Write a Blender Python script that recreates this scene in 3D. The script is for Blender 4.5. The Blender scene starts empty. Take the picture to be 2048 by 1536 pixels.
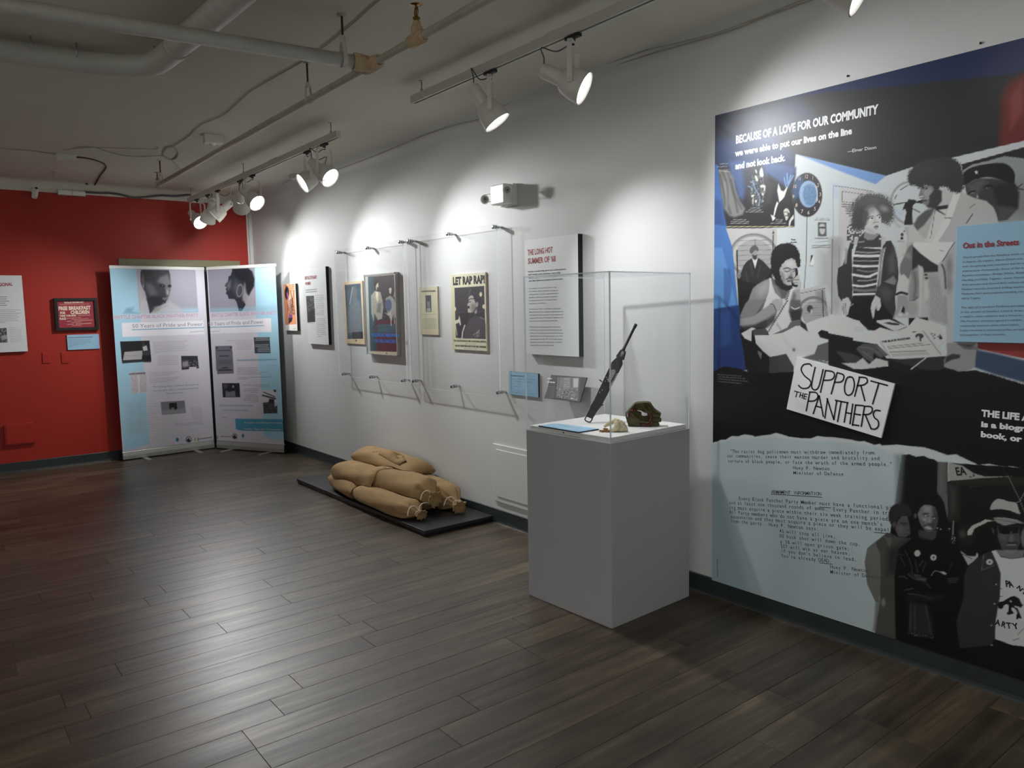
import bpy, math, random
import numpy as np
from mathutils import Vector, Matrix

# ------------------------------------------------------------------ frame of the room
# x = 0 is the right-hand wall, the room lies at x < 0; y runs along that wall towards
# the red far wall (y = FAR); z is up, the floor is z = 0.  Metres.
FAR = 8.92
CEIL = 2.86
LEFT = -6.6
NEAR = -2.6
random.seed(7)
scene = bpy.context.scene
col = scene.collection

# ------------------------------------------------------------------ camera
CAM = np.array([-3.21487, 0.0, 1.53])
FPX = 1529.33
YAW, PITCH, ROLL = 0.6652753, 0.0998608, -0.0193396
_fw = np.array([math.sin(YAW)*math.cos(PITCH), math.cos(YAW)*math.cos(PITCH), -math.sin(PITCH)])
_rt = np.array([math.cos(YAW), -math.sin(YAW), 0.0])
_up = np.cross(_rt, _fw)
_c, _s = math.cos(ROLL), math.sin(ROLL)
CR, CU = _c*_rt + _s*_up, -_s*_rt + _c*_up
cam_data = bpy.data.cameras.new('camera')
cam_data.sensor_width = 36.0
cam_data.lens = FPX/2048*36.0
cam_data.clip_start = 0.05
cam = bpy.data.objects.new('camera', cam_data)
col.objects.link(cam)
cam.matrix_world = Matrix(((CR[0], CU[0], -_fw[0], CAM[0]), (CR[1], CU[1], -_fw[1], CAM[1]),
                           (CR[2], CU[2], -_fw[2], CAM[2]), (0, 0, 0, 1)))
scene.camera = cam

# ------------------------------------------------------------------ world, exposure
world = bpy.data.worlds.new('world')
scene.world = world
world.use_nodes = True
world.node_tree.nodes['Background'].inputs[0].default_value = (0.6, 0.62, 0.66, 1)
world.node_tree.nodes['Background'].inputs[1].default_value = 0.02
scene.view_settings.view_transform = 'Standard'
scene.view_settings.look = 'None'
scene.view_settings.exposure = 0.2
scene.view_settings.gamma = 1.0
scene.view_settings.use_curve_mapping = False
try:
    scene.cycles.transparent_max_bounces = 24
    scene.cycles.max_bounces = 8
    scene.cycles.use_denoising = True
    scene.cycles.sample_clamp_indirect = 6.0
except Exception:
    pass

# survey helpers: where the sight line through a point of the 2048 x 1536 photograph
# meets a real plane of the room
def sight(px, py):
    return _fw + CR*((px-1024)/FPX) - CU*((py-768)/FPX)
def atx(px, py, X=0.0):
    v = sight(px, py); return CAM + v*((X-CAM[0])/v[0])
def aty(px, py, Y=FAR):
    v = sight(px, py); return CAM + v*((Y-CAM[1])/v[1])
def atz(px, py, Z=0.0):
    v = sight(px, py); return CAM + v*((Z-CAM[2])/v[2])
def project(P):
    q = np.asarray(P, float) - CAM
    a, b, c = q@CR, q@CU, q@_fw
    return 1024 + FPX*a/c, 768 - FPX*b/c

# ------------------------------------------------------------------ light strengths
SPOT_W = 105.0
# (name-free table) y on the track, aim, strength factor, cone degrees
LAMPS = [
    (1.36, (0.34, -0.82, -0.46), 0.66, 78, 'spotlight nearest the camera, cut by the top edge of the picture'),
    (2.65, (0.50, -0.72, -0.45), 0.5, 88, 'large white spotlight on the near track with glowing lens turned to the mural'),
    (3.28, (0.42, -0.38, -0.82), 0.6, 84, 'white spotlight at the far end of the near track pointing steeply down'),
    (5.30, (0.36, -0.76, -0.64), 0.85, 92, 'nearest spotlight on the far track, its round glowing lens facing the room'),
    (5.60, (-0.85, 0.12, -0.50), 0.6, 70, 'spotlight on the far track just behind the nearest one, tilted down and left'),
    (6.78, (0.32, -0.78, -0.62), 1.05, 92, 'spotlight with round glowing lens midway along the far track'),
    (7.10, (0.34, 0.80, -0.48), 0.8, 74, 'spotlight midway along the far track with its dark back to the camera'),
    (7.74, (-0.76, 0.28, -0.66), 1.2, 84, 'spotlight on the far track aimed left at the red wall'),
    (8.06, (-0.10, 0.55, -0.83), 0.3, 70, 'small spotlight pointing down between the last two lit ones of the far track'),
    (8.42, (0.20, -0.82, -0.56), 1.4, 100, 'last spotlight of the far track, shining straight at the camera'),
]
def spot(name, loc, aim, watts, cone, parent=None, colr=(0.985, 0.99, 0.99), radius=0.045, blend=1.0):
    ld = bpy.data.lights.new(name, 'SPOT')
    ld.energy = watts; ld.color = colr; ld.shadow_soft_size = radius
    ld.spot_size = math.radians(cone); ld.spot_blend = blend
    o = bpy.data.objects.new(name, ld); col.objects.link(o)
    o.rotation_euler = Vector(aim).to_track_quat('-Z', 'Y').to_euler()
    o.location = loc
    if parent: o.parent = parent
    return o
def area(name, loc, aim, watts, sx, sy, colr):
    ld = bpy.data.lights.new(name, 'AREA'); ld.shape = 'RECTANGLE'
    ld.energy = watts; ld.color = colr; ld.size = sx; ld.size_y = sy
    o = bpy.data.objects.new(name, ld); col.objects.link(o)
    o.rotation_euler = Vector(aim).to_track_quat('-Z', 'Y').to_euler(); o.location = loc
    return o
# added fill: an unseen area lamp behind the camera lifts the ambient level
area('added_fill_area', (-4.6, -1.4, CEIL-0.12), (0, 0, -1), 60.0, 1.2, 1.2, (1.0, 0.97, 0.93))
# added unseen spots wash the left wall so its bounce brightens the ceiling
for y_ in (-1.0, 1.2, 3.4, 5.6):
    spot('bounce_fill_spot', (LEFT+1.0, y_, 2.5), (-0.85, 0.0, -0.45), 150.0, 90)
spot('near_wall_fill_spot', (-2.0, NEAR+1.0, 2.5), (0.0, -0.85, -0.45), 110.0, 90)  # also added and unseen: bounce fill off the near wall

# ------------------------------------------------------------------ materials
def lin(c):
    if isinstance(c, (int, float)): c = (c, c, c)
    return tuple(((v/255)/12.92 if v/255 <= 0.04045 else ((v/255+0.055)/1.055)**2.4) for v in c)
def mat(name, rgb, rough=0.5, metal=0.0, bump=0.0, bscale=60.0, var=0.0, vscale=6.0, spec=0.5, emit=None, estr=0.0, objvar=0.0):
    m = bpy.data.materials.new(name); m.use_nodes = True
    nt = m.node_tree; b = nt.nodes['Principled BSDF']
    L = lin(rgb)
    b.inputs['Base Color'].default_value = (*L, 1)
    b.inputs['Roughness'].default_value = rough
    b.inputs['Metallic'].default_value = metal
    b.inputs['Specular IOR Level'].default_value = spec
    tc = nt.nodes.new('ShaderNodeTexCoord')
    if bump:
        n = nt.nodes.new('ShaderNodeTexNoise'); n.inputs['Scale'].default_value = bscale; n.inputs['Detail'].default_value = 3
        nt.links.new(tc.outputs['Object'], n.inputs['Vector'])
        bp = nt.nodes.new('ShaderNodeBump'); bp.inputs['Strength'].default_value = bump; bp.inputs['Distance'].default_value = 0.01
        nt.links.new(n.outputs[0], bp.inputs['Height']); nt.links.new(bp.outputs[0], b.inputs['Normal'])
    if var:
        n = nt.nodes.new('ShaderNodeTexNoise'); n.inputs['Scale'].default_value = vscale; n.inputs['Detail'].default_value = 5
        nt.links.new(tc.outputs['Object'], n.inputs['Vector'])
        r = nt.nodes.new('ShaderNodeMapRange'); r.inputs[1].default_value = 0.3; r.inputs[2].default_value = 0.7
        r.inputs[3].default_value = 1-var; r.inputs[4].default_value = 1+var
        nt.links.new(n.outputs[0], r.inputs[0])
        mx = nt.nodes.new('ShaderNodeVectorMath'); mx.operation = 'SCALE'
        mx.inputs[0].default_value = L
        nt.links.new(r.outputs[0], mx.inputs['Scale']); nt.links.new(mx.outputs[0], b.inputs['Base Color'])
    if emit:
        b.inputs['Emission Color'].default_value = (*lin(emit), 1); b.inputs['Emission Strength'].default_value = estr
    return m
M = {}
M['wall'] = mat('wall_paint_white', (203, 205, 204), 0.62, bump=0.04, bscale=90, var=0.015, vscale=2)
M['red'] = mat('wall_paint_red', (160, 32, 17), 0.55, bump=0.06, bscale=110, var=0.03, vscale=3)
M['ceiling'] = mat('ceiling_plaster', (208, 205, 192), 0.8, bump=0.35, bscale=9, var=0.03, vscale=1.5)
M['trim'] = mat('trim_paint_white', (205, 203, 200), 0.5)
M['base'] = mat('baseboard_rubber_dark', (44, 52, 52), 0.42, var=0.1, vscale=12)
M['olive'] = mat('door_frame_olive_paint', (126, 122, 92), 0.45)
M['doorgreen'] = mat('door_slab_dark_green', (30, 42, 40), 0.5)
M['pipe'] = mat('pipe_paint_offwhite', (190, 188, 180), 0.45, var=0.06, vscale=14)
M['pipe2'] = mat('pipe_paint_drab', (172, 168, 154), 0.5, var=0.08, vscale=14)
M['rust'] = mat('fitting_rusty_tape', (192, 166, 130), 0.8, var=0.16, vscale=40, bump=0.5, bscale=90)
M['rod'] = mat('hanger_rod_brown', (74, 38, 26), 0.6)
M['brass'] = mat('brass', (150, 112, 52), 0.3, metal=1.0)
M['steel'] = mat('zinc_steel', (170, 176, 180), 0.3, metal=1.0)
M['chrome'] = mat('satin_chrome', (205, 207, 210), 0.22, metal=1.0)
M['track'] = mat('track_paint_white', (208, 206, 198), 0.4)
M['slot'] = mat('track_slot_dark', (40, 40, 42), 0.5)
M['lamp'] = mat('spotlight_paint_white', (214, 212, 205), 0.38)
M['cable'] = mat('cable_grey', (88, 88, 90), 0.5)
M['cablew'] = mat('cable_white', (168, 164, 150), 0.55)
M['cabled'] = mat('cable_dark', (52, 46, 44), 0.55)
M['lens'] = mat('lamp_lens_lit', (255, 255, 255), 0.4, emit=(255, 252, 246), estr=22.0)
M['lensring'] = mat('lamp_reflector_lit', (250, 250, 250), 0.3, emit=(250, 250, 248), estr=3.0)
M['plastic'] = mat('plastic_ivory', (204, 202, 192), 0.4)
M['plasticw'] = mat('plastic_white', (226, 226, 222), 0.35)
M['black'] = mat('matte_black', (16, 16, 17), 0.5)
M['blackplat'] = mat('platform_black_laminate', (38, 38, 41), 0.42, var=0.06)
M['blackedge'] = mat('platform_black_edge', (20, 20, 22), 0.4)
M['ped'] = mat('pedestal_paint_grey_white', (176, 176, 179), 0.55, bump=0.05, bscale=200)
M['deck'] = mat('plinth_deck_white', (226, 226, 224), 0.5)
M['foam'] = mat('board_foam_white', (214, 218, 218), 0.55)
M['darkedge'] = mat('board_edge_dark', (14, 20, 24), 0.5)
M['lblue'] = mat('card_light_blue', (150, 190, 216), 0.5)
M['ink'] = mat('ink_black', (22, 22, 24), 0.6)
M['inkgrey'] = mat('ink_grey', (78, 80, 84), 0.6)
M['inksoft'] = mat('ink_soft_grey', (128, 130, 138), 0.6)
M['inkred'] = mat('ink_red', (150, 32, 44), 0.6)
M['inkwhite'] = mat('ink_white', (236, 238, 240), 0.55)
M['inktype'] = mat('ink_typewriter', (74, 82, 88), 0.6)
M['inkpink'] = mat('ink_faded_pink', (188, 168, 186), 0.6)
M['inkteal'] = mat('ink_teal', (74, 128, 150), 0.6)
M['inkblue'] = mat('ink_bright_blue', (34, 104, 190), 0.5)
M['inkcream'] = mat('ink_cream', (226, 208, 190), 0.6)
M['gun'] = mat('gunmetal', (34, 35, 38), 0.38, metal=0.25, var=0.2, vscale=60)
M['gun2'] = mat('gunmetal_worn_highlit', (150, 150, 152), 0.4, metal=0.3, var=0.3, vscale=80)  # worn metal, lightened so the gun's highlights sit in the colour
M['canvas'] = mat('canvas_olive', (84, 80, 44), 0.85, var=0.2, vscale=40, bump=0.4, bscale=300)
M['maroon'] = mat('canvas_maroon', (104, 34, 46), 0.8, var=0.25, vscale=70, bump=0.3, bscale=300)
M['cloth'] = mat('cloth_cream', (214, 204, 172), 0.9, var=0.08, vscale=60, bump=0.4, bscale=260)
M['burlap'] = mat('burlap_tan', (164, 134, 92), 0.92, var=0.12, vscale=9, bump=0.0)
M['rope'] = mat('rope_white', (224, 216, 198), 0.8)
M['alu'] = mat('banner_aluminium', (186, 188, 184), 0.36, metal=0.6)
M['mesh'] = mat('lamp_reflector_grey', (190, 190, 190), 0.3)

def burlap_weave(m):
    nt = m.node_tree; b = nt.nodes['Principled BSDF']
    tc = nt.nodes.new('ShaderNodeTexCoord')
    w1 = nt.nodes.new('ShaderNodeTexWave'); w1.inputs['Scale'].default_value = 130; w1.bands_direction = 'X'
    w2 = nt.nodes.new('ShaderNodeTexWave'); w2.inputs['Scale'].default_value = 130; w2.bands_direction = 'Y'
    nt.links.new(tc.outputs['Object'], w1.inputs[0]); nt.links.new(tc.outputs['Object'], w2.inputs[0])
    a = nt.nodes.new('ShaderNodeMath'); a.operation = 'ADD'
    nt.links.new(w1.outputs['Fac'], a.inputs[0]); nt.links.new(w2.outputs['Fac'], a.inputs[1])
    bp = nt.nodes.new('ShaderNodeBump'); bp.inputs['Strength'].default_value = 0.35; bp.inputs['Distance'].default_value = 0.003
    nt.links.new(a.outputs[0], bp.inputs['Height']); nt.links.new(bp.outputs[0], b.inputs['Normal'])
burlap_weave(M['burlap'])

def acrylic(name, tint, edge=False):
    m = bpy.data.materials.new(name); m.use_nodes = True
    nt = m.node_tree; nt.nodes.clear()
    out = nt.nodes.new('ShaderNodeOutputMaterial')
    tr = nt.nodes.new('ShaderNodeBsdfTransparent'); tr.inputs[0].default_value = (*tint, 1)
    gl = nt.nodes.new('ShaderNodeBsdfGlossy'); gl.inputs['Roughness'].default_value = 0.01
    mx = nt.nodes.new('ShaderNodeMixShader')
    if edge:
        tl = nt.nodes.new('ShaderNodeBsdfTranslucent'); tl.inputs[0].default_value = (0.85, 0.88, 0.92, 1)
        df = nt.nodes.new('ShaderNodeBsdfDiffuse'); df.inputs[0].default_value = (0.8, 0.83, 0.9, 1)
        ad = nt.nodes.new('ShaderNodeMixShader'); ad.inputs[0].default_value = 0.6
        nt.links.new(tl.outputs[0], ad.inputs[1]); nt.links.new(df.outputs[0], ad.inputs[2])
        mx.inputs[0].default_value = 0.72
        nt.links.new(tr.outputs[0], mx.inputs[1]); nt.links.new(ad.outputs[0], mx.inputs[2])
    else:
        lw = nt.nodes.new('ShaderNodeLayerWeight'); lw.inputs[0].default_value = 0.5
        pw = nt.nodes.new('ShaderNodeMath'); pw.operation = 'POWER'; pw.inputs[1].default_value = 5.0
        nt.links.new(lw.outputs['Facing'], pw.inputs[0])
        ml = nt.nodes.new('ShaderNodeMath'); ml.operation = 'MULTIPLY_ADD'; ml.inputs[1].default_value = 0.5; ml.inputs[2].default_value = 0.014
        nt.links.new(pw.outputs[0], ml.inputs[0]); nt.links.new(ml.outputs[0], mx.inputs[0])
        nt.links.new(tr.outputs[0], mx.inputs[1]); nt.links.new(gl.outputs[0], mx.inputs[2])
    nt.links.new(mx.outputs[0], out.inputs[0])
    return m
M['acryl'] = acrylic('clear_acrylic', (0.990, 0.993, 0.995))
M['acryledge'] = acrylic('clear_acrylic_edge', (0.8, 0.83, 0.86), True)

def print_mat(name, rough=0.5, spec=0.5):
    m = bpy.data.materials.new(name); m.use_nodes = True
    nt = m.node_tree; b = nt.nodes['Principled BSDF']
    a = nt.nodes.new('ShaderNodeAttribute'); a.attribute_name = 'print'
    nt.links.new(a.outputs['Color'], b.inputs['Base Color'])
    b.inputs['Roughness'].default_value = rough; b.inputs['Specular IOR Level'].default_value = spec
    return m
M['print'] = print_mat('printed_vinyl', 0.6, 0.35)
M['printsatin'] = print_mat('printed_mural_satin', 0.42, 0.42)

def plank_mat():
    m = bpy.data.materials.new('plank_oak_grey'); m.use_nodes = True
    nt = m.node_tree; b = nt.nodes['Principled BSDF']; N = nt.nodes.new; K = nt.links.new
    geo = N('ShaderNodeNewGeometry'); oi = N('ShaderNodeObjectInfo')
    add = N('ShaderNodeVectorMath'); add.operation = 'MULTIPLY_ADD'
    cmb = N('ShaderNodeCombineXYZ'); K(oi.outputs['Random'], cmb.inputs[0]); K(oi.outputs['Random'], cmb.inputs[1])
    K(cmb.outputs[0], add.inputs[0]); add.inputs[1].default_value = (37.0, 53.0, 0); K(geo.outputs['Position'], add.inputs[2])
    mp = N('ShaderNodeMapping'); mp.inputs['Scale'].default_value = (1.3, 22.0, 1.0); K(add.outputs[0], mp.inputs[0])
    n1 = N('ShaderNodeTexNoise'); n1.inputs['Scale'].default_value = 1.0; n1.inputs['Detail'].default_value = 6; n1.inputs['Roughness'].default_value = 0.6
    K(mp.outputs[0], n1.inputs['Vector'])
    mp2 = N('ShaderNodeMapping'); mp2.inputs['Scale'].default_value = (1.1, 3.2, 1.0); K(add.outputs[0], mp2.inputs[0])
    n2 = N('ShaderNodeTexNoise'); n2.inputs['Scale'].default_value = 1.6; n2.inputs['Detail'].default_value = 3
    K(mp2.outputs[0], n2.inputs['Vector'])
    mp3 = N('ShaderNodeMapping'); mp3.inputs['Scale'].default_value = (14.0, 160.0, 1.0); K(add.outputs[0], mp3.inputs[0])
    n3 = N('ShaderNodeTexNoise'); n3.inputs['Scale'].default_value = 1.0; n3.inputs['Detail'].default_value = 2
    K(mp3.outputs[0], n3.inputs['Vector'])
    s1 = N('ShaderNodeMath'); s1.operation = 'ADD'; K(n1.outputs[0], s1.inputs[0]); K(n2.outputs[0], s1.inputs[1])
    s2 = N('ShaderNodeMath'); s2.operation = 'MULTIPLY_ADD'; K(n3.outputs[0], s2.inputs[0]); s2.inputs[1].default_value = 0.35; K(s1.outputs[0], s2.inputs[2])
    s3 = N('ShaderNodeMath'); s3.operation = 'MULTIPLY_ADD'; K(oi.outputs['Random'], s3.inputs[0]); s3.inputs[1].default_value = 0.16; K(s2.outputs[0], s3.inputs[2])
    cr = N('ShaderNodeValToRGB'); K(s3.outputs[0], cr.inputs[0])
    e = cr.color_ramp.elements
    cr.color_ramp.interpolation = 'LINEAR'
    mr = N('ShaderNodeMapRange'); mr.inputs[1].default_value = 0.85; mr.inputs[2].default_value = 1.65; K(s3.outputs[0], mr.inputs[0]); K(mr.outputs[0], cr.inputs[0])
    e[0].position = 0.0; e[0].color = (*lin((40, 32, 25)), 1)
    e[1].position = 1.0; e[1].color = (*lin((116, 103, 80)), 1)
    x = cr.color_ramp.elements.new(0.35); x.color = (*lin((64, 54, 42)), 1)
    x = cr.color_ramp.elements.new(0.65); x.color = (*lin((84, 74, 60)), 1)
    K(cr.outputs[0], b.inputs['Base Color'])
    rr = N('ShaderNodeMapRange'); K(n1.outputs[0], rr.inputs[0]); rr.inputs[1].default_value = 0.3; rr.inputs[2].default_value = 0.7
    rr.inputs[3].default_value = 0.42; rr.inputs[4].default_value = 0.34; K(rr.outputs[0], b.inputs['Roughness'])
    bp = N('ShaderNodeBump'); bp.inputs['Strength'].default_value = 0.12; bp.inputs['Distance'].default_value = 0.002
    K(n3.outputs[0], bp.inputs['Height']); K(bp.outputs[0], b.inputs['Normal'])
    b.inputs['Specular IOR Level'].default_value = 0.55
    return m
M['plank'] = plank_mat()
M['joint'] = mat('floor_joint_dark', (46, 38, 32), 0.7)

# ------------------------------------------------------------------ object helpers
def setp(o, label=None, cat=None, group=None, kind=None):
    if label: o['label'] = label
    if cat: o['category'] = cat
    if group: o['group'] = group
    if kind: o['kind'] = kind
    return o
def thing(name, loc, label, cat, group=None, rz=0.0):
    o = bpy.data.objects.new(name, None); col.objects.link(o)
    o.location = loc; o.rotation_euler = (0, 0, rz); o.empty_display_size = 0.1
    return setp(o, label, cat, group)
class G:
    """collects geometry, then links it as ONE mesh object"""
    def __init__(s): s.v = []; s.f = []; s.sm = []; s.mi = []; s.cur = 0
    def add(s, vs, fs, smooth=False, mi=None):
        k = len(s.v); s.v.extend([tuple(map(float, p)) for p in vs])
        for f in fs:
            s.f.append(tuple(i+k for i in f)); s.sm.append(smooth); s.mi.append(s.cur if mi is None else mi)
        return s
    def frame(s, o, u, v, w):
        """box from corner o spanned by the vectors u, v, w (u x v along w)"""
        o, u, v, w = map(np.asarray, (o, u, v, w))
        P = [o, o+u, o+u+v, o+v, o+w, o+u+w, o+u+v+w, o+v+w]
        return s.add(P, [(0, 3, 2, 1), (4, 5, 6, 7), (0, 1, 5, 4), (1, 2, 6, 5), (2, 3, 7, 6), (3, 0, 4, 7)])
    def box(s, x0, x1, y0, y1, z0, z1):
        return s.frame((x0, y0, z0), (x1-x0, 0, 0), (0, y1-y0, 0), (0, 0, z1-z0))
    def tube(s, pts, r, n=10, caps=True, smooth=True):
        pts = [np.asarray(p, float) for p in pts]; m = len(pts)
        rs = list(r) if hasattr(r, '__len__') else [r]*m
        t0 = pts[1]-pts[0]; t0 = t0/np.linalg.norm(t0)
        a = np.array([0, 0, 1.0]) if abs(t0[2]) < 0.9 else np.array([1.0, 0, 0])
        nrm = np.cross(t0, a); nrm /= np.linalg.norm(nrm)
        V = []
        for i in range(m):
            t = pts[min(i+1, m-1)]-pts[max(i-1, 0)]; t = t/(np.linalg.norm(t)+1e-12)
            nrm = nrm - t*(nrm@t); nrm /= (np.linalg.norm(nrm)+1e-12); b = np.cross(t, nrm)
            for k in range(n):
                a = 2*math.pi*k/n
                V.append(pts[i] + rs[i]*(math.cos(a)*nrm+math.sin(a)*b))
        F = [(i*n+k, i*n+(k+1) % n, (i+1)*n+(k+1) % n, (i+1)*n+k) for i in range(m-1) for k in range(n)]
        s.add(V, F, smooth)
        if caps:
            s.f.append(tuple(len(s.v)-m*n+k for k in reversed(range(n)))); s.sm.append(False); s.mi.append(s.cur)
            s.f.append(tuple(len(s.v)-n+k for k in range(n))); s.sm.append(False); s.mi.append(s.cur)
        return s
    def lathe(s, o, axis, prof, n=24, smooth=True, cap0=False, cap1=False):
        """prof: (distance along axis, radius)"""
        o = np.asarray(o, float); t = np.asarray(axis, float); t = t/np.linalg.norm(t)
        a = np.array([0, 0, 1.0]) if abs(t[2]) < 0.9 else np.array([1.0, 0, 0])
        u = np.cross(t, a); u /= np.linalg.norm(u); w = np.cross(t, u)
        V = [o+t*d+r*(math.cos(2*math.pi*k/n)*u+math.sin(2*math.pi*k/n)*w) for d, r in prof for k in range(n)]
        F = [(i*n+k, i*n+(k+1) % n, (i+1)*n+(k+1) % n, (i+1)*n+k) for i in range(len(prof)-1) for k in range(n)]
        if cap0: F.append(tuple(reversed(range(n))))
        if cap1: F.append(tuple((len(prof)-1)*n+k for k in range(n)))
        return s.add(V, F, smooth)
    def prism(s, o, u, v, poly, d):
        """flat polygon (list of 2-D points in the u, v frame at o) given thickness d along u x v"""
        o, u, v = map(lambda q: np.asarray(q, float), (o, u, v)); w = np.cross(u, v); w = w/np.linalg.norm(w)
        n = len(poly)
        V = [o+u*a+v*b for a, b in poly]+[o+u*a+v*b+w*d for a, b in poly]
        F = [tuple(reversed(range(n))), tuple(range(n, 2*n))]+[(k, (k+1) % n, n+(k+1) % n, n+k) for k in range(n)]
        return s.add(V, F)
    def build(s, name, mats, parent=None, origin=None, bevel=0.0, **kw):
        me = bpy.data.meshes.new(name)
        me.from_pydata(s.v, [], s.f)
        me.polygons.foreach_set('use_smooth', s.sm)
        if not isinstance(mats, (list, tuple)): mats = [mats]
        for m in mats: me.materials.append(m)
        if len(mats) > 1: me.polygons.foreach_set('material_index', s.mi)
        if origin is not None: me.transform(Matrix.Translation(-Vector(origin)))
        me.update()
        o = bpy.data.objects.new(name, me); col.objects.link(o)
        if parent is not None:
            o.parent = parent
            if origin is not None:
                o.location = origin; o.matrix_parent_inverse = inv_of(parent)
            else: o.matrix_parent_inverse = inv_of(parent)
        elif origin is not None: o.location = origin
        if bevel:
            b = o.modifiers.new('bevel', 'BEVEL'); b.width = bevel; b.segments = 2; b.limit_method = 'ANGLE'; b.angle_limit = 0.7
        return setp(o, **kw)
def world_of(o):
    m = Matrix.LocRotScale(o.location, o.rotation_euler, o.scale)
    return (world_of(o.parent) @ o.matrix_parent_inverse @ m) if o.parent else m
def inv_of(p):
    return world_of(p).inverted()
def smooth_curve(P, n=8, closed=False):
    P = [np.asarray(p, float) for p in P]; out = []; m = len(P)
    rng = range(m) if closed else range(m-1)
    for i in rng:
        if closed: a, b, c, d = P[(i-1) % m], P[i], P[(i+1) % m], P[(i+2) % m]
        else: a, b, c, d = P[max(i-1, 0)], P[i], P[i+1], P[min(i+2, m-1)]
        for k in range(n):
            t = k/n
            out.append(0.5*((2*b)+(c-a)*t+(2*a-5*b+4*c-d)*t*t+(3*b-a-3*c+d)*t**3))
    if not closed: out.append(P[-1])
    return out

# ------------------------------------------------------------------ the room shell
G().box(LEFT, 0.12, NEAR, FAR+0.12, -0.06, -0.004).build('floor', M['joint'], kind='structure')
floor = bpy.data.objects['floor']
PW, PY0 = 0.152, 1.518
def plank_mesh(x0, x1, y0, y1):
    g = 0.0005; b = 0.0010; t = 0.0
    x0 += g; x1 -= g; y0 += g; y1 -= g
    cx, cy = (x0+x1)/2, (y0+y1)/2
    V = [(x0, y0, -b), (x1, y0, -b), (x1, y1, -b), (x0, y1, -b), (x0+b, y0+b, 0), (x1-b, y0+b, 0), (x1-b, y1-b, 0), (x0+b, y1-b, 0),
         (x0, y0, -0.004), (x1, y0, -0.004), (x1, y1, -0.004), (x0, y1, -0.004)]
    F = [(4, 5, 6, 7), (0, 1, 5, 4), (1, 2, 6, 5), (2, 3, 7, 6), (3, 0, 4, 7), (8, 9, 1, 0), (9, 10, 2, 1), (10, 11, 3, 2), (11, 8, 0, 3)]
    return V, F
def plank_rows():
    rnd = random.Random(11)
    y = PY0 - 30*PW; k = 0
    while y < FAR:
        y1 = min(y+PW, FAR)
        off = rnd.uniform(0.1, 1.15)
        x = 0.0
        first = True
        while x > LEFT:
            x0 = max(x-(off if first else 1.22), LEFT); first = False
            if x-x0 > 0.02: yield (x0, x, y, y1)
            x = x0
        y = y1; k += 1
cands = list(plank_rows())
def screen_size(c):
    x, y = (c[0]+c[1])/2, (c[2]+c[3])/2
    q = np.array([x, y, 0])-CAM
    if q@_fw < 0.4: return 0
    px, py = project((x, y, 0))
    ok = any(-60 < project((xx, yy, 0))[0] < 2108 and -40 < project((xx, yy, 0))[1] < 1576 and (np.array([xx, yy, 0])-CAM)@_fw > 0.3
             for xx in (c[0], x, c[1]) for yy in (c[2], c[3]))
    return 1/(q@q) if ok else 0
cands.sort(key=screen_size, reverse=True)
near_planks, far_planks = [c for c in cands[:290] if screen_size(c) > 0], []
sel = set(near_planks)
far_planks = [c for c in cands if c not in sel]
for c in near_planks:
    V, F = plank_mesh(*c)
    G().add(V, F).build('plank', M['plank'], floor, origin=((c[0]+c[1])/2, (c[2]+c[3])/2, 0))
g = G()
for c in far_planks:
    V, F = plank_mesh(*c); g.add(V, F)
def far_plank_mat():
    # same oak, the tone changes from board to board through a mesh attribute
    m = M['plank'].copy(); m.name = 'plank_oak_grey_far'
    nt = m.node_tree
    oi = [n for n in nt.nodes if n.bl_idname == 'ShaderNodeObjectInfo'][0]
    a = nt.nodes.new('ShaderNodeAttribute'); a.attribute_name = 'tone'
    for l in list(nt.links):
        if l.from_node == oi: nt.links.new(a.outputs['Fac'], l.to_socket)
    return m
o = g.build('far_planks', far_plank_mat(), floor, kind='stuff')
at = o.data.attributes.new('tone', 'FLOAT', 'FACE')
rr = random.Random(3); vals = []
for c in far_planks: vals += [rr.random()]*9
at.data.foreach_set('value', vals)

G().box(LEFT, 0.12, NEAR, FAR+0.12, CEIL, CEIL+0.1).build('ceiling', M['ceiling'], kind='structure')
G().box(0.0, 0.12, NEAR, FAR+0.12, -0.06, CEIL).build('wall_right', M['wall'], kind='structure')
G().box(LEFT-0.12, LEFT, NEAR, FAR+0.12, -0.06, CEIL+0.1).build('wall_left', M['wall'], kind='structure')
G().box(LEFT-0.12, 0.12, NEAR-0.12, NEAR, -0.06, CEIL+0.1).build('wall_near', M['wall'], kind='structure')
# the rounded junction of plaster between the right wall and the ceiling
g = G(); R = 0.10; n = 8
prof = [(0.0, CEIL-R)]+[(-R+R*math.cos(a), CEIL-R+R*math.sin(a)) for a in [math.pi/2*k/n for k in range(1, n)]]+[(-R, CEIL)]
V = [(x, y, z) for y in (NEAR, FAR) for x, z in prof]
m_ = len(prof)
g.add(V, [(k, k+1, m_+k+1, m_+k) for k in range(m_-1)], True)
g.build('trim_1', M['wall'], kind='structure')
# red far wall with door opening
DX0, DX1, DZ = -1.36, -0.24, 2.045
RT = 2.755     # top of the red paint
g = G()
g.box(LEFT, DX0, FAR, FAR+0.12, 0, RT); g.box(DX1, -0.065, FAR, FAR+0.12, 0, RT); g.box(DX0, DX1, FAR, FAR+0.12, DZ, RT)
g.build('wall_far', M['red'], kind='structure')
g = G(); R2 = CEIL-RT
pf = [(FAR, RT)]+[(FAR-R2+R2*math.cos(a), CEIL-R2+R2*math.sin(a)) for a in [math.pi/2*k/8 for k in range(1, 8)]]+[(FAR-R2, CEIL)]
g.add([(x, y, z) for x in (LEFT, 0.0) for y, z in pf], [(len(pf)+k, len(pf)+k+1, k+1, k) for k in range(len(pf)-1)], True)
g.build('trim_2', M['ceiling'], kind='structure')
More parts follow.
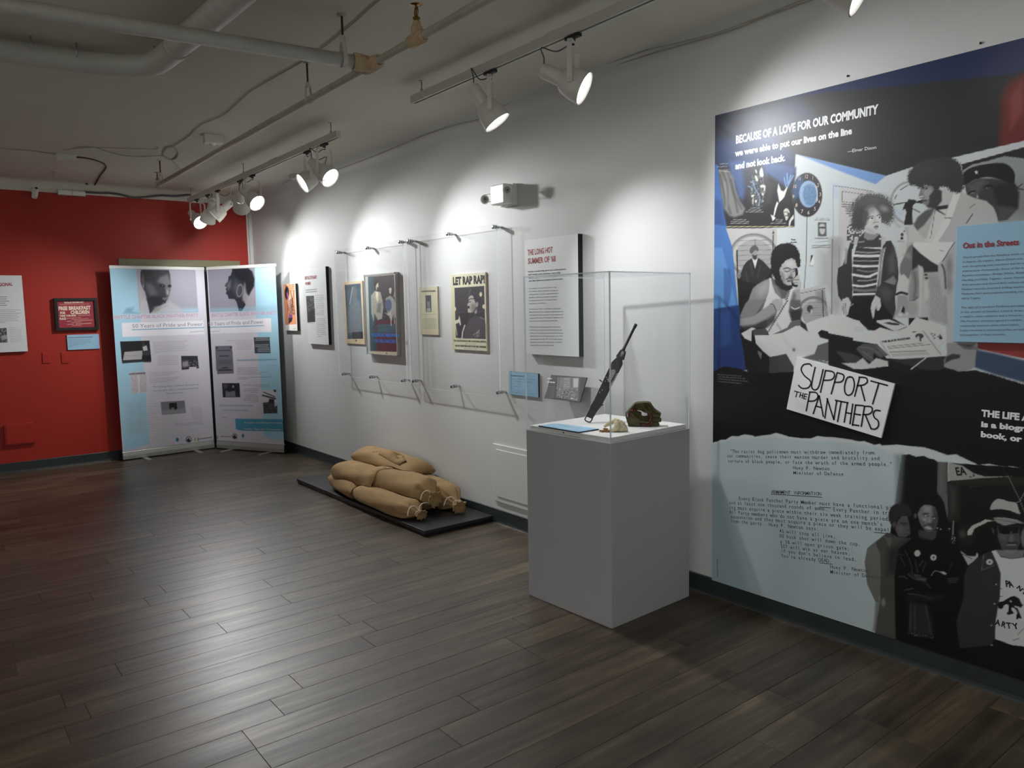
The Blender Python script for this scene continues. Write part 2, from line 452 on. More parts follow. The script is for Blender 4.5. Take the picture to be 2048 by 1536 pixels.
# white return with its corner bead where the red wall ends
g = G(); g.box(-0.065, -0.046, FAR-0.012, FAR+0.1, 0, RT); g.box(-0.040, 0.0, FAR-0.006, FAR+0.1, 0, RT)
g.build('trim_3', M['trim'], bevel=0.003, kind='structure')
# door 1: olive frame, dark slab
d1 = G(); t = 0.075
d1.box(DX0-t, DX0, FAR-0.018, FAR+0.1, 0, DZ+t); d1.box(DX1, DX1+t, FAR-0.018, FAR+0.1, 0, DZ+t); d1.box(DX0, DX1, FAR-0.018, FAR+0.1, DZ, DZ+t)
door = d1.build('door_1', M['olive'], bevel=0.004, kind='structure')
G().box(DX0+0.004, DX1-0.004, FAR+0.03, FAR+0.07, 0.008, DZ-0.004).build('door_slab', M['doorgreen'], door)
G().tube([(DX0+0.07, FAR+0.03, 0.98), (DX0+0.07, FAR-0.03, 0.98), (DX0+0.17, FAR-0.03, 0.98)], 0.009).build('door_handle', M['steel'], door)

# baseboards (rubber cove base)
def baseboard(name, o, u, inward, length, h=0.098, t=0.007):
    o, u, inward = map(lambda q: np.asarray(q, float), (o, u, inward))
    prof = [(0.0, 0.0), (t+0.006, 0.0), (t+0.002, 0.008), (t, 0.02), (t, h-0.004), (t-0.003, h), (0.0, h)]
    V = [o+inward*a+np.array([0, 0, b]) for a, b in prof]+[o+u*length+inward*a+np.array([0, 0, b]) for a, b in prof]
    n = len(prof)
    G().add(V, [(k, (k+1) % n, n+(k+1) % n, n+k) for k in range(n)]+[tuple(reversed(range(n))), tuple(range(n, 2*n))]).build(name, M['base'], kind='structure')
baseboard('baseboard_right', (0, NEAR, 0), (0, 1, 0), (-1, 0, 0), FAR-NEAR)
baseboard('baseboard_far', (LEFT, FAR, 0), (1, 0, 0), (0, -1, 0), (DX0-t)-LEFT)
baseboard('baseboard_left', (LEFT, NEAR, 0), (0, 1, 0), (1, 0, 0), FAR-NEAR)

# access hatch low in the white wall
ah = thing('access_panel', (0, 4.3, 0.15), 'flat white access panel low on the wall beside the sandbag platform', 'panel')
G().box(-0.014, 0.0, 3.62, 4.315, 0.155, 0.57).build('panel_frame', M['wall'], ah, bevel=0.004)
G().box(-0.02, -0.013, 3.66, 4.275, 0.195, 0.535).build('panel_door', M['wall'], ah, bevel=0.003)

# ------------------------------------------------------------------ track lighting
TX = -0.745
def rail(name, y0, y1, z0, z1, label, studs, joint):
    t = thing(name, (TX, y0, z1), label, 'track rail', None)
    hw = 0.0175
    zt0, zt1 = z0, z1        # z at y0 and y1 (top of the rail)
    h = 0.045
    def seg(a, b, dz=0.0, w=hw, hh=h):
        za, zb = z0+(z1-z0)*(a-y0)/(y1-y0)+dz, z0+(z1-z0)*(b-y0)/(y1-y0)+dz
        g = G()
        # U-shaped channel: two walls, a roof, open slot underneath
        P = [(-w, 0), (-w, -hh), (-w*0.45, -hh), (-w*0.45, -hh+0.006), (-w+0.003, -hh+0.006), (-w+0.003, -0.012), (w-0.003, -0.012),
             (w-0.003, -hh+0.006), (w*0.45, -hh+0.006), (w*0.45, -hh), (w, -hh), (w, 0)]
        n = len(P)
        V = [(TX+p, a, za+q) for p, q in P]+[(TX+p, b, zb+q) for p, q in P]
        g.add(V, [(k, n+k, n+(k+1) % n, (k+1) % n) for k in range(n)]+[tuple(range(n)), tuple(reversed(range(n, 2*n)))])
        return g
    seg(y0, y1).build('channel', M['track'], t)
    g = G(); za, zb = z0-0.012-0.02, z1-0.012-0.02
    V = []
    for (a, z) in ((y0+0.01, za), (y1-0.01, zb)): V += [(TX-0.013, a, z), (TX+0.013, a, z), (TX+0.013, a, z+0.018), (TX-0.013, a, z+0.018)]
    g.add(V, [(0, 3, 2, 1), (4, 5, 6, 7), (0, 1, 5, 4), (1, 2, 6, 5), (2, 3, 7, 6), (3, 0, 4, 7)]).build('conductor_strip', M['slot'], t)
    seg(joint-0.09, joint+0.09, 0.0035, hw+0.003, h+0.004).build('joiner', M['track'], t)
    for y in studs:
        z = z0+(z1-z0)*(y-y0)/(y1-y0)
        s = G().tube([(TX, y, z-0.004), (TX, y, CEIL)], 0.004, 8)
        s.lathe((TX, y, CEIL), (0, 0, -1), [(0, 0.017), (0.003, 0.017), (0.005, 0.006)], 14, cap1=True)
        s.lathe((TX, y, z), (0, 0, 1), [(0, 0.008), (0.02, 0.008), (0.024, 0.004)], 10)
        s.build('stud', M['steel'], t)
    for y, zz in ((y0, z0), (y1, z1)):
        e = 0.012 if y == y1 else -0.012
        G().box(TX-hw, TX+hw, min(y, y+e), max(y, y+e), zz-h, zz).build('end_cap', M['track'], t, bevel=0.002)
    return t
rail('track_rail', -0.6, 4.04, 2.812, 2.794, 'nearer white track rail hanging along the wall, running out of the picture top', (3.951, 1.4, -0.3), 2.73)
rail('track_rail', 5.07, 8.70, 2.784, 2.762, 'farther white track rail ending above the pull-up banners', (5.178, 6.99, 8.62), 6.24)
def rail_z(y): return (2.812-0.045-0.018*(y+0.6)/4.64) if y < 4.5 else (2.784-0.045-0.022*(y-5.07)/3.63)

def spotlight(y, aim, fac, cone, label, small=False):
    a = np.array(aim, float); a /= np.linalg.norm(a)
    zr = rail_z(y)
    P = np.array([TX, y, zr-0.215])
    t = thing('track_spotlight', tuple((TX, y, zr)), label, 'spotlight', 'adjustable spotlights on the ceiling tracks')
    h = np.array([a[0], a[1], 0]); h /= np.linalg.norm(h)
    s = np.array([-h[1], h[0], 0])       # horizontal axis of the yoke
    k = 1.0
    # adapter in the track
    g = G(); g.frame((TX-0.012, y-0.045, zr-0.016), (0.024, 0, 0), (0, 0.09, 0), (0, 0, 0.0145))
    g.lathe((TX, y, zr-0.012), (0, 0, -1), [(0, 0.011), (0.02, 0.011), (0.022, 0.007), (0.032, 0.007)], 12)
    g.build('track_adapter', M['slot'], t)
    # yoke: a flat strip bent into an upside-down U
    ztop = zr-0.036; w = 0.082; wd = 0.011; th = 0.0025
    pts = [(-w, P[2]-0.012), (-w, ztop-0.02), (-w+0.018, ztop), (w-0.018, ztop), (w, ztop-0.02), (w, P[2]-0.012)]
    g = G()
    for i in range(len(pts)-1):
        (p0, z0_), (p1, z1_) = pts[i], pts[i+1]
        A = np.array([TX, y, 0])+s*p0+np.array([0, 0, z0_]); B = np.array([TX, y, 0])+s*p1+np.array([0, 0, z1_])
        d = B-A; nn = np.cross(h, d); nn /= np.linalg.norm(nn)
        g.frame(A-h*wd-nn*th, d, h*2*wd, nn*2*th)
    for sg in (-1, 1):
        g.lathe(P+s*sg*(w+0.004), s*sg, [(0, 0.007), (0.004, 0.007), (0.006, 0.003)], 10, cap1=True)
    g.build('yoke', M['lamp'], t)
    # housing: narrow socket tube behind, flaring bell in front
    g = G()
    g.lathe(P, a, [(-0.165, 0.0), (-0.165, 0.030), (-0.160, 0.034), (-0.062, 0.036)], 24)
    g.lathe(P, a, [(-0.062, 0.036), (-0.060, 0.044), (-0.045, 0.058), (0.0, 0.070), (0.055, 0.077), (0.058, 0.078), (0.058, 0.073), (0.02, 0.066), (-0.03, 0.046)], 32)
    g.build('housing', M['lamp'], t)
    # reflector and lit lamp inside the bell
    g = G(); g.lathe(P, a, [(0.052, 0.0728), (0.004, 0.054)], 32); g.build('reflector', M['lensring'], t)
    G().lathe(P, a, [(0.004, 0.054), (0.003, 0.046)], 32).build('lamp_rim', M['slot'], t)
    g = G(); g.lathe(P, a, [(0.003, 0.046), (0.008, 0.038), (0.012, 0.022), (0.013, 0.0)], 28); g.build('lamp', M['lens'], t)
    # supply cable looping from adapter to the socket
    R_ = P-a*0.155+np.array([0, 0, 0.03])
    c0 = np.array([TX, y, zr-0.03])
    cc = smooth_curve([c0, c0*0.6+R_*0.4+np.array([0, 0, 0.0])+h*-0.02, R_+np.array([0, 0, 0.075])-h*0.01, R_+np.array([0, 0, 0.03]), R_], 6)
    G().tube(cc, 0.0033, 6).build('supply_cable', M['cable'], t)
    l = spot('spot_beam', tuple(P+a*0.062), aim, SPOT_W*fac, cone, t)
    l.matrix_parent_inverse = inv_of(t)
    return t
for L in LAMPS: spotlight(*L)

# ------------------------------------------------------------------ sprinkler pipes
def clevis(t, x, y, zp, r, flange=True):
    g = G().tube([(x, y, zp+r+0.075), (x, y, CEIL)], 0.0055, 8)
    g.build('hanger_rod', M['rod'], t)
    g = G(); g.lathe((x, y, CEIL), (0, 0, -1), [(0, 0.02), (0.006, 0.02), (0.01, 0.008)], 12, cap1=True)
    g.build('ceiling_flange', M['pipe2'], t)
    return g
def strap(t, c, u, r):
    """clevis loop round a pipe whose axis is u at point c"""
    u = np.asarray(u, float); u /= np.linalg.norm(u); w = np.cross(u, [0, 0, 1])
    ring = [np.asarray(c)+w*r*math.cos(a)+np.array([0, 0, 1])*r*math.sin(a) for a in np.linspace(-math.pi*1.18, math.pi*0.18, 18)]
    top = np.asarray(c)+np.array([0, 0, r+0.055])
    pts = [top-w*0.012]+ring[::1]+[top+w*0.012]
    g = G()
    for i in range(len(pts)-1):
        A, B = pts[i], pts[i+1]; d = B-A
        nn = np.cross(u, d); nn /= (np.linalg.norm(nn)+1e-9)
        g.frame(A-u*0.010-nn*0.0015, d, u*0.020, nn*0.003)
    g.lathe(top+np.array([0, 0, -0.012]), (0, 0, 1), [(0, 0.012), (0.03, 0.012)], 6, smooth=False, cap0=True, cap1=True)
    g.build('pipe_clevis', M['pipe'], t)
SX0, SX1, SZ = -1.45, -1.395, 2.66
def sx(y): return SX0+(SX1-SX0)*(y-2.2)/5.1
t = thing('sprinkler_pipe', (sx(3.3), 3.3, SZ), 'thin painted sprinkler pipe running along the ceiling towards the banners', 'pipe', None)
G().tube([(sx(NEAR), NEAR, SZ), (sx(2.6), 2.6, SZ), (sx(5), 5, SZ), (sx(7.32), 7.32, SZ)], 0.0175, 14).build('pipe_run', M['pipe2'], t)
TY = 3.27
# rusty taped tee where the main joins
g = G(); x = sx(TY)
g.lathe((x, TY-0.075, SZ), (0, 1, 0), [(0, 0.020), (0.01, 0.031), (0.035, 0.034), (0.115, 0.034), (0.14, 0.031), (0.15, 0.020)], 16)
g.lathe((x, TY, SZ), (-1, 0.106, 0), [(0, 0.034), (0.03, 0.036), (0.055, 0.040), (0.085, 0.041), (0.09, 0.033)], 18)
g.build('tee_fitting', M['rust'], t)
HY = 2.86
g = G(); x = sx(HY)
g.lathe((x, HY-0.06, SZ), (0, 1, 0), [(0, 0.019), (0.01, 0.027), (0.11, 0.027), (0.12, 0.019)], 14)
g.lathe((x, HY, SZ), (0, 0, 1), [(0, 0.026), (0.05, 0.024), (0.055, 0.019), (0.07, 0.018)], 14)
g.build('riser_fitting', M['rust'], t)
g = G(); x = sx(7.3)
g.lathe((x, 7.28, SZ), (0, 1, 0), [(0, 0.019), (0.008, 0.026), (0.05, 0.026), (0.056, 0.0)], 14)
g.lathe((x, 7.315, SZ-0.01), (0, 0, 1), [(0, 0.025), (0.04, 0.022), (0.05, 0.015)], 14)
g.build('end_fitting', M['pipe'], t)
clevis(t, sx(4.0), 4.0, SZ, 0.0175); strap(t, (sx(4.0), 4.0, SZ), (0, 1, 0), 0.019)
clevis(t, sx(7.2), 7.2, SZ, 0.0175); strap(t, (sx(7.2), 7.2, SZ), (0, 1, 0), 0.019)
def sprinkler(x, y, z, label):
    s = thing('fire_sprinkler', (x, y, z), label, 'sprinkler', 'brass sprinkler heads on the ceiling pipe')
    g = G().lathe((x, y, z), (0, 0, 1), [(0, 0.010), (0.012, 0.010), (0.012, 0.015), (0.022, 0.015), (0.022, 0.008), (0.028, 0.007)], 6, smooth=False, cap0=True)
    g.build('threaded_body', M['brass'], s)
    g = G()
    for sg in (-1, 1):
        g.tube(smooth_curve([(x, y+sg*0.007, z+0.026), (x, y+sg*0.014, z+0.04), (x, y+sg*0.011, z+0.055), (x, y, z+0.068)], 4), 0.0032, 6)
    g.tube([(x, y, z+0.026), (x, y, z+0.06)], 0.003, 6)
    g.build('frame_arms', M['brass'], s)
    g = G().lathe((x, y, z+0.068), (0, 0, 1), [(0.0, 0.004), (0.002, 0.008), (0.003, 0.024), (0.0045, 0.025), (0.0045, 0.0)], 20)
    g.build('deflector', M['brass'], s)
sprinkler(sx(HY), HY, SZ+0.066, 'upright brass sprinkler head rising from the taped riser fitting')
sprinkler(sx(7.3), 7.315, SZ+0.036, 'small sprinkler head at the far end of the ceiling pipe')
# fat main pipe
t = thing('main_pipe', (sx(TY), TY, SZ), 'fat white water pipe crossing the ceiling from the left to the rusty tee', 'pipe', None)
mx0 = sx(TY)-0.07
def my(x): return TY-0.106*(x-sx(TY))
G().tube([(mx0, my(mx0), SZ), (-3, my(-3), SZ), (LEFT, my(LEFT), SZ)], 0.0305, 20).build('pipe_run', M['pipe'], t)
for xx in (-1.573, -3.6, -5.6):
    clevis(t, xx, my(xx), SZ, 0.0305); strap(t, (xx, my(xx), SZ), (-1, 0.106, 0), 0.033)
# drain pipe with elbow close under the ceiling
DZc = CEIL-0.068
pp = [(-60, 80), (0, 99), (70, 110), (143, 120), (215, 128), (273, 130), (310, 126), (338, 108), (362, 86), (410, 46), (468, -4), (560, -86)]
pts = [atz(a, b, DZc) for a, b in pp]
pts = [pts[0]+(pts[0]-pts[1])*9]+smooth_curve(pts, 4)
t = thing('drain_pipe', tuple(pts[8]), 'white painted drain pipe with a wide elbow under the ceiling, upper left', 'pipe', None)
G().tube(pts, 0.056, 24).build('pipe_run', M['pipe'], t)
for (a, b) in ((60, 108), (150, 121), (305, 127)):
    c = atz(a, b, DZc)
    G().tube([c+np.array([0, -0.06, 0]), c+np.array([0, -0.062, 0.068])], 0.004, 6).build('support_hook', M['steel'], t)
c = atz(352, 96, DZc); d_ = atz(380, 72, DZc)-c
G().lathe(c, d_, [(0, 0.056), (0, 0.061), (0.05, 0.061), (0.05, 0.056)], 24).build('coupling', M['pipe'], t)

# ------------------------------------------------------------------ boxes and cables on the ceiling
def jbox(label, x, y, sx_, sy_, h, rz, lens=False, name='junction_box'):
    t = thing(name, (x, y, CEIL-h), label, 'junction box', None)
    c, s = math.cos(rz), math.sin(rz)
    u, v = np.array([c, s, 0]), np.array([-s, c, 0])
    o = np.array([x, y, CEIL-h])-u*sx_/2-v*sy_/2
    G().frame(o, u*sx_, v*sy_, (0, 0, h)).build('box_body', M['plastic'], t, bevel=0.004)
    G().frame(o+u*0.004+v*0.004-np.array([0, 0, 0.004]), u*(sx_-0.008), v*(sy_-0.008), (0, 0, 0.005)).build('cover_plate', M['plasticw'], t, bevel=0.002)
    if lens: G().lathe(o+u*sx_*0.45+v*sy_*0.5-np.array([0, 0, 0.004]), (0, 0, -1), [(0, 0.022), (0.012, 0.019), (0.018, 0.0)], 16).build('sensor_lens', M['plasticw'], t)
    return t
p = atz(426, 271, CEIL); jbox('small ivory sensor box on the ceiling beside the sprinkler pipe', p[0], p[1], 0.135, 0.085, 0.055, -0.12, True, 'sensor_box')
p = atz(131, 309, CEIL); jbox('ivory junction box on the ceiling with a dark cable leaving it', p[0], p[1], 0.145, 0.08, 0.045, 0.0)
p = atx(592, 366, -0.13); jbox('ivory junction box on the ceiling close to the white wall corner', -0.13, p[1], 0.09, 0.10, 0.04, 0.3)
def wallbox(label, px, py, w, h, d):
    p = aty(px, py, FAR-d)
    t = thing('junction_box', (p[0], FAR, p[2]), label, 'junction box', None)
    G().box(p[0]-w/2, p[0]+w/2, FAR-d, FAR-0.005, p[2]-h/2, p[2]+h/2).build('box_body', M['plastic'], t, bevel=0.004)
    G().box(p[0]-w/2+0.006, p[0]+w/2-0.006, FAR-d-0.004, FAR-d, p[2]-h/2+0.006, p[2]+h/2-0.006).build('cover_plate', M['plasticw'], t, bevel=0.002)
wallbox('left one of two ivory boxes at the top of the red wall', 130, 385, 0.125, 0.05, 0.05)
wallbox('right one of two ivory boxes at the top of the red wall', 158, 387, 0.12, 0.05, 0.05)
p = aty(70, 384, FAR-0.05)
t = thing('security_camera', (p[0], FAR, p[2]), 'small white bullet camera at the top of the red wall', 'camera')
G().lathe((p[0], FAR-0.004, p[2]+0.02), (0, -1, 0), [(0, 0.032), (0.01, 0.032), (0.014, 0.012), (0.045, 0.010)], 16).build('mount', M['plasticw'], t)
G().lathe((p[0]+0.012, FAR-0.03, p[2]+0.03), (-0.25, -0.35, -0.9), [(0, 0.0), (0, 0.022), (0.004, 0.026), (0.09, 0.026), (0.095, 0.022), (0.09, 0.018), (0.085, 0.0)], 18).build('camera_body', M['plasticw'], t)
G().lathe((p[0]+0.012, FAR-0.034, p[2]+0.034), (0.1, -1, 0.2), [(0.018, 0.012), (0.026, 0.010), (0.028, 0.0)], 12).build('lens', M['black'], t)

def cable(label, pix, r, m, Z=CEIL-0.006, plane='z', name='ceiling_cable', n=5, cat='cable'):
    f = (lambda a, b: atz(a, b, Z)) if plane == 'z' else ((lambda a, b: atx(a, b, Z)) if plane == 'x' else (lambda a, b: aty(a, b, Z)))
    P = smooth_curve([f(a, b) for a, b in pix], n)
    o = G().tube(P, r, 6).build(name, M[m])
    return setp(o, label, cat)
cable('long thin white cable looping along the ceiling beyond the sprinkler pipe', [(770, -10), (745, 12), (700, 52), (650, 92), (610, 120), (512, 176), (495, 188), (460, 220), (440, 234), (400, 251), (378, 272), (347, 293)], 0.0035, 'cablew')
cable('coil of spare white cable on the ceiling near the pipe end', [(347, 293), (335, 296), (328, 305), (331, 315), (342, 320), (353, 316), (356, 305), (350, 296), (340, 293), (330, 298), (327, 309), (335, 318), (348, 318), (355, 310)], 0.004, 'cablew')
cable('white cable hanging slack across the ceiling left of the coil', [(150, 297), (165, 294), (190, 295), (215, 303), (245, 311), (280, 313.5), (310, 312), (330, 313), (345, 322), (364, 342)], 0.0035, 'cablew')
cable('thin white cable running straight above the slack one', [(125, 300), (185, 295), (250, 297), (310, 298), (316, 294)], 0.003, 'cablew')
cable('white cable reaching the ceiling junction box from the left edge', [(-20, 296), (0, 297), (55, 301), (100, 307), (118, 309)], 0.004, 'cablew')
cable('dark flexible cable bent down from the ceiling box to the red wall', [(148, 314), (170, 316), (195, 322), (212, 333), (200, 352), (188, 372), (180, 374), (173, 367), (166, 376), (158, 386)], 0.0065, 'cabled')
cable('upper thin cable clipped along the white wall and ceiling corner', [(1660, -20), (1580, 10), (1500, 42), (1420, 70), (1300, 99), (1246, 117), (1160, 143), (1095, 161), (1024, 194), (960, 214), (900, 235), (825, 262), (760, 287), (670, 323), (600, 352), (565, 367)], 0.0035, 'cablew', -0.075, 'x')
cable('lower thin cable sagging along the white wall and ceiling corner', [(1650, -10), (1590, 12), (1520, 38), (1460, 62), (1400, 80), (1300, 109), (1200, 140), (1078, 185), (1010, 210), (966, 236), (914, 249), (850, 270), (791, 294), (740, 315), (678, 338), (630, 352)], 0.004, 'cablew', -0.045, 'x')
cable('grey armoured cable wandering along the top of the red wall', [(168, 384), (200, 386), (216, 386), (240, 389), (265, 395), (290, 394), (320, 391), (350, 392), (382, 389)], 0.012, 'cable', FAR-0.03, 'y')
# little eye hook left in the plaster
p = atz(107, 344, CEIL)
g = G().tube([(p[0], p[1], CEIL), (p[0], p[1], CEIL-0.055)], 0.0035, 6)
g.lathe((p[0], p[1], CEIL), (0, 0, -1), [(0, 0.022), (0.003, 0.018)], 10, cap1=True)
setp(g.build('ceiling_hook', M['pipe2']), 'small painted hook in the ceiling above the security camera', 'hook')

# ------------------------------------------------------------------ printing: flat pictures as colours on a fine grid
def srgb2lin(a):
    a = np.clip(a, 0, 255)/255.0
    return np.where(a <= 0.04045, a/12.92, ((a+0.055)/1.055)**2.4)
def col3(c): return np.array((c, c, c) if isinstance(c, (int, float)) else c, float)
def P2(s):
    if isinstance(s, str): return np.array([[float(q) for q in t.split(',')] for t in s.split()])
    return np.array(s, float)
def cat_rom(P, n=6, closed=True):
    return np.array(smooth_curve([np.array(p) for p in P], n, closed))
class Print:
    """A sheet at O spanned by unit vectors U (across), V (up); w x h metres; painted in survey coordinates"""
    def __init__(s, O, U, V, us, vs, bg):
        s.O, s.U, s.V = map(lambda q: np.asarray(q, float), (O, U, V))
        s.us, s.vs = np.asarray(us), np.asarray(vs)
        A, B = np.meshgrid(s.us, s.vs)
        s.A, s.B = A, B
        P = s.O+A[..., None]*s.U+B[..., None]*s.V-CAM
        c = np.maximum(P@_fw, 0.15)
        s.X = 1024+FPX*(P@CR)/c; s.Y = 768-FPX*(P@CU)/c
        s.C = np.empty(A.shape+(3,)); s.C[:] = col3(bg)
        s.N = np.cross(s.U, s.V); s.T = (0, 0, 1.0)
        r = np.random.RandomState(5); s.noise = r.rand(*A.shape)
    def Z(s, ox, oy, k): s.T = (ox, oy, k); return s
    def tq(s, Q):
        Q = P2(Q); return Q/s.T[2]+np.array(s.T[:2])
    def uv(s, px, py):
        v = sight(px, py); t = ((s.O-CAM)@s.N)/(v@s.N); q = CAM+v*t-s.O
        return np.array([q@s.U, q@s.V])
    def blend(s, sl, m, c, a):
        m = (m*a)[..., None]; s.C[sl] = s.C[sl]*(1-m)+col3(c)*m
    def box(s, x0, x1, y0, y1):
        k = (s.X >= x0) & (s.X <= x1) & (s.Y >= y0) & (s.Y <= y1)
        r = np.where(k.any(1))[0]; c = np.where(k.any(0))[0]
        if len(r) == 0 or len(c) == 0: return None
        return (slice(r[0], r[-1]+1), slice(c[0], c[-1]+1))
    def sd(s, sl, Q, closed=True):
        X, Y = s.X[sl], s.Y[sl]
        d = np.full(X.shape, 1e9); ins = np.zeros(X.shape, bool)
        n = len(Q)
        for i in range(n if closed else n-1):
            x0, y0 = Q[i]; x1, y1 = Q[(i+1) % n]
            ex, ey = x1-x0, y1-y0; L = ex*ex+ey*ey+1e-12
            t = np.clip(((X-x0)*ex+(Y-y0)*ey)/L, 0, 1)
            d = np.minimum(d, (X-x0-t*ex)**2+(Y-y0-t*ey)**2)
            if closed and y0 != y1:
                k = ((Y < y0) != (Y < y1)) & (X < (x1-x0)*(Y-y0)/(y1-y0)+x0)
                ins ^= k
        d = np.sqrt(d)
        return np.where(ins, -d, d) if closed else d
    def pg(s, c, Q, soft=1.2, sm=0, a=1.0, rag=0.0):
        Q = s.tq(Q)
        if sm: Q = cat_rom(Q, sm, True)
        m = soft+rag+1
        sl = s.box(Q[:, 0].min()-m, Q[:, 0].max()+m, Q[:, 1].min()-m, Q[:, 1].max()+m)
        if sl is None: return s
        d = s.sd(sl, Q)
        if rag: d = d+(s.noise[sl]-0.5)*2*rag
        s.blend(sl, np.clip(0.5-d/soft, 0, 1), c, a); return s
    def ln(s, c, Q, w=1.0, soft=1.0, sm=0, a=1.0):
        Q = s.tq(Q); w = w/s.T[2]
        if sm: Q = cat_rom(Q, sm, False)
        m = soft+w+1
        sl = s.box(Q[:, 0].min()-m, Q[:, 0].max()+m, Q[:, 1].min()-m, Q[:, 1].max()+m)
        if sl is None: return s
        d = s.sd(sl, Q, False)-w/2
        s.blend(sl, np.clip(0.5-d/soft, 0, 1), c, a); return s
    def el(s, c, cx, cy, rx, ry, rot=0, soft=1.2, a=1.0, rag=0.0, ring=0):
        cx, cy = cx/s.T[2]+s.T[0], cy/s.T[2]+s.T[1]; rx, ry, ring = rx/s.T[2], ry/s.T[2], ring/s.T[2]
        m = max(rx, ry)+soft+rag+1+ring
        sl = s.box(cx-m, cx+m, cy-m, cy+m)
        if sl is None: return s
        X, Y = s.X[sl]-cx, s.Y[sl]-cy; t = math.radians(rot)
        x, y = (X*math.cos(t)+Y*math.sin(t))/rx, (-X*math.sin(t)+Y*math.cos(t))/ry
        r = np.sqrt(x*x+y*y)+1e-9
        d = (r-1)*min(rx, ry)
        if ring: d = np.abs(d)-ring/2
        if rag: d = d+(s.noise[sl]-0.5)*2*rag
        s.blend(sl, np.clip(0.5-d/soft, 0, 1), c, a); return s
    def hatch(s, c, Q, dens=0.5, a=0.7, seed=1, cell=2):
        """mottled area inside a polygon (half-tone texture, foliage, crowds)"""
        Q = s.tq(Q); sl = s.box(Q[:, 0].min(), Q[:, 0].max(), Q[:, 1].min(), Q[:, 1].max())
        if sl is None: return s
        d = s.sd(sl, Q); r = np.random.RandomState(seed)
        sh = d.shape; k = r.rand(sh[0]//cell+2, sh[1]//cell+2).repeat(cell, 0).repeat(cell, 1)[:sh[0], :sh[1]]
        s.blend(sl, (np.clip(0.5-d, 0, 1))*(k < dens), c, a); return s
    def rule(s, c, x0, y0, x1, y1, w=1.0, a=0.6, seed=0, dash=True):
        """one line of unreadably small type: a broken rule"""
        if not dash: return s.ln(c, [(x0, y0), (x1, y1)], w, 0.8, a=a)
        r = random.Random(seed*977+int(y0*13)); t = 0.0; L = math.hypot(x1-x0, y1-y0); k = s.T[2]; w = w*k
        while t < L:
            e = min(t+r.uniform(3, 9)*k, L)
            s.ln(c, [(x0+(x1-x0)*t/L, y0+(y1-y0)*t/L), (x0+(x1-x0)*e/L, y0+(y1-y0)*e/L)], w, 0.9, a=a)
            t = e+1.3*k
        return s
    def para(s, c, tl, tr, bl, n, w=0.9, a=0.55, seed=0, ragr=0.25, just='l'):
        tl, tr, bl = map(lambda q: np.array(q, float), (tl, tr, bl)); r = random.Random(seed)
        for i in range(n):
            o = (bl-tl)*(i/max(n-1, 1)); k = 1-ragr*r.random()
            if i == n-1: k *= 0.6
            p0, p1 = tl+o, tl+o+(tr-tl)*k
            if just == 'r': p0, p1 = tr+o-(tr-tl)*k, tr+o
            s.rule(c, p0[0], p0[1], p1[0], p1[1], w, a, seed+i)
        return s
    def build(s, name, parent, m='print', thick=0.0, off=0.0):
        h, w = s.A.shape
        W = s.O+s.A[..., None]*s.U+s.B[..., None]*s.V+s.N*off
        me = bpy.data.meshes.new(name)
        nv = h*w; me.vertices.add(nv); me.vertices.foreach_set('co', W.reshape(-1).astype(np.float32))
        i = (np.arange(h-1)[:, None]*w+np.arange(w-1)[None, :]).reshape(-1)
        q = np.stack([i, i+1, i+1+w, i+w], 1).astype(np.int32); nf = len(q)
        me.loops.add(nf*4); me.loops.foreach_set('vertex_index', q.reshape(-1))
        me.polygons.add(nf); me.polygons.foreach_set('loop_start', np.arange(0, nf*4, 4, dtype=np.int32))
        try: me.polygons.foreach_set('loop_total', np.full(nf, 4, dtype=np.int32))
        except Exception: pass
        me.update(calc_edges=True)
        ca = me.color_attributes.new('print', 'FLOAT_COLOR', 'POINT')
        out = np.ones((nv, 4), np.float32); out[:, :3] = srgb2lin(s.C.reshape(-1, 3))
        ca.data.foreach_set('color', out.reshape(-1))
        me.materials.append(M[m])
        o = bpy.data.objects.new(name, me); col.objects.link(o); o.parent = parent
        if parent is not None: o.matrix_parent_inverse = inv_of(parent)
        return o

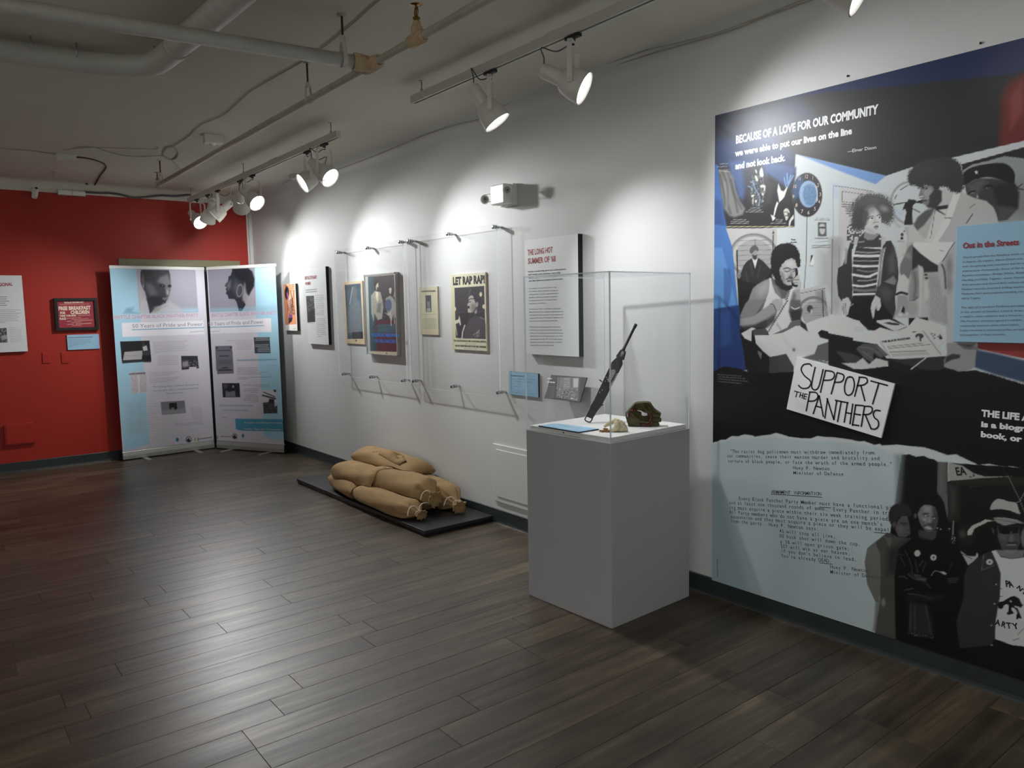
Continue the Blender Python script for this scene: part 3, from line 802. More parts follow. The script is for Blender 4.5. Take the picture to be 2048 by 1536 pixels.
# ------------------------------------------------------------------ lettering: outlines of the built-in font laid on the sheet
_gc = {}
def glyph(ch, bold):
    k = (ch, bold)
    if k in _gc: return _gc[k]
    def mesh_of(body):
        cu = bpy.data.curves.new('g', 'FONT'); cu.body = body; cu.size = 1.0; cu.resolution_u = 2; cu.offset = bold
        ob = bpy.data.objects.new('g', cu); me = ob.to_mesh()
        V = np.array([v.co[:2] for v in me.vertices]) if len(me.vertices) else np.zeros((0, 2))
        F = [tuple(p.vertices) for p in me.polygons]
        ob.to_mesh_clear(); bpy.data.objects.remove(ob); bpy.data.curves.remove(cu)
        return V, F
    V, F = mesh_of(ch)
    bar = mesh_of('|')[0]; both = mesh_of(ch+'|')[0]
    adv = both[:, 0].max()-bar[:, 0].max()
    _gc[k] = (V, F, adv); return _gc[k]
CAPH = 0.729
def lettering(name, parent, pr, lines, m='ink', off=0.0006, bold=0.0, mono=False, mid=None, skew=0.0, thick=0.0, kind=None):
    """lines: (text, (x0,y0), (x1,y1) baseline ends, cap height) all in survey coordinates of the sheet pr"""
    if kind is None and len(lines) > 1:
        return [lettering(name, parent, pr, [l_], m, off, bold, mono, mid, skew, thick) for l_ in lines]
    g = G()
    for ln in lines:
        txt, p0, p1, hp = ln[:4]
        a, b = pr.uv(*p0), pr.uv(*p1)
        d = b-a; L = np.linalg.norm(d); d = d/L
        n = np.array([-d[1], d[0]])
        c = pr.uv(p0[0], p0[1]-hp); ch = abs((c-a)@n)
        gl = [glyph(t, bold) for t in txt]
        adv = [0.6 if mono else q[2] for q in gl]
        tot = sum(adv)
        sx_, sy_ = L/tot, ch/CAPH
        x = 0.0
        for (V, F, _), w in zip(gl, adv):
            if len(V):
                cx = 0.0
                if mono: cx = (0.6-(V[:, 0].min()+V[:, 0].max()))/2
                XY = a+((V[:, 0]+cx+x+skew*V[:, 1])*sx_)[:, None]*d+(V[:, 1]*sy_)[:, None]*n
                W = pr.O+XY[:, :1]*pr.U+XY[:, 1:]*pr.V+pr.N*off
                g.add(W, F)
            x += w
    return g.build(name, M[m] if isinstance(m, str) else m, parent, kind=kind)
def strokes(name, parent, pr, S, w, m='ink', off=0.0007, n=6, kind=None):
    """hand lettering: each stroke a smooth path of sheet points drawn with a flat marker; w in metres"""
    g = G()
    for st in S:
        sm = st[0] == 's'
        Q = [pr.uv(*q) for q in (P2(st[1:]) if sm else P2(st))]
        if sm: Q = smooth_curve(Q, n)
        Q = np.array(Q); V = []; 
        for i in range(len(Q)):
            t = Q[min(i+1, len(Q)-1)]-Q[max(i-1, 0)]; t /= np.linalg.norm(t)+1e-12; nn = np.array([-t[1], t[0]])
            e = t*w*0.4*(-1 if i == 0 else (1 if i == len(Q)-1 else 0))
            for sg in (-1, 1):
                q = Q[i]+nn*sg*w/2+e; V.append(pr.O+q[0]*pr.U+q[1]*pr.V+pr.N*off)
        g.add(V, [(2*i, 2*i+1, 2*i+3, 2*i+2) for i in range(len(Q)-1)])
    return g.build(name, M[m], parent, kind=kind)

# ------------------------------------------------------------------ the mural on the right wall
MX = -0.010
a_ = atx(1429, 230, MX); b_ = atx(1425, 1157, MX)
MY, MZ0, MZ1 = float((a_[1]+b_[1])/2), 0.089, 2.452
mural = thing('mural', (0, MY, MZ0), 'floor-to-ceiling black, white and blue photo mural at the right end of the white wall', 'mural')
SEAM = 1.222
MH = MZ1-MZ0
p = Print((MX, MY, MZ0), (0, -1, 0), (0, 0, 1), np.concatenate([np.arange(0, 1.46, 0.0034), np.arange(1.46, 2.44, 0.03)]), np.linspace(0, MH, 700), 40)
Z = p.Z
# --- upper field: charcoal, navy band, fan of rays
Z(1400, 60, 3.1605)
p.pg((38, 40, 42), '0,0 3200,0 3200,1100 0,1100', 2)
p.pg((30, 42, 82), '0,560 90,520 2048,20 3200,-260 3200,180 2048,270 1250,352 760,400 480,440 250,500 90,560', 5)
p.pg((50, 62, 96), '90,540 620,425 760,560 560,700 230,800 90,800', 22, a=0.7)
for q in ('90,560 180,540 330,600 300,640', '90,600 140,600 330,780 290,800', '100,560 420,470 440,500'):
    p.pg((30, 34, 46), q, 5, a=0.5)
p.pg((44, 70, 116), '90,700 420,640 605,790 600,950 430,1010 330,900 90,860', 16, a=0.8)
p.pg((106, 36, 32), '1905,420 1950,330 2048,270 3200,120 3200,430 2048,720 1890,752', 16)
p.pg((160, 84, 78), '1960,420 2030,330 2048,500 1960,640', 12, a=0.5)
# --- office photograph base
p.pg((204, 212, 215), '605,785 1175,922 1335,868 2048,700 3200,450 3200,2300 230,2300 165,1262 597,1245 597,885', 1)
p.pg((120, 158, 214), '625,790 1175,922 1110,975 930,910', 3)
p.pg((186, 200, 220), '830,960 1300,1150 1250,1200 840,1060', 8, a=0.6)
p.pg((38, 40, 42), '1175,918 1335,866 1700,760 1700,700 1100,800', 1)
# --- collage of poster, drapery, raised hand
Z(1420, 300, 8.533)
p.pg((42, 42, 46), '80,330 430,250 1465,300 1465,420 1400,700 1435,1050 1435,1300 280,1300 200,900', 4)
p.pg((74, 100, 150), '330,190 860,180 1460,300 1440,430 1330,640 1200,560 1000,420 930,560 930,700 800,760 640,640 560,860 480,800 420,560 330,400', 9, a=0.9)
p.pg((62, 62, 66), '560,340 700,230 880,230 960,440 1090,600 1050,900 900,1000 700,960 600,760', 10, a=0.85)
p.pg((128, 130, 128), '135,330 300,330 400,480 440,680 500,850 600,1000 560,1100 420,1150 330,1120 270,1040 230,1000 200,860 170,640', 5)
for q in ('210,360 290,600 300,900 350,1080', '300,380 370,620 430,860 470,1060', '170,420 230,700 260,960', '360,500 420,760 540,1000'):
    p.ln((66, 66, 68), q, 26, 5, 5, a=0.75)
p.ln((160, 162, 160), '250,560 280,760 290,960', 30, 6, 5, a=0.6)
p.pg((66, 112, 182), '60,240 130,250 160,560 215,900 240,1110 285,1310 300,1560 60,1560', 2.5)
p.pg((44, 78, 140), '60,820 190,860 235,1100 260,1290 60,1290', 9, a=0.8)
for q in ('850,350 885,300 915,440 870,460 845,410', '765,440 800,450 822,520 790,530', '855,610 900,592 945,610 940,690 920,700 915,640 870,640', '880,730 915,740 915,780 890,770',
          '700,780 740,760 755,790 720,805', '728,830 745,830 738,920 725,915', '770,850 800,860 795,900 770,890', '885,845 915,870 905,885', '770,330 800,360 800,400 780,380'):
    p.pg((214, 216, 206), q, 1.6, 3)
for q in ('735,520 760,640 820,740', '650,620 700,640 720,700', '690,540 730,560', '830,760 850,860 830,960'):
    p.ln((120, 160, 200), q, 18, 2, 4, a=0.9)
p.hatch((176, 178, 172), '720,420 900,420 950,700 900,980 720,960 680,700', 0.22, 0.6, 4, 1)
p.pg((226, 230, 224), '1165,565 1148,700 1170,820 1180,895 1230,850 1270,800 1305,700 1335,600 1255,705 1212,690 1190,630', 1.4)
for q in ('1265,470 1300,640', '1315,400 1320,580', '1335,600 1420,440', '1380,430 1340,560'):
    p.ln((130, 168, 214), q, 18, 1.5)
p.pg((226, 230, 222), '1140,880 1170,905 1140,985 1100,1130 1082,1122 1105,985', 1.2)
p.pg((226, 230, 222), '1033,1100 1085,1128 1122,1160 1092,1192 1065,1212 1058,1168', 1.2)
p.pg((206, 208, 200), '1256,1040 1290,996 1335,1010 1364,1080 1350,1135 1302,1205 1282,1150 1264,1100', 1.4, 4)
p.ln(50, '1270,1062 1320,1056', 12, 1); p.ln(50, '1285,1125 1320,1120', 14, 1); p.pg(60, '1320,1060 1364,1080 1350,1135 1330,1150', 2)
p.pg((220, 222, 214), '1425,1102 1388,1150 1350,1210 1342,1296 1366,1296 1384,1220 1432,1165', 1.2)
p.ln((206, 196, 150), '280,1308 1436,1306', 12, 1)
for r_ in ((690, 990, 850, 990), (660, 1025, 880, 1025), (615, 1056, 905, 1056), (400, 1190, 612, 1190), (358, 1222, 662, 1222), (350, 1252, 660, 1252), (1128, 1192, 1240, 1192), (1130, 1220, 1225, 1220), (1040, 1250, 1290, 1250), (170, 240, 300, 230), (120, 290, 290, 280), (150, 350, 330, 372)):
    p.rule((206, 206, 200), *r_, 1.3, 0.7, 3)
# small framed print and the wall lettering behind it
p.pg(96, '1842,1235 1988,1235 1988,1475 1842,1475', 1)
p.pg(196, '1875,1270 1950,1270 1965,1350 1945,1430 1890,1430 1868,1350', 1.5, 4); p.ln(70, '1870,1325 1960,1325', 30, 1)
p.rule(80, 1790, 1195, 2040, 1195, 1.1, 0.7, 2); p.rule(80, 1810, 1168, 2030, 1168, 1.0, 0.5, 5); p.rule(70, 1790, 1505, 2010, 1505, 1.2, 0.7, 7)
# clock
p.ln(60, '1655,1130 1650,1560', 9, 1)
p.el((46, 48, 54), 1657, 765, 258, 376, 0, 1.3)
p.el((150, 134, 100), 1657, 768, 258, 376, 0, 1, 0.5, ring=6)
p.pg((70, 104, 152), '1490,470 1560,440 1600,560 1540,760 1440,860 1400,740 1420,600', 8, a=0.75)
p.el((150, 178, 210), 1680, 752, 158, 230, 0, 1.3)
p.el((112, 146, 186), 1705, 765, 118, 190, 0, 3)
p.hatch((76, 108, 150), '1600,600 1800,600 1820,780 1760,940 1640,930 1590,800', 0.4, 0.6, 9, 1)
p.pg((214, 222, 214), '1770,560 1830,640 1840,860 1810,900 1826,760 1815,660', 1.5)
# --- beret portrait, upper right
Z(1780, 280, 7.642)
p.pg((40, 34, 36), '1085,330 2048,90 3600,-220 3600,100 2048,290 1750,250 1500,320 1250,380 1110,470', 1)
p.pg((206, 210, 208), '1083,322 2048,66 3600,-330 3600,-280 2048,110 1092,370', 1)
p.pg((150, 158, 158), '1108,470 1250,380 1500,318 1750,246 2048,284 3600,350 3600,1400 1600,1300 1110,560', 1.2, rag=0.5)
p.el(126, 2030, 900, 180, 260, 0, 20, 0.6)
p.pg(60, '1140,690 1350,590 1560,590 1890,640 1970,800 1960,1040 1900,1100 1790,1220 1640,1240 1480,930 1180,860', 2.5)
p.pg(96, '1180,690 1400,590 1500,640 1420,720 1360,800 1330,900 1240,860', 12, a=0.8)
p.pg(30, '1560,700 1890,640 1970,800 1950,1040 1640,1000', 8, a=0.8)
p.pg(84, '1640,1010 1950,1050 1880,1130 1780,1220 1660,1240', 9, a=0.7)
p.pg(24, '1118,570 1150,480 1250,420 1450,372 1700,350 1830,400 1905,510 1885,660 1700,610 1500,565 1300,605 1130,690', 1.6, 4)
p.el(20, 1500, 712, 70, 26, -8, 2); p.el(150, 1495, 728, 34, 12, -10, 1.2); p.el(16, 1500, 722, 16, 14)
p.el(20, 1250, 800, 60, 20, -20, 2); p.el(140, 1255, 812, 40, 8, -20, 1)
p.pg(170, '1325,830 1350,860 1350,892 1322,880', 1.2)
p.pg(220, '1320,455 1330,478 1356,480 1336,496 1344,520 1324,508 1300,522 1308,494 1290,478 1314,476', 1)
p.ln(24, '1900,680 1960,740 2048,760', 16, 1.2, 4); p.ln(24, '1960,720 2020,670', 14, 1.2)
# --- ringed emblem on the wall, rifle silhouette
Z(1650, 360, 10.24)
p.el(158, 1745, 470, 395, 430, 0, 1.5, 0.9, ring=44)
p.ln(140, '1400,760 1480,920 1620,1000', 40, 4, 4, a=0.35)
p.rule(60, 1430, 380, 1470, 310, 1.6, 0.9, 1); p.rule(60, 1540, 205, 1700, 105, 1.6, 0.9, 2); p.rule(50, 1800, 590, 1950, 665, 2.0, 0.9, 3)
p.ln(34, '1400,505 1700,452', 20, 1); p.pg(34, '1588,605 1640,470 1690,455 1702,402 1740,395 1850,408 1880,440 2045,378 2045,490 1860,468 1800,520 1792,640 1660,640 1640,590 1620,605', 1)
p.pg(38, '1672,620 1790,620 1792,915 1616,926', 1)
# --- wall poster behind the boy
p.pg(198, '290,165 960,225 960,800 330,1540 270,1540', 1.5)
p.ln(70, '190,118 450,150 970,232', 9, 1); p.ln(90, '170,110 165,1540', 5, 2, a=0.6)
p.ln(70, '350,232 350,445 620,470', 8, 1); p.ln(70, '350,232 780,290', 8, 1)
for r_ in ((350, 495, 560, 510), (350, 545, 560, 555), (430, 590, 560, 600), (430, 635, 540, 640), (440, 685, 540, 690), (500, 735, 540, 738)): p.rule(70, *r_, 2.0, 0.8, 4)
p.pg(150, '130,1200 290,1200 290,1560 130,1560', 14, a=0.6)
# patch on the far wall with dark blots, right of the boy
p.pg(214, '1540,960 1700,980 1690,1230 1540,1220', 1.2); p.el(50, 1580, 1120, 28, 36, 0, 1.2); p.el(40, 1575, 1195, 30, 30, 0, 1.2); p.el(70, 1625, 1050, 16, 18, 0, 1.2); p.ln(90, '1700,990 1690,1220', 9, 1)
p.rule(120, 1490, 1255, 1640, 1265, 2.2, 0.6, 6)
# --- door frame, leaning picture, cabinet: middle of the photograph
Z(1440, 450, 8.533)
p.pg(168, '1700,440 1900,430 1900,1100 1700,1050', 26, a=0.8)
p.pg(176, '1930,200 2060,200 2060,1560 1930,1560', 9, a=0.6)
p.ln(96, '1918,250 1905,1560', 17, 1.5); p.ln(120, '2035,380 2035,700', 10, 2)
p.ln(60, '1485,-20 1470,600 1436,1080', 9, 1)
p.rule(70, 1575, 355, 1885, 345, 1.3, 0.8, 3); p.rule(70, 1570, 385, 1880, 378, 1.3, 0.8, 4); p.rule(110, 1620, 300, 1870, 272, 1.0, 0.5, 4); p.rule(80, 1620, 232, 1850, 228, 1.3, 0.7, 9)
p.pg(60, '1550,515 1590,512 1560,620 1540,640', 1.2); p.pg(228, '1590,520 1610,640 1560,700 1540,650', 1.2); p.ln(110, '1525,690 1590,705', 8, 1)
p.pg(190, '1340,1110 1800,1010 1835,1020 1850,1060 1345,1172', 1.2); p.ln(80, '1345,1172 1800,1078', 9, 1)
p.pg(186, '1350,1180 1790,1090 1860,1560 1350,1560', 1); p.pg(130, '1640,1130 1800,1100 1850,1560 1640,1560', 9, a=0.7)
p.el(110, 1600, 1500, 262, 262, 0, 1.2, 0.8, ring=46); p.el(165, 1600, 1520, 200, 210, 0, 1.5)
for y in range(1330, 1560, 44): p.ln(110, f'1420,{y} 1780,{y-10}', 6, 1, a=0.6)
p.ln(60, '1745,1110 1765,1560', 16, 1.2); p.pg(200, '1790,1090 1815,1085 1890,1560 1850,1560', 1.2)
p.el(70, 1535, 1430, 52, 62, 0, 1.2); p.pg(190, '1545,1450 1575,1430 1580,1480 1560,1530 1545,1500', 1.2)
# framed poster at far left, ringed chair figure
p.pg(188, '95,55 972,58 972,500 860,900 300,1340 240,1000', 1.2)
p.el(118, 575, 520, 388, 352, 0, 1.3, 0.9, ring=52); p.el(168, 575, 520, 372, 338, 0, 1.2, 0.9, ring=14)
p.el(164, 585, 540, 325, 290, 0, 1.5)
for y in range(270, 860, 84): p.ln(96, f'285,{y} 880,{y-16}', 7, 1, a=0.8)
p.ln(96, '600,250 600,400', 9, 1)
p.ln(58, '908,170 900,640', 18, 1.1); p.pg(50, '910,92 932,150 890,150', 1)
p.pg(44, '350,840 400,700 460,620 540,570 650,560 740,620 800,690 870,760 900,950 640,1200 420,1330 330,1250 300,1060', 1.3)
for q in ('520,660 560,860', '440,800 480,1000', '690,700 640,900'): p.ln(84, q, 16, 3, a=0.7)
p.pg(212, '545,565 600,742 648,555 600,600', 1); p.pg(150, '545,450 575,440 630,420 640,500 620,560 590,590 560,530', 1.5)
p.pg(62, '545,500 600,520 640,505 620,575 590,592 560,560', 1.5); p.pg(88, '505,430 540,370 610,350 655,400 650,450 600,430 545,490 515,475', 1.2, 3)
p.ln(36, '290,435 300,900 330,1250', 22, 1.2); p.el(120, 315, 865, 42, 36, 0, 2)
p.pg(26, '300,900 420,960 600,1000 760,930 880,800 900,950 560,1090 470,1330 380,1560 320,1560', 2)
Z(1400, 400, 3.1605)
p.pg((70, 118, 184), '80,150 160,168 205,300 235,620 270,860 292,1075 80,1085', 1.5)
p.pg((100, 152, 210), '86,300 140,300 230,660 90,690', 2.5, a=0.7)
p.pg((40, 66, 120), '150,430 190,440 200,560 175,700 150,640', 4, a=0.45)
p.pg((30, 54, 110), '80,690 250,665 270,860 292,1075 80,1085', 3)
p.pg((50, 84, 146), '100,700 190,700 200,900 110,950', 8, a=0.6)
p.pg((24, 24, 27), '245,640 300,600 420,760 440,900 440,1090 290,1075 262,850', 1)
# --- seated man on the telephone
Z(1440, 450, 8.533)
p.pg(136, '870,900 760,945 640,1010 560,1080 520,1180 480,1300 420,1400 335,1560 700,1560 760,1350 830,1150', 2.5)
p.pg(164, '760,960 840,960 820,1120 720,1230 640,1200 640,1060', 12, a=0.8); p.pg(54, '700,1300 780,1280 700,1440 620,1560 560,1560', 6, a=0.9)
p.pg(204, '838,900 880,915 900,1050 960,1200 1050,1275 1130,1250 1200,1075 1190,1200 1200,1560 700,1560 760,1350 835,1150 845,1000', 1.4)
p.pg(92, '880,880 960,960 1100,1080 1180,1090 1120,1250 1050,1262 940,1150 890,1000', 3); p.pg(150, '900,1010 960,1040 1030,1160 1050,1250 960,1170', 6, a=0.6)
p.pg(178, '1045,720 1100,620 1180,575 1250,585 1305,650 1312,740 1290,800 1262,890 1232,960 1190,1015 1120,1010 1070,930 1015,850 1010,780', 1.5, 4)
p.pg(206, '1120,640 1230,610 1280,700 1200,720 1130,700', 10, a=0.8); p.pg(120, '1020,780 1080,820 1110,930 1120,1000 1060,930', 5, a=0.8)
p.pg(150, '890,765 935,760 932,860 895,892 878,830', 1.5)
p.ln(44, '1085,748 1150,732 1215,758', 16, 1.2, 4); p.ln(44, '1240,762 1290,742', 15, 1.2); p.ln(40, '1105,785 1145,796 1190,778', 13, 1.2, 4); p.ln(40, '1245,795 1280,780', 11, 1.2)
p.pg(110, '1215,780 1235,860 1245,895 1180,900 1165,862 1200,850', 3, a=0.8); p.ln(36, '1172,890 1240,900', 14, 1.2)
p.ln(60, '1135,922 1180,912 1235,918', 18, 1.4, 4); p.ln(96, '1150,950 1225,945', 20, 1.5); p.ln(44, '1150,968 1220,968', 9, 1)
p.pg(34, '930,940 990,880 1040,900 1095,1000 1150,1030 1230,1020 1240,1075 1150,1130 1040,1090 950,1010', 2.5, rag=0.6)
p.pg(28, '872,720 866,560 900,440 980,350 1090,312 1200,312 1290,365 1350,470 1372,600 1368,695 1325,720 1300,650 1262,590 1190,572 1105,622 1045,705 1015,800 1040,905 960,950 905,860 860,790', 1.6, 3, rag=1.0)
p.ln(22, '1302,755 1308,860 1268,935 1240,985 1260,1030 1335,1045', 42, 1.2, 5)
p.pg(184, '1328,852 1362,880 1350,930 1388,985 1372,1085 1292,1172 1248,1128 1290,1075 1335,1030 1262,1000 1240,962 1275,900', 1.4, 3); p.ln(70, '1270,935 1350,935', 9, 1.5); p.ln(90, '1250,985 1330,990', 7, 1.5)
p.pg(160, '1250,1120 1365,1085 1370,1300 1400,1460 1380,1560 1200,1560 1200,1340', 3); p.pg(92, '1250,1150 1290,1180 1290,1400 1210,1500 1200,1340', 7, a=0.8)
p.pg(66, '1205,1440 1395,1430 1380,1560 1200,1560', 5, a=0.9); p.ln(226, '1215,1402 1280,1432 1352,1402', 15, 1.2, 5)
p.pg(160, '560,1560 760,1440 880,1340 960,1262 1040,1275 1065,1400 980,1470 860,1560', 2.5)
p.pg(96, '900,1330 950,1270 1045,1290 1060,1400 970,1460 940,1400', 5, a=0.45); p.ln(40, '850,1350 920,1370 955,1440', 12, 1.3, 4)
zz = [(1200-(160*i/24)+(16 if i % 2 else -16), 1070+480*i/24) for i in range(25)]
p.ln(26, zz, 10, 1)
Z(1460, 600, 8.533)
p.pg(124, '165,340 200,200 260,60 320,0 610,0 480,190 440,250 230,345', 3)
p.pg(204, '640,0 980,0 1020,200 1030,350 980,470 880,500 720,560 640,560 600,480 740,350 810,200 560,180', 1.4)
p.pg(150, '175,330 440,262 560,160 690,70 780,110 800,210 620,340 440,430 240,480 165,430', 2.5)
p.pg(62, '190,450 420,420 620,330 790,215 760,360 640,470 430,485 250,505', 6, a=0.92)
p.pg(168, '690,75 730,0 900,0 905,95 840,190 792,195 770,125', 1.6); p.ln(36, '685,72 740,80 790,190', 11, 1.2, 4)
p.pg(150, '800,370 880,500 860,520 790,430', 3, a=0.6)
p.pg(96, '1040,0 1200,0 1230,180 1200,330 1050,360 1000,200', 4); p.pg(44, '1020,180 1230,160 1200,340 1060,370', 5, a=0.9); p.ln(226, '1045,120 1110,155 1185,125', 15, 1.2, 5)
zz = [(985-(330*i/30)+(14 if i % 2 else -14), 0+540*i/30) for i in range(31)]
p.ln(26, zz, 10, 1)
p.pg(100, '980,470 1030,380 1210,340 1215,430 1130,450 900,560 720,590', 1.5)
p.pg(44, '1205,350 1330,440 1355,560 1200,450', 1.2)
p.pg(22, '160,500 640,560 1090,1130 1070,1300 640,1260 300,1240', 1); 
p.pg(74, '378,515 600,478 660,560 600,620 400,605', 1.3)
p.pg(208, '190,570 370,468 445,490 372,522 366,706 250,655', 1.2)
p.pg(208, '1290,400 1500,320 1760,248 2100,300 2100,480 1880,510 2100,560 2100,660 1600,530 1460,560 1560,680 1520,745 1340,570', 1.3)
p.pg(22, '1500,560 1560,510 1640,530 1900,590 2100,640 2100,1200 1750,1150 1740,690 1540,640', 1.5)
p.pg(208, '418,602 660,600 900,560 1130,438 1200,452 1530,750 1440,920 1100,1120 1050,1130 960,930 680,970 560,872 440,740', 1.3)
p.ln(170, '900,620 1000,760 1120,850', 30, 12, 5, a=0.35); p.el(110, 1090, 850, 22, 26, 0, 3)
p.pg(98, '1440,925 1500,770 1740,690 1752,1110 1235,985', 1.3); p.ln(190, '1500,770 1742,692', 9, 1); p.ln(180, '1250,975 1440,915', 14, 1.4)
p.pg(66, '672,982 960,920 1085,1130 1062,1290 666,1250', 1.3); p.ln(120, '672,980 940,922', 8, 1); p.pg(110, '470,860 545,900 530,1020 480,920', 1.6)
p.hatch(200, '1500,1010 1720,1060 1900,1010 1950,1130 1750,1110', 0.5, 0.8, 2, 2)
# --- boy with the big hair
Z(1660, 480, 7.877)
p.pg(150, '0,0 210,0 200,380 110,480 120,900 180,1000 0,1200', 16, a=0.5)
p.pg(50, '320,40 270,200 200,400 128,440 108,640 130,880 190,972 260,900 330,992 366,990 352,500 344,200 380,60', 1.4)
p.pg(160, '240,120 280,140 260,370 228,380', 3); p.ln(200, '350,150 352,600 362,980', 8, 1)
p.pg(54, '830,100 880,20 960,8 1012,110 1060,300 1082,520 1070,700 1025,900 1035,1090 1000,1260 880,1200 790,1050 715,880 750,700 790,400', 1.4)
p.pg(148, '790,160 870,118 842,300 800,700 760,745 782,400', 2); p.ln(214, '872,120 830,300 805,480', 10, 1, 4)
p.pg(104, '905,300 1010,130 1040,300 1040,520 930,540', 12, a=0.7); p.pg(140, '850,660 1000,560 1050,640 1020,725', 4, a=0.9); p.ln(28, '840,668 1035,722', 12, 1)
p.pg(86, '740,770 880,720 1000,800 950,960 860,960', 10, a=0.7)
p.pg(22, '366,876 720,876 830,1000 1010,1240 1240,1380 1000,1440 600,1420 470,1290 250,1200 330,1000', 1.4)
p.pg(56, '460,-60 800,-60 800,150 772,300 752,500 732,700 724,882 368,882 354,500 364,300 402,150', 1.3)
for q, w_, c_ in (('430,95 600,112 792,126', 36, 226), ('405,185 600,200 772,185', 26, 146), ('368,242 560,254 765,246', 40, 228), ('362,326 560,330 765,326', 14, 176),
                  ('364,402 560,416 756,408', 36, 226), ('430,472 600,500 745,478', 26, 120), ('358,545 540,575 640,572', 36, 226), ('635,566 742,520', 36, 226), ('440,640 600,640 732,612', 20, 158),
                  ('362,712 520,728 734,688', 32, 224), ('372,780 540,800 722,782', 40, 122), ('370,858 700,848', 32, 226), ('470,20 620,34 790,44', 18, 150)):
    p.ln(c_, q, w_, 1.2, 4)
p.pg(196, '195,930 290,905 330,990 300,1100 282,1182 215,1188 190,1100 178,1040', 1.4)
for q in ('215,1000 222,1170', '245,1000 250,1170', '190,1040 200,1120'): p.ln(70, q, 8, 1)
p.ln(190, '165,1142 368,1005', 12, 1)
p.pg(200, '715,868 790,918 806,1040 772,1112 740,1112 716,1060 696,1200 682,1248 664,1200 640,1080 652,1000', 1.4); p.ln(110, '735,1040 745,1100', 7, 1.2)
Z(1650, 360, 10.24)
p.hatch(60, '450,920 620,900 760,1020 740,1180 600,1290 450,1260', 0.55, 0.85, 8, 2)
p.pg(64, '745,1130 810,1062 860,1200 1000,1222 1110,1100 1165,1180 1150,1380 640,1380 690,1250', 1.4)
p.ln(170, '690,1275 800,1262', 20, 1.2); p.pg(226, '1100,1200 1140,1180 1148,1215 1120,1225', 1.2); p.pg(190, '590,1230 700,1170 640,1330 600,1330', 2)
p.pg(196, '1150,1130 1240,1170 1240,1290 1180,1350 1150,1300', 2)
p.pg(146, '805,1050 900,1100 1010,1110 1085,1080 1108,1120 1000,1222 880,1236 795,1180', 2)
p.el(84, 965, 600, 425, 325, 0, 5, 1, 3.5); p.el(70, 720, 800, 178, 255, 12, 5, 1, 3); p.el(84, 1255, 660, 138, 250, -8, 5, 1, 3)
p.el(116, 1040, 400, 220, 90, 0, 20, 0.4)
p.pg(208, '842,790 870,640 960,560 1060,590 1130,680 1152,800 1142,960 1092,1062 1010,1108 900,1082 815,980 835,880', 1.6, 4)
p.pg(140, '820,600 900,540 1000,510 1060,560 1010,640 900,700 860,720', 9, a=0.75); p.pg(92, '1000,480 1160,520 1190,720 1120,700 1060,600', 7, a=0.9)
p.el(172, 1215, 590, 80, 52, 20, 8, 0.8); p.pg(84, '800,620 880,640 900,720 850,900 800,960 760,820', 6)
p.pg(170, '820,980 900,1080 1010,1108 1000,1040 900,990', 8, a=0.6)
p.ln(76, '872,800 925,745 992,742', 15, 1.2, 4); p.ln(70, '1062,730 1108,712 1142,735', 15, 1.2, 4)
p.el(236, 935, 800, 40, 17, -12, 1); p.el(40, 962, 784, 17, 17, 0, 1); p.ln(60, '890,812 925,782 980,775', 9, 1, 4); p.el(236, 1098, 778, 28, 15, 0, 1); p.el(36, 1116, 768, 16, 16, 0, 1)
p.ln(104, '1030,852 992,876 1000,892', 11, 1.3); p.ln(96, '1040,872 1088,868', 11, 1.3); p.ln(176, '1010,740 1030,850', 12, 4)
p.pg(112, '998,955 1040,930 1088,934 1094,955 1050,966', 1.3); p.ln(56, '1000,968 1090,962', 8, 1); p.pg(150, '1008,990 1085,984 1070,1008 1022,1008', 1.4)
# --- standing man in the pale coat
Z(1400, 400, 3.1605)
p.pg(186, '1470,0 1560,-40 1780,0 1860,60 1885,140 2200,200 2200,900 1885,900 1742,950 1722,1085 1640,1082 1545,1040 1560,960 1555,800 1400,742 1240,748 1240,590 1290,520 1262,470 1312,240 1290,172 1370,160 1420,120', 1.4)
Z(1660, 480, 7.877)
p.pg(204, '1100,30 1200,20 1190,180 1150,330 1110,420 1070,240', 3)
p.pg(120, '1240,100 1300,60 1300,330 1290,480 1240,620 1130,560 1095,500 1110,380 1160,280', 3)
p.pg(156, '1150,220 1260,200 1280,300 1200,290', 6, a=0.7)
p.pg(50, '1300,90 1440,220 1600,340 1702,400 1702,500 1480,512 1470,450 1390,390 1400,560 1395,900 1330,960 1250,960 1290,500', 2)
p.pg(152, '1290,480 1400,400 1440,700 1400,900 1250,970 1236,800', 5); p.ln(96, '1330,520 1350,700 1330,900', 40, 8, 4, a=0.8)
p.pg(200, '1390,400 1460,420 1450,700 1430,1200 1400,1200 1410,700', 3)
p.pg(222, '1305,60 1420,-20 1990,-20 1900,160 1700,392 1600,340 1420,205 1330,112', 1.6)
p.pg(202, '1088,580 1160,535 1238,620 1222,822 1130,806 1040,832 1050,720', 2); p.ln(34, '1048,856 1120,828 1216,852', 34, 1.3, 4)
p.pg(156, '1068,878 1202,872 1242,980 1225,1130 1190,1160 1170,1060 1130,1040 1085,1130 1005,1252 985,1240 1050,1080 1062,980', 2)
p.el(160, 1300, 1080, 85, 130, 0, 9, 0.85); p.el(214, 1110, 1178, 30, 16, 0, 1.3); p.el(206, 1210, 1160, 22, 22, 0, 1.3); p.pg(24, '1150,1040 1180,1080 1170,1160 1120,1130', 2)
p.pg(176, '1465,518 1702,510 1760,900 1812,1180 1800,1330 1560,1255 1540,1060 1470,950 1448,760', 1.6)
for i in range(9): p.ln(132, f'{1560+i*24},{560+i*8} {1600+i*26},{1230+i*10}', 7, 1.2, a=0.7)
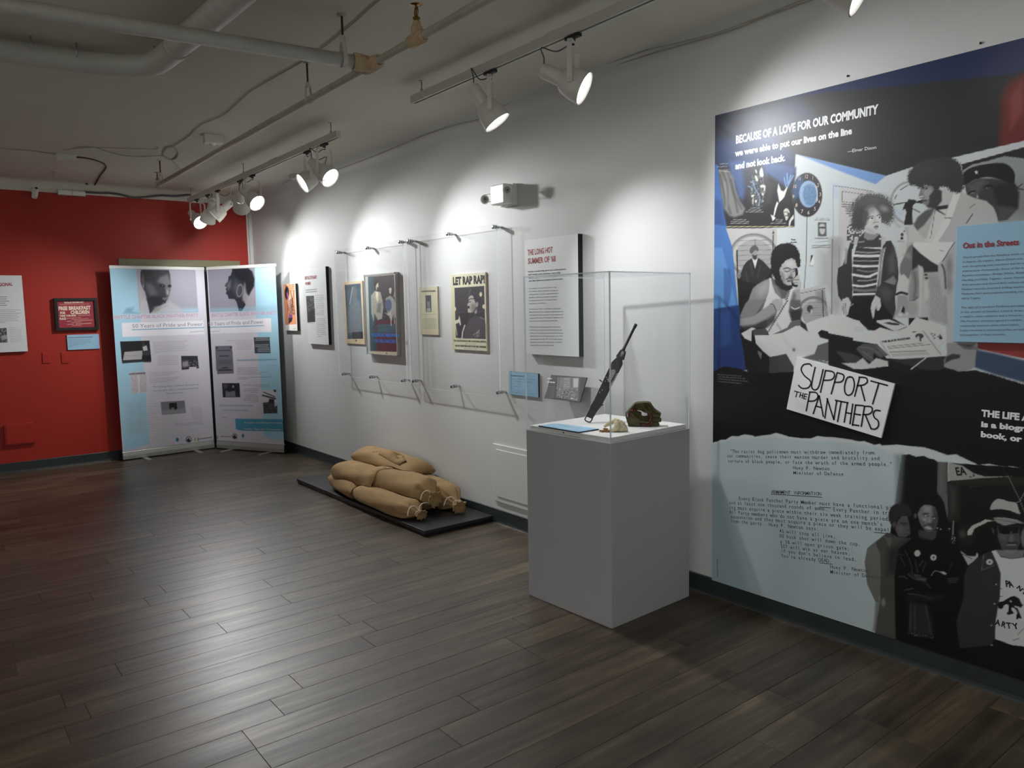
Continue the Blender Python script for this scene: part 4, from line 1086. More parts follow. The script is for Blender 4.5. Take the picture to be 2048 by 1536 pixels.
for i in range(8): p.ln(140, f'1480,{560+i*26} 1710,{552+i*26}', 6, 1.2, a=0.6)
p.el(30, 1510, 548, 26, 14); p.el(30, 1520, 602, 26, 14)
p.pg(214, '1470,640 1540,640 1560,900 1480,980', 8, a=0.7)
p.pg(24, '1240,1230 1540,1220 1560,1330 1240,1380', 2)
p.pg(184, '1702,505 1785,370 1990,-20 2120,-20 2120,1560 1840,1560 1815,1100 1765,780', 2)
p.ln(60, '1985,0 1860,190 1775,340', 12, 1.2); p.ln(54, '1765,390 1805,500 1822,760', 26, 3, 5, a=0.9); p.el(122, 1880, 420, 50, 150, 0, 9, 0.75); p.el(124, 1880, 700, 44, 100, 0, 9, 0.75)
p.ln(80, '1735,160 1785,178', 8, 1)
p.ln(120, '1812,900 1830,1300', 34, 6, a=0.5)
Z(1780, 280, 7.642)
p.pg(188, '540,1560 620,1300 690,1080 760,1020 900,975 975,805 1060,765 1130,812 1300,892 1480,942 1575,1020 1622,1120 1655,1245 1655,1560', 1.4)
p.pg(214, '540,1560 700,1060 900,980 720,1560', 4); p.ln(90, '690,1080 620,1500', 8, 1); p.ln(120, '1075,820 1000,1030', 8, 1.2); p.ln(90, '1300,980 1215,1040', 9, 1); p.ln(60, '1265,1130 1170,1270', 14, 1)
p.pg(222, '840,1180 975,800 1060,765 1075,840 900,1300 730,1560 650,1560', 1.6); p.ln(120, '840,1188 940,1195', 16, 1)
p.pg(196, '770,770 860,730 970,800 900,975 760,1005', 2.5); p.ln(214, '750,1000 890,982', 16, 1)
p.pg(46, '690,1015 890,988 880,1050 742,1068 860,1150 820,1140 700,1075', 1.6)
p.pg(92, '360,1310 420,1180 540,1080 680,1040 640,1140 520,1300 410,1390', 4); p.pg(200, '350,1300 420,1390 560,1560 280,1560 290,1320', 3)
p.pg(126, '470,740 436,862 500,892 486,945 530,992 600,1040 700,1010 780,900 790,780 700,690 560,690', 2)
p.pg(176, '500,760 620,720 660,800 580,900 520,860', 7, a=0.7); p.pg(60, '600,860 690,740 790,780 792,930 690,1060 560,1020 600,960', 4)
p.el(40, 530, 735, 44, 18, 10, 1.6); p.el(190, 535, 738, 12, 8, 0, 1); p.pg(196, '440,860 500,850 520,862 480,884 445,884', 1.5); p.ln(50, '455,888 505,892', 9, 1); p.ln(70, '490,930 550,925', 26, 2); p.ln(190, '520,900 590,890', 16, 3, a=0.7)
p.pg(54, '268,565 330,440 480,330 700,270 900,262 1050,335 1112,480 1132,680 1085,790 960,802 860,722 770,722 700,770 640,712 540,690 460,742 400,702 300,682', 3.5, 3, rag=2.2)
p.el(78, 560, 480, 200, 130, 0, 22, 0.35)
# --- desk top
Z(1660, 600, 6.4)
p.pg(22, '-20,440 300,520 560,560 720,740 900,760 1480,720 1500,1000 900,1000 -20,1000', 1.5)
p.pg(74, '1230,735 1490,715 1460,900 1240,900 740,760', 3, a=0.5)
p.pg(206, '-20,180 40,185 385,268 385,292 130,382 -20,350', 1.2); p.pg(202, '270,412 332,334 468,350 412,412', 1.2)
p.pg(208, '-20,352 140,378 275,390 260,442 420,430 500,432 640,350 820,400 590,542 400,505 -20,425', 1.2); p.pg(20, '262,440 420,420 480,432 300,470', 1.5, a=0.0)
p.pg(202, '598,262 750,245 992,338 826,402 598,284', 1.2); p.pg(50, '690,295 750,283 880,300 890,325 780,318', 1.3)
p.pg(206, '826,412 1000,340 1100,220 1380,300 1470,425 1460,500 1392,575 1210,370 1120,405 925,470', 1.2); p.hatch(90, '1280,420 1440,430 1440,500 1330,500', 0.4, 0.7, 3, 2); p.ln(90, '1060,410 1100,405', 14, 1); p.el(50, 1415, 482, 20, 24)
p.pg(204, '628,522 1000,462 1200,368 1490,700 724,748', 1.2); p.ln(120, '1190,395 1420,700', 9, 1); p.ln(120, '640,530 770,730', 6, 1)
p.el(60, 1145, 462, 52, 34, 0, 1.2); p.el(204, 1140, 480, 26, 22, 0, 1.2); p.ln(60, '1150,460 1160,520', 22, 1.2)
for r_ in ((740, 598, 1190, 552), (750, 622, 1280, 568)): p.rule(80, *r_, 1.2, 0.7, 3)
p.ln(110, '765,668 1230,648', 9, 1.5); p.pg(168, '780,690 1240,660 1280,700 800,725', 1.5, a=0.6)
p.ln(196, '1040,884 1230,738', 16, 1.1); p.ln(196, '1395,588 1485,522', 16, 1.1)
p.pg(84, '330,625 420,560 600,562 745,705 640,742 560,680 540,806 440,742', 2); 
for q in ('360,600 520,620 640,700', '420,660 560,760', '600,600 700,690'): p.ln(130, q, 11, 1.6, 4, a=0.7)
p.pg(62, '70,650 300,690 420,760 300,830 200,800', 4)
p.pg(196, '150,808 330,805 420,740 500,822 590,742 740,782 752,852 640,882 540,892 300,882', 2, rag=0.4)
p.pg((60, 78, 104), '1850,630 2100,680 3000,900 3000,1200 2100,950 1850,862', 5); p.pg((150, 56, 54), '1890,540 3000,560 3000,860 2100,668 1890,620', 2)
p.pg(150, '1490,560 1600,535 1880,600 1852,862 1650,942 1540,922 1460,852 1460,770 1500,690', 3); p.pg(56, '1485,730 1560,690 1664,700 1660,742 1560,765 1470,812', 3); p.pg(60, '1640,560 1860,560 1800,610 1740,600', 7, a=0.7)
p.ln(190, '1510,1000 1600,935', 22, 1.1)
# --- black band and the torn sheet of typescript
Z(0, 0, 1)
p.pg((30, 31, 33), '2095,-600 4200,-1500 4200,1100 2095,760', 2)
Z(1400, 400, 3.1605)
p.pg((10, 10, 11), '0,1085 82,1086 150,1052 230,1062 300,1085 440,1095 600,1085 820,1060 1000,1075 1190,1050 1300,1090 1500,1080 1560,1060 1640,1085 1740,1075 1900,1120 2048,1165 3600,1300 3600,3300 0,3300', 1.6, rag=0.7)
Z(1400, 850, 3.1605)
torn = '60,118 80,112 110,104 130,94 165,92 200,70 240,72 280,60 330,66 345,74 400,66 440,62 480,50 520,60 560,74 640,84 700,86 740,70 800,76 850,78 950,92 1000,104 1040,102 1100,126 1135,120 1150,130 1250,124 1330,134 1420,142 1480,160 1560,190 1620,186 1660,206 1700,225 1760,252 1830,246 1900,262 1960,262 2048,272 3600,330'
p.pg((188, 202, 207), torn+' 3600,3600 60,3600', 1.3, rag=0.5)
p.pg((206, 212, 212), torn+' 3600,400 2048,322 1850,316 1720,300 1640,272 1560,232 1480,214 1400,192 1200,184 1130,140 950,110 700,100 480,80 200,92 60,130', 2, a=0.8)
p.pg((150, 172, 184), '60,330 130,380 210,700 320,1100 60,1100', 16, a=0.6)  # bluish shadow gradient painted into the paper's lower left
p.pg((172, 188, 196), '460,560 640,600 700,900 560,1400 420,1300', 40, a=0.5)
p.rule(40, 108, 850, 112, 965, 1.0, 0.7, 2)
# --- group photograph at the lower right
Z(1720, 900, 6.244)
p.pg((14, 14, 15), '520,58 620,55 700,85 800,72 850,100 930,120 970,150 3600,330 3600,3600 400,3600 400,2400 300,1500 430,700', 1)
p.pg((188, 202, 207), '330,40 530,60 490,300 470,600 440,760 330,700', 22)
p.pg((96, 104, 108), '440,60 520,58 560,300 520,640 450,660', 12, a=0.5)
p.pg((98, 98, 98), '970,150 1100,152 1100,880 1060,720 960,520', 1.6); p.ln(76, '1080,160 1080,560', 10, 1.4); p.ln(120, '1020,170 1010,520', 20, 5, a=0.5)
p.pg((158, 160, 158), '1112,160 1270,190 1420,290 1560,330 1900,330 1500,360 1108,386', 1.4); p.ln(196, '1105,160 1105,385', 14, 1.2)
p.el(60, 1380, 335, 14, 10); p.pg(40, '1410,290 1435,320 1425,335 1408,325', 1)
p.pg((40, 38, 34), '1090,398 1500,352 2048,332 3600,380 3600,900 1100,900', 2)
p.pg((20, 20, 20), '1250,440 3600,420 3600,1300 1250,1300', 4)
p.pg(66, '1112,430 1205,480 1200,760 1120,860', 8, a=0.7); p.ln(60, '1360,465 1550,445', 7, 1.4)
p.ln(150, '1165,890 1158,1060', 14, 1.5); p.hatch(170, '1130,1080 1190,1080 1190,1160 1150,1180', 0.4, 0.8, 3, 1)
for x, y in ((1008, 990), (1115, 985), (965, 975)): p.el(190, x, y, 9, 9, 0, 1)
# left figure
p.pg((76, 76, 74), '190,1150 340,1030 480,1085 640,1100 660,1560 560,3000 150,3000 170,2400 250,1900 240,1400', 2.5)
p.pg((112, 114, 110), '58,1400 90,1225 185,1150 250,1290 262,1560 240,1900 190,1890 90,1680', 1.4)
p.pg((100, 100, 98), '300,1080 400,1110 370,1250 340,1150', 3); p.pg((28, 28, 28), '350,1240 640,1100 640,1560 340,1560', 14, a=0.6)
p.pg(90, '458,910 520,822 592,822 622,960 628,1055 565,1088 482,1082 440,1000', 1.6); p.pg(116, '470,960 540,940 540,1020 490,1040', 6, a=0.6)
p.ln(40, '505,915 590,915', 14, 1.2); p.ln(40, '530,935 570,935', 10, 1); p.ln(60, '590,1000 622,995', 16, 1.2); p.ln(70, '555,1052 620,1050', 16, 1.4)
p.pg(44, '355,820 395,705 500,672 610,690 640,830 560,815 490,840 455,930 425,985 372,905', 2, 3, rag=1); p.el(84, 430, 930, 22, 36, 0, 2)
# centre figure
p.pg(10, '480,1240 640,1110 760,1080 960,1080 1180,1180 1280,1330 1330,1560 1330,3100 460,3100 430,1600', 2)
p.pg(70, '730,1000 960,1000 950,1090 900,1130 780,1120 730,1070', 3)
p.pg(122, '722,770 780,688 900,690 960,740 972,850 950,960 902,1012 830,1012 762,935 732,850', 1.6, 4)
p.pg(62, '905,700 962,740 972,850 950,960 902,1012 880,930 915,860', 5, a=0.85); p.pg(160, '800,705 880,710 870,770 800,760', 6, a=0.8); p.pg(90, '740,860 800,880 820,980 780,960', 5, a=0.7); p.pg(180, '780,850 830,850 820,890 785,885', 4, a=0.6)
p.ln(40, '785,800 850,795', 15, 1.2); p.ln(40, '800,822 850,826', 12, 1); p.el(206, 820, 822, 12, 6, 0, 1); p.ln(40, '900,835 955,840', 14, 1.2); p.el(206, 930, 850, 12, 6, 0, 1)
p.pg(150, '865,840 885,905 850,912 850,880', 3); p.ln(50, '845,915 900,918', 10, 1.2); p.ln(50, '800,945 860,935 910,950', 14, 1.3, 4); p.pg(180, '808,958 850,955 900,978 880,992 820,975', 1.2); p.ln(60, '820,1000 890,1010', 10, 1.4)
p.el(84, 690, 820, 20, 34, 0, 1.6)
p.pg(12, '700,790 700,700 760,600 860,545 965,545 1050,660 1066,800 1050,900 985,930 968,800 945,730 890,690 800,685 745,740 720,800', 2, 3, rag=0.8)
p.pg(16, '600,1180 760,1090 960,1150 1050,1120 1200,1300 1000,1500 700,1500', 8, a=0.7)
for q in ('500,1330 560,1440', '610,1350 640,1440 650,1530', '690,1380 720,1530', '820,1400 780,1520', '1150,1400 1110,1500', '560,1250 600,1330', '480,1300 540,1310'): p.ln(92, q, 10, 1.8, 3, a=0.75)
for x, y in ((716, 1290), (918, 1342)): p.el(198, x, y, 39, 39, 0, 1.2)
p.el(40, 920, 1340, 13, 10, 0, 1); p.ln(40, '915,1350 920,1362', 8, 1)
# third figure and the torn strip
p.el(46, 1330, 1060, 110, 150, 0, 5); p.pg(15, '1200,900 1300,880 1480,960 1540,1200 1480,1300 1250,1250 1200,1100', 6, a=0.5); p.el(80, 1280, 1050, 40, 50, 0, 6, 0.7); p.el(96, 1510, 1020, 30, 50, 0, 4)
p.pg((182, 188, 176), '1340,1065 1345,1010 1400,940 1500,900 1560,868 1690,880 1700,850 1840,755 1710,880 1600,895 1480,960 1430,980 1395,1060', 1.3, rag=0.5)
p.pg(182, '1250,1258 1340,1320 1440,1330 1465,1270 1478,1330 1410,1400 1350,1440 1330,1400', 1.4); p.ln(50, '1270,1295 1400,1360', 8, 1)
# right figure
p.pg(176, '1628,745 1650,665 1715,610 1790,620 1860,645 1950,660 1980,740 1995,805 1850,750 1720,740', 1.4, 3)
p.pg(22, '1622,752 1720,740 1850,750 2000,808 2060,900 1900,872 1760,842 1650,838', 1.4)
p.pg(146, '1660,845 1800,842 1960,870 2060,920 1960,915 1800,945 1710,905', 1.4); p.ln(96, '1680,862 1900,900 2020,915', 7, 1)
p.pg(78, '1712,950 1985,950 2002,1150 1962,1250 1860,1292 1770,1232 1722,1100', 1.6); p.el(110, 1890, 1110, 26, 50, 0, 4, 0.9); p.pg(104, '1740,1060 1830,1060 1820,1130 1760,1110', 6, a=0.7); p.el(96, 1640, 1020, 32, 50, 0, 2.5)
p.pg(14, '1718,955 1985,955 1978,1040 1905,1042 1890,1000 1862,1052 1745,1042', 1.2); p.ln(40, '1840,1160 1960,1160', 18, 1.4); p.ln(140, '1850,1185 1940,1185', 14, 1.6); p.pg(60, '1780,1220 1960,1220 1900,1290 1820,1280', 5, a=0.7)
p.pg(14, '1480,950 1640,960 1700,1200 1560,1300 1480,1250', 3)
p.el(110, 2050, 1100, 40, 120, 0, 3)
p.ln(130, '1842,312 1990,610 2048,760', 9, 1.1); p.ln(150, '2048,540 1995,640 1960,655', 9, 1.1)
Z(1720, 1100, 6.244)
p.pg((204, 210, 210), '1640,15 1700,0 1760,90 1900,112 2060,90 3600,90 3600,1700 2048,1205 1900,1188 1690,1112 1680,1000 1700,780 1742,600 1752,300 1715,180', 1.4)
p.pg(150, '1690,0 2060,0 2040,90 1900,112 1760,80', 3, a=0.8)
p.pg((14, 14, 16), '1690,1120 1900,1195 2048,1212 3600,1400 3600,2400 1500,2400', 2)
p.pg((50, 50, 54), '1300,330 1345,210 1460,105 1560,40 1640,10 1715,170 1756,290 1742,600 1692,900 1684,1110 1640,1190 1250,1230 1200,900 1290,600', 2)
for i in range(9): p.ln(70, f'{1330+i*40},{320+i*6} {1320+i*38},{1000-i*20}', 8, 3, a=0.4)
p.ln(130, '1545,60 1520,250 1680,190', 8, 1.1, a=0.8); p.el(196, 1618, 150, 44, 36, 0, 1.2); p.el(40, 1620, 150, 14, 10, 0, 1)
for x, y in ((1702, 430), (1680, 672), (1642, 942), (1645, 1188)): p.el(170, x, y, 10, 10, 0, 1)
for q in ('480,340 540,330 590,360', '600,300 660,350 720,370 830,360', '830,420 880,470', '600,545 780,570 880,610', '690,310 760,320', '560,500 660,480', '1090,360 1220,350', '1100,385 1220,372', '1120,410 1200,400', '740,200 790,130'):
    p.ln(104, q, 13, 1.8, 3, a=0.7)
p.pg(104, '610,280 720,320 830,350 820,410 700,360', 5, a=0.6); p.pg(190, '980,268 1050,270 1088,300 1060,312 1020,290', 1.3); p.ln(150, '890,320 930,262 980,268', 10, 1.5, 3)
p.pg(44, '560,560 1080,560 1000,620 880,640 600,620', 8, a=0.6)
p.pg(56, '620,640 840,680 900,900 920,1080 600,1040', 10, a=0.7)
for q in ('630,680 625,1000', '680,700 690,1000', '820,690 850,850', '860,900 890,1050'): p.ln(96, q, 14, 3, 3, a=0.6)
p.hatch(110, '600,1020 920,1070 920,1110 600,1060', 0.3, 0.7, 4, 1)
p.pg((82, 82, 80), '195,636 420,640 430,1060 160,1012 180,880', 6, a=0.6); p.el(130, 292, 655, 26, 52, 0, 2.5)
# panther emblem on the shirt
p.pg(22, '1735,650 1790,640 1850,600 1920,575 1990,610 2010,660 2035,690 2000,720 1960,700 1990,780 2020,860 1985,850 1960,870 1950,830 1965,780 1930,730 1890,720 1900,760 1925,790 1890,800 1860,810 1830,795 1855,760 1850,680 1800,690 1780,730 1740,735 1722,700', 1.2, 2)
p.pg(196, '1870,625 1900,640 1890,655 1865,645', 1.2); p.pg(196, '1930,690 1975,715 1960,730 1925,705', 1.2)
for i in range(4): p.ln(22, f'{1740+i*4},{485+i*32} {1772+i*4},{482+i*32}', 6, 1) if i in (0, 3) else None
p.ln(120, '1970,1060 2040,980', 8, 1.3); p.ln(110, '1910,1130 1985,1105', 9, 1.3)
# seam between the two sheets
Z(0, 0, 1)
p.pg((14, 14, 15), '2150,960 4200,1050 4200,3200 2150,1500', 2)
Z(0, 0, 1)
sheet = p.build('printed_sheet', mural, 'printsatin')
g = G(); g.box(MX+0.0005, -0.0002, MY-2.43, MY-SEAM+0.0008, MZ0, MZ1); g.box(MX+0.0005, -0.0002, MY-SEAM+0.0016, MY, MZ0, MZ1)
g.build('backing_board', M['darkedge'], mural)
# --- lettering on the mural
def ZL(ox, oy, k, L): return [(t, (ox+a[0]/k, oy+a[1]/k), (ox+b[0]/k, oy+b[1]/k), h/k) for t, a, b, h in L]
A = (1400, 60, 3.1605)
lettering('headline_lettering', mural, p, ZL(*A, [
    ('BECAUSE OF A LOVE FOR OUR COMMUNITY', (226, 718), (1122, 528), 50)]), 'inkwhite', bold=0.045)
lettering('quote_lettering', mural, p, ZL(*A, [
    ('we were able to put our lives on the line', (224, 798), (960, 656), 38),
    ('and not look back.', (224, 880), (540, 826), 40)]), 'inkwhite', bold=0.05)
lettering('credit_lettering', mural, p, ZL(*A, [('\u2014Elmer Dixon', (932, 778), (1116, 750), 22)]), 'inkwhite')
lettering('book_lettering', mural, p, ZL(1400, 400, 3.1605, [
    ('THE LIFE AND TIMES', (1780, 1366), (2380, 1428), 42), ('is a biography in the', (1776, 1432), (2420, 1500), 36), ('book, or magazine', (1774, 1496), (2340, 1568), 36)]), 'inkwhite', bold=0.05)
p1 = (1400, 850, 3.1605)
lettering('typescript_lettering', mural, p, ZL(*p1, [
    ('"The racist dog policemen must withdraw immediately from', (192, 176), (1102, 186), 22),
    ('our communities, cease their wanton murder and brutality and', (172, 204), (1138, 222), 22),
    ('torture of black people, or face the wrath of the armed people."', (176, 236), (1218, 260), 22),
    ('Huey P. Newton', (590, 280), (822, 286), 22), ('Minister of Defense', (592, 312), (910, 320), 22),
    ('ARMAMENT INFORMATION', (452, 432), (768, 446), 22),
    ('Every Black Panther Party Member must have a functional pi', (246, 474), (1215, 534), 23),
    ('and at least one thousand rounds of ammo.  Every Panther in tr', (184, 500), (1190, 568), 23),
    ('ing must acquire a piece within their six week training period', (186, 530), (1190, 606), 23),
    ("All Party members who do not have a piece are on one month's", (188, 560), (1156, 640), 23),
    ('suspension and they must acquire a piece or they will be expel', (194, 588), (1200, 674), 23),
    ('from the party.  Huey P. Newton says:', (194, 616), (752, 668), 23),
    ('45 will stop all jive,', (502, 680), (858, 716), 23), ('00 buck shot will down the cop,', (502, 710), (1018, 766), 23),
    ('p 38 will open prison gate;', (508, 746), (948, 792), 23), ('357 will win us our heaven,', (510, 776), (952, 824), 23),
    ("If you don't believe in lead,", (512, 804), (992, 862), 23), ("You're already DEAD.", (514, 836), (834, 872), 23),
    ('Huey P. Newton', (824, 906), (1070, 932), 23), ('Minister of Defense', (826, 938), (1150, 974), 23)]), 'inktype', bold=0.006, mono=True, kind='stuff')
strokes('typescript_underlines', mural, p, [[(1400+a/3.1605, 850+b/3.1605) for a, b in L] for L in
        ([(450, 436), (770, 456)], [(756, 518), (826, 524)], [(1102, 678), (1215, 688)], [(756, 870), (836, 880)])], 0.003, 'inktype', kind='stuff')
lettering('shop_sign_lettering', mural, p, [('EA', (1720+1205/6.244, 900+318/6.244), (1720+1330/6.244, 900+305/6.244), 105/6.244)], 'ink', bold=0.03)
Q = 6.244
sh = [('P', (1822, 458), (1868, 462), 82), ('A', (1866, 466), (1920, 462), 80), ('N', (1950, 470), (2005, 520), 70), ('T', (2010, 520), (2070, 570), 66), ('H', (2075, 580), (2140, 640), 66), ('E', (2120, 660), (2170, 720), 60), ('R', (2150, 740), (2190, 810), 60),
      ('A', (1690, 930), (1746, 948), 74), ('R', (1760, 950), (1812, 972), 74), ('T', (1835, 976), (1895, 982), 74), ('Y', (1920, 986), (1985, 984), 76), ('P', (1650, 890), (1690, 925), 74)]
lettering('shirt_lettering', mural, p, [(t, (1720+a[0]/Q, 1100+a[1]/Q), (1720+b[0]/Q, 1100+b[1]/Q), h/Q) for t, a, b, h in sh if t != 'P' or a[0] > 1700], 'ink', bold=0.035)
cl = [('12', 1610, 485, 62), ('1', 1738, 510, 32), ('2', 1826, 630, 34), ('3', 1862, 790, 36), ('4', 1845, 915, 36), ('5', 1770, 1035, 40), ('6', 1660, 1100, 42), ('7', 1550, 1080, 40), ('8', 1455, 975, 40), ('9', 1402, 830, 40), ('10', 1415, 655, 60), ('11', 1500, 520, 50)]
lettering('clock_numerals', mural, p, [(t, (1420+x/8.533, 300+y/8.533), (1420+(x+w_)/8.533, 300+(y-3)/8.533), 66/8.533) for t, x, y, w_ in cl], 'inkcream')
lettering('newspaper_lettering', mural, p, [('THE BLACK PANTHER', (1660+665/6.4, 600+548/6.4), (1660+1030/6.4, 600+500/6.4), 26/6.4),
    ('Free', (1440+1215/8.533, 450+262/8.533), (1440+1290/8.533, 450+260/8.533), 28/8.533), ('Angela', (1440+1205/8.533, 450+308/8.533), (1440+1310/8.533, 450+302/8.533), 26/8.533)], 'ink', bold=0.03)
lettering('caption_lettering', mural, p, ZL(1400, 400, 3.1605, [
    ('Black Panther Captain Aaron Dixon, center', (112, 1106), (264, 1116), 9), ('in the Seattle office with Aaron Dixon, right,', (112, 1120), (288, 1132), 9),
    ('and Elmer Dixon, left, Valentine for the Panthers', (112, 1134), (304, 1150), 9), ('first breakfast and other programs.', (112, 1150), (262, 1162), 9)]), 'inksoft', kind='stuff')

# --- two boards mounted on the mural
lx, ly = -0.03, None
tl, br = atx(1914, 456, lx), atx(1906, 682, lx)
LBW, LZ0, LZ1, LY = 0.42, 1.364, 1.806, 1.279
lb = thing('text_panel', (0, LY, LZ0), 'light blue text panel headed Out in the Streets, cut by the right picture edge', 'panel')
G().box(-0.029, -0.011, LY-LBW, LY, LZ0, LZ1).build('panel_board', M['lblue'], lb, bevel=0.001)
q = Print((lx, LY, LZ0), (0, -1, 0), (0, 0, 1), [0, LBW], [0, LZ1-LZ0], 200)
K = 1032/168
B = lambda L: [(t, (1880+a[0]/K, 440+a[1]/K), (1880+b[0]/K, 440+b[1]/K), h/K) for t, a, b, h in L]
lettering('panel_heading', lb, q, B([('Out in the Streets', (280, 350), (970, 304), 72)]), 'inkred', bold=0.03)
rows = ['Word spread that the Panthers were organizing', 'in Seattle. As captain, Aaron Dixon was charged', 'with disciplining new members but he was', 'unsure how. Fortunately, three of the new', 'Panther members\u2014Bobby White, Bobby', 'Harding and Mike Tagawa\u2014were Vietnam',
        'War veterans and shared their military experience.', 'Panther recruits attended drilling sessions at', 'Madrona Park and weapons-handling classes', 'led by Tagawa.', None, 'The sight of a hundred Panthers marching', "in the streets of Seattle's Central Area was", 'a relief to some residents and a threat to others.',
        "The Panthers' presence signaled a reliable", 'community resource when others failed.', 'It also resulted in increased police surveillance', 'and suspicion of their activities.']
wd = [1180, 1190, 1080, 1080, 1060, 1060, 1220, 1110, 1090, 505, 0, 1045, 1100, 1160, 1000, 970, 1130, 810]
L = []
for i, t_ in enumerate(rows):
    if not t_: continue
    x0 = 280-i*2.2; y0 = 470+i*56.0
    x1 = wd[i]; y1 = y0-(0.062-0.0028*i)*(x1-x0)
    L.append((t_, (x0, y0), (x1, y1), 24))
lettering('panel_text', lb, q, B(L), 'inkgrey', kind='stuff')
# hand-lettered placard
sx_ = -0.022
pl = thing('placard', (0, 1.9, 1.0), 'white hand-lettered placard reading SUPPORT THE PANTHERS, tilted on the mural', 'sign')
c4 = [atx(a, b, sx_) for a, b in ((1594, 714), (1789, 768), (1762, 876), (1573, 818))]
g = G(); V = [tuple(c) for c in c4]+[(MX-0.0015, c[1], c[2]) for c in c4]
g.add(V, [(0, 3, 2, 1), (4, 5, 6, 7), (0, 1, 5, 4), (1, 2, 6, 5), (2, 3, 7, 6), (3, 0, 4, 7)])
g.build('board', M['inkwhite'], pl)
q = Print((sx_, 2.2, 0.8), (0, -1, 0), (0, 0, 1), [0, 1], [0, 1], 200)
zz = lambda S, ox=1400, oy=400, k=3.1605: [((['s'] if st[0] == 's' else [])+[(ox+x/k, oy+y/k) for x, y in P2(st[1:] if st[0] == 's' else st)]) for st in S]
S = ['s705,1048 690,1036 655,1042 640,1072 660,1110 695,1140 700,1165 680,1188 645,1190 624,1172', 's728,1058 712,1130 706,1180 722,1200 745,1190 760,1150 778,1072', '793,1080 762,1215',
     's793,1078 840,1086 850,1112 830,1136 782,1140', '866,1096 830,1225', 's868,1092 905,1104 908,1130 890,1150 850,1152', 's948,1118 928,1128 914,1180 920,1222 942,1234 965,1215 976,1165 966,1125 948,1118',
     '1008,1124 978,1240', 's1006,1120 1048,1124 1058,1148 1036,1168 994,1174', '1018,1176 1042,1268', '1082,1144 1184,1172', '1130,1160 1092,1288',
     '598,1208 628,1216', '614,1214 606,1244', '637,1216 630,1246', '652,1220 645,1252', '632,1232 650,1236', '662,1226 655,1256', '662,1226 678,1228', '658,1242 674,1244', '655,1256 670,1258',
     '694,1216 672,1332', 's692,1214 735,1218 745,1245 725,1268 684,1272', '754,1238 716,1350', '754,1238 780,1368', '732,1302 768,1312', '806,1258 790,1378', '804,1256 846,1388', '864,1272 846,1388', '856,1266 936,1282', '893,1274 870,1400',
     '932,1282 912,1404', '966,1290 948,1414', '922,1344 956,1350', '984,1296 964,1424', '984,1296 1030,1300', '974,1352 1014,1358', '964,1420 1004,1426', '1040,1306 1020,1430', 's1038,1304 1082,1308 1088,1336 1066,1354 1030,1356', '1046,1360 1080,1442',
     's1138,1332 1110,1330 1096,1350 1104,1376 1126,1396 1128,1428 1108,1448 1082,1446']
for i_, s_ in enumerate(zz(S)):
    strokes('marker_stroke', pl, q, [s_], 0.0046 if 12 <= i_ <= 20 else 0.0068, 'ink')

# ------------------------------------------------------------------ things on the white wall
def wall_sheet(y, z, w, h, X, n=2, bg=200, ny=None):
    ny = ny or n
    return Print((X, y, z), (0, -1, 0), (0, 0, 1), np.linspace(0, w, n), np.linspace(0, h, ny), bg)
def board(name, label, cat, y, z0, z1, w, d, front, side, group=None, back=0.0, part='panel_board'):
    t = thing(name, (0, y, z0), label, cat, group)
    g = G(); g.box(-d, -back, y-w, y, z0, z1); g.mi = [0, 0, 0, 0, 0, 0]
    # the face towards the room is the print side
    for i, f in enumerate(g.f):
        xs = [g.v[k][0] for k in f]
        g.mi[i] = 0 if max(xs) < -d+1e-6 else 1
    g.build(part, [M[front], M[side]], t)
    return t
def ZQ(ox, oy, k): return lambda L: [(t, (ox+a[0]/k, oy+a[1]/k), (ox+b[0]/k, oy+b[1]/k), h/k) for t, a, b, h in L]

# THE LONG HOT SUMMER OF '68
d = 0.038
lh = board('text_panel', "tall pale panel headed THE LONG HOT SUMMER OF '68 above the display case", 'panel', 3.889, 1.2235, 1.96, 0.503, d, 'foam', 'darkedge')
q = wall_sheet(3.889, 1.2235, 0.503, 0.7365, -d)
B = ZQ(1030, 460, 4.044)
lettering('panel_heading', lh, q, B([('THE LONG HOT', (103, 205), (305, 181), 46), ("SUMMER OF \u201868", (105, 275), (330, 253), 46)]), 'inkred', bold=0.03)
lettering('panel_intro', lh, q, B([('Panther membership grew and confrontations', (106, 343), (412, 321), 12), ('with Seattle police became a near-daily', (106, 367), (368, 350), 12),
    ('occurrence. Police followed', (110, 393), (335, 381), 12), ('and often followed members around town.', (112, 418), (388, 400), 12)]), 'ink', bold=0.02, kind='stuff')
L = []
def para_l(ls, x0, y0, dy, xe, sl=-0.045, h=11, dx=0.6):
    for i, (t_, x1) in enumerate(zip(ls, xe)):
        xx = x0+dx*i; yy = y0+dy*i
        L.append((t_, (xx, yy), (x1, yy+sl*(1-0.03*i)*(x1-xx)), h))
para_l(['On a hot July morning, Aaron Dixon arrived', 'at the Panther office to find police carrying out', 'confiscated items. An officer approached Aaron,', 'and after confirming his identity, arrested him', 'for stealing a typewriter he thought had been', 'freely given to the Panthers.'], 112, 478, 24.5, [335, 347, 352, 346, 340, 250])
para_l(["As news got out: When word of Aaron's arrest spread,", 'Elmer Dixon and others organized a rally and marched', 'to the jail where Aaron was held. Protest outside the jail', 'proclaimed, \u201cFree Aaron! Free Aaron!\u201d Protesters were', 'turned away and headed back to Garfield Park.'], 115, 645, 24.2, [372, 391, 393, 393, 350], -0.02)
para_l(['Along the way everything exploded. Frustrated by', 'continued injustice, people smashed and overturned', 'police cars. They shattered the windows of businesses', 'and threw rocks and handmade grenades. Chaos and', 'violence lasted three days. The unrest made national', 'headlines and marked the beginning of a long battle', 'between the Seattle Panthers and police.'], 119, 789, 24.6, [368, 381, 389, 386, 382, 381, 318], -0.002)
lettering('panel_text', lh, q, B(L), 'inkgrey', kind='stuff')

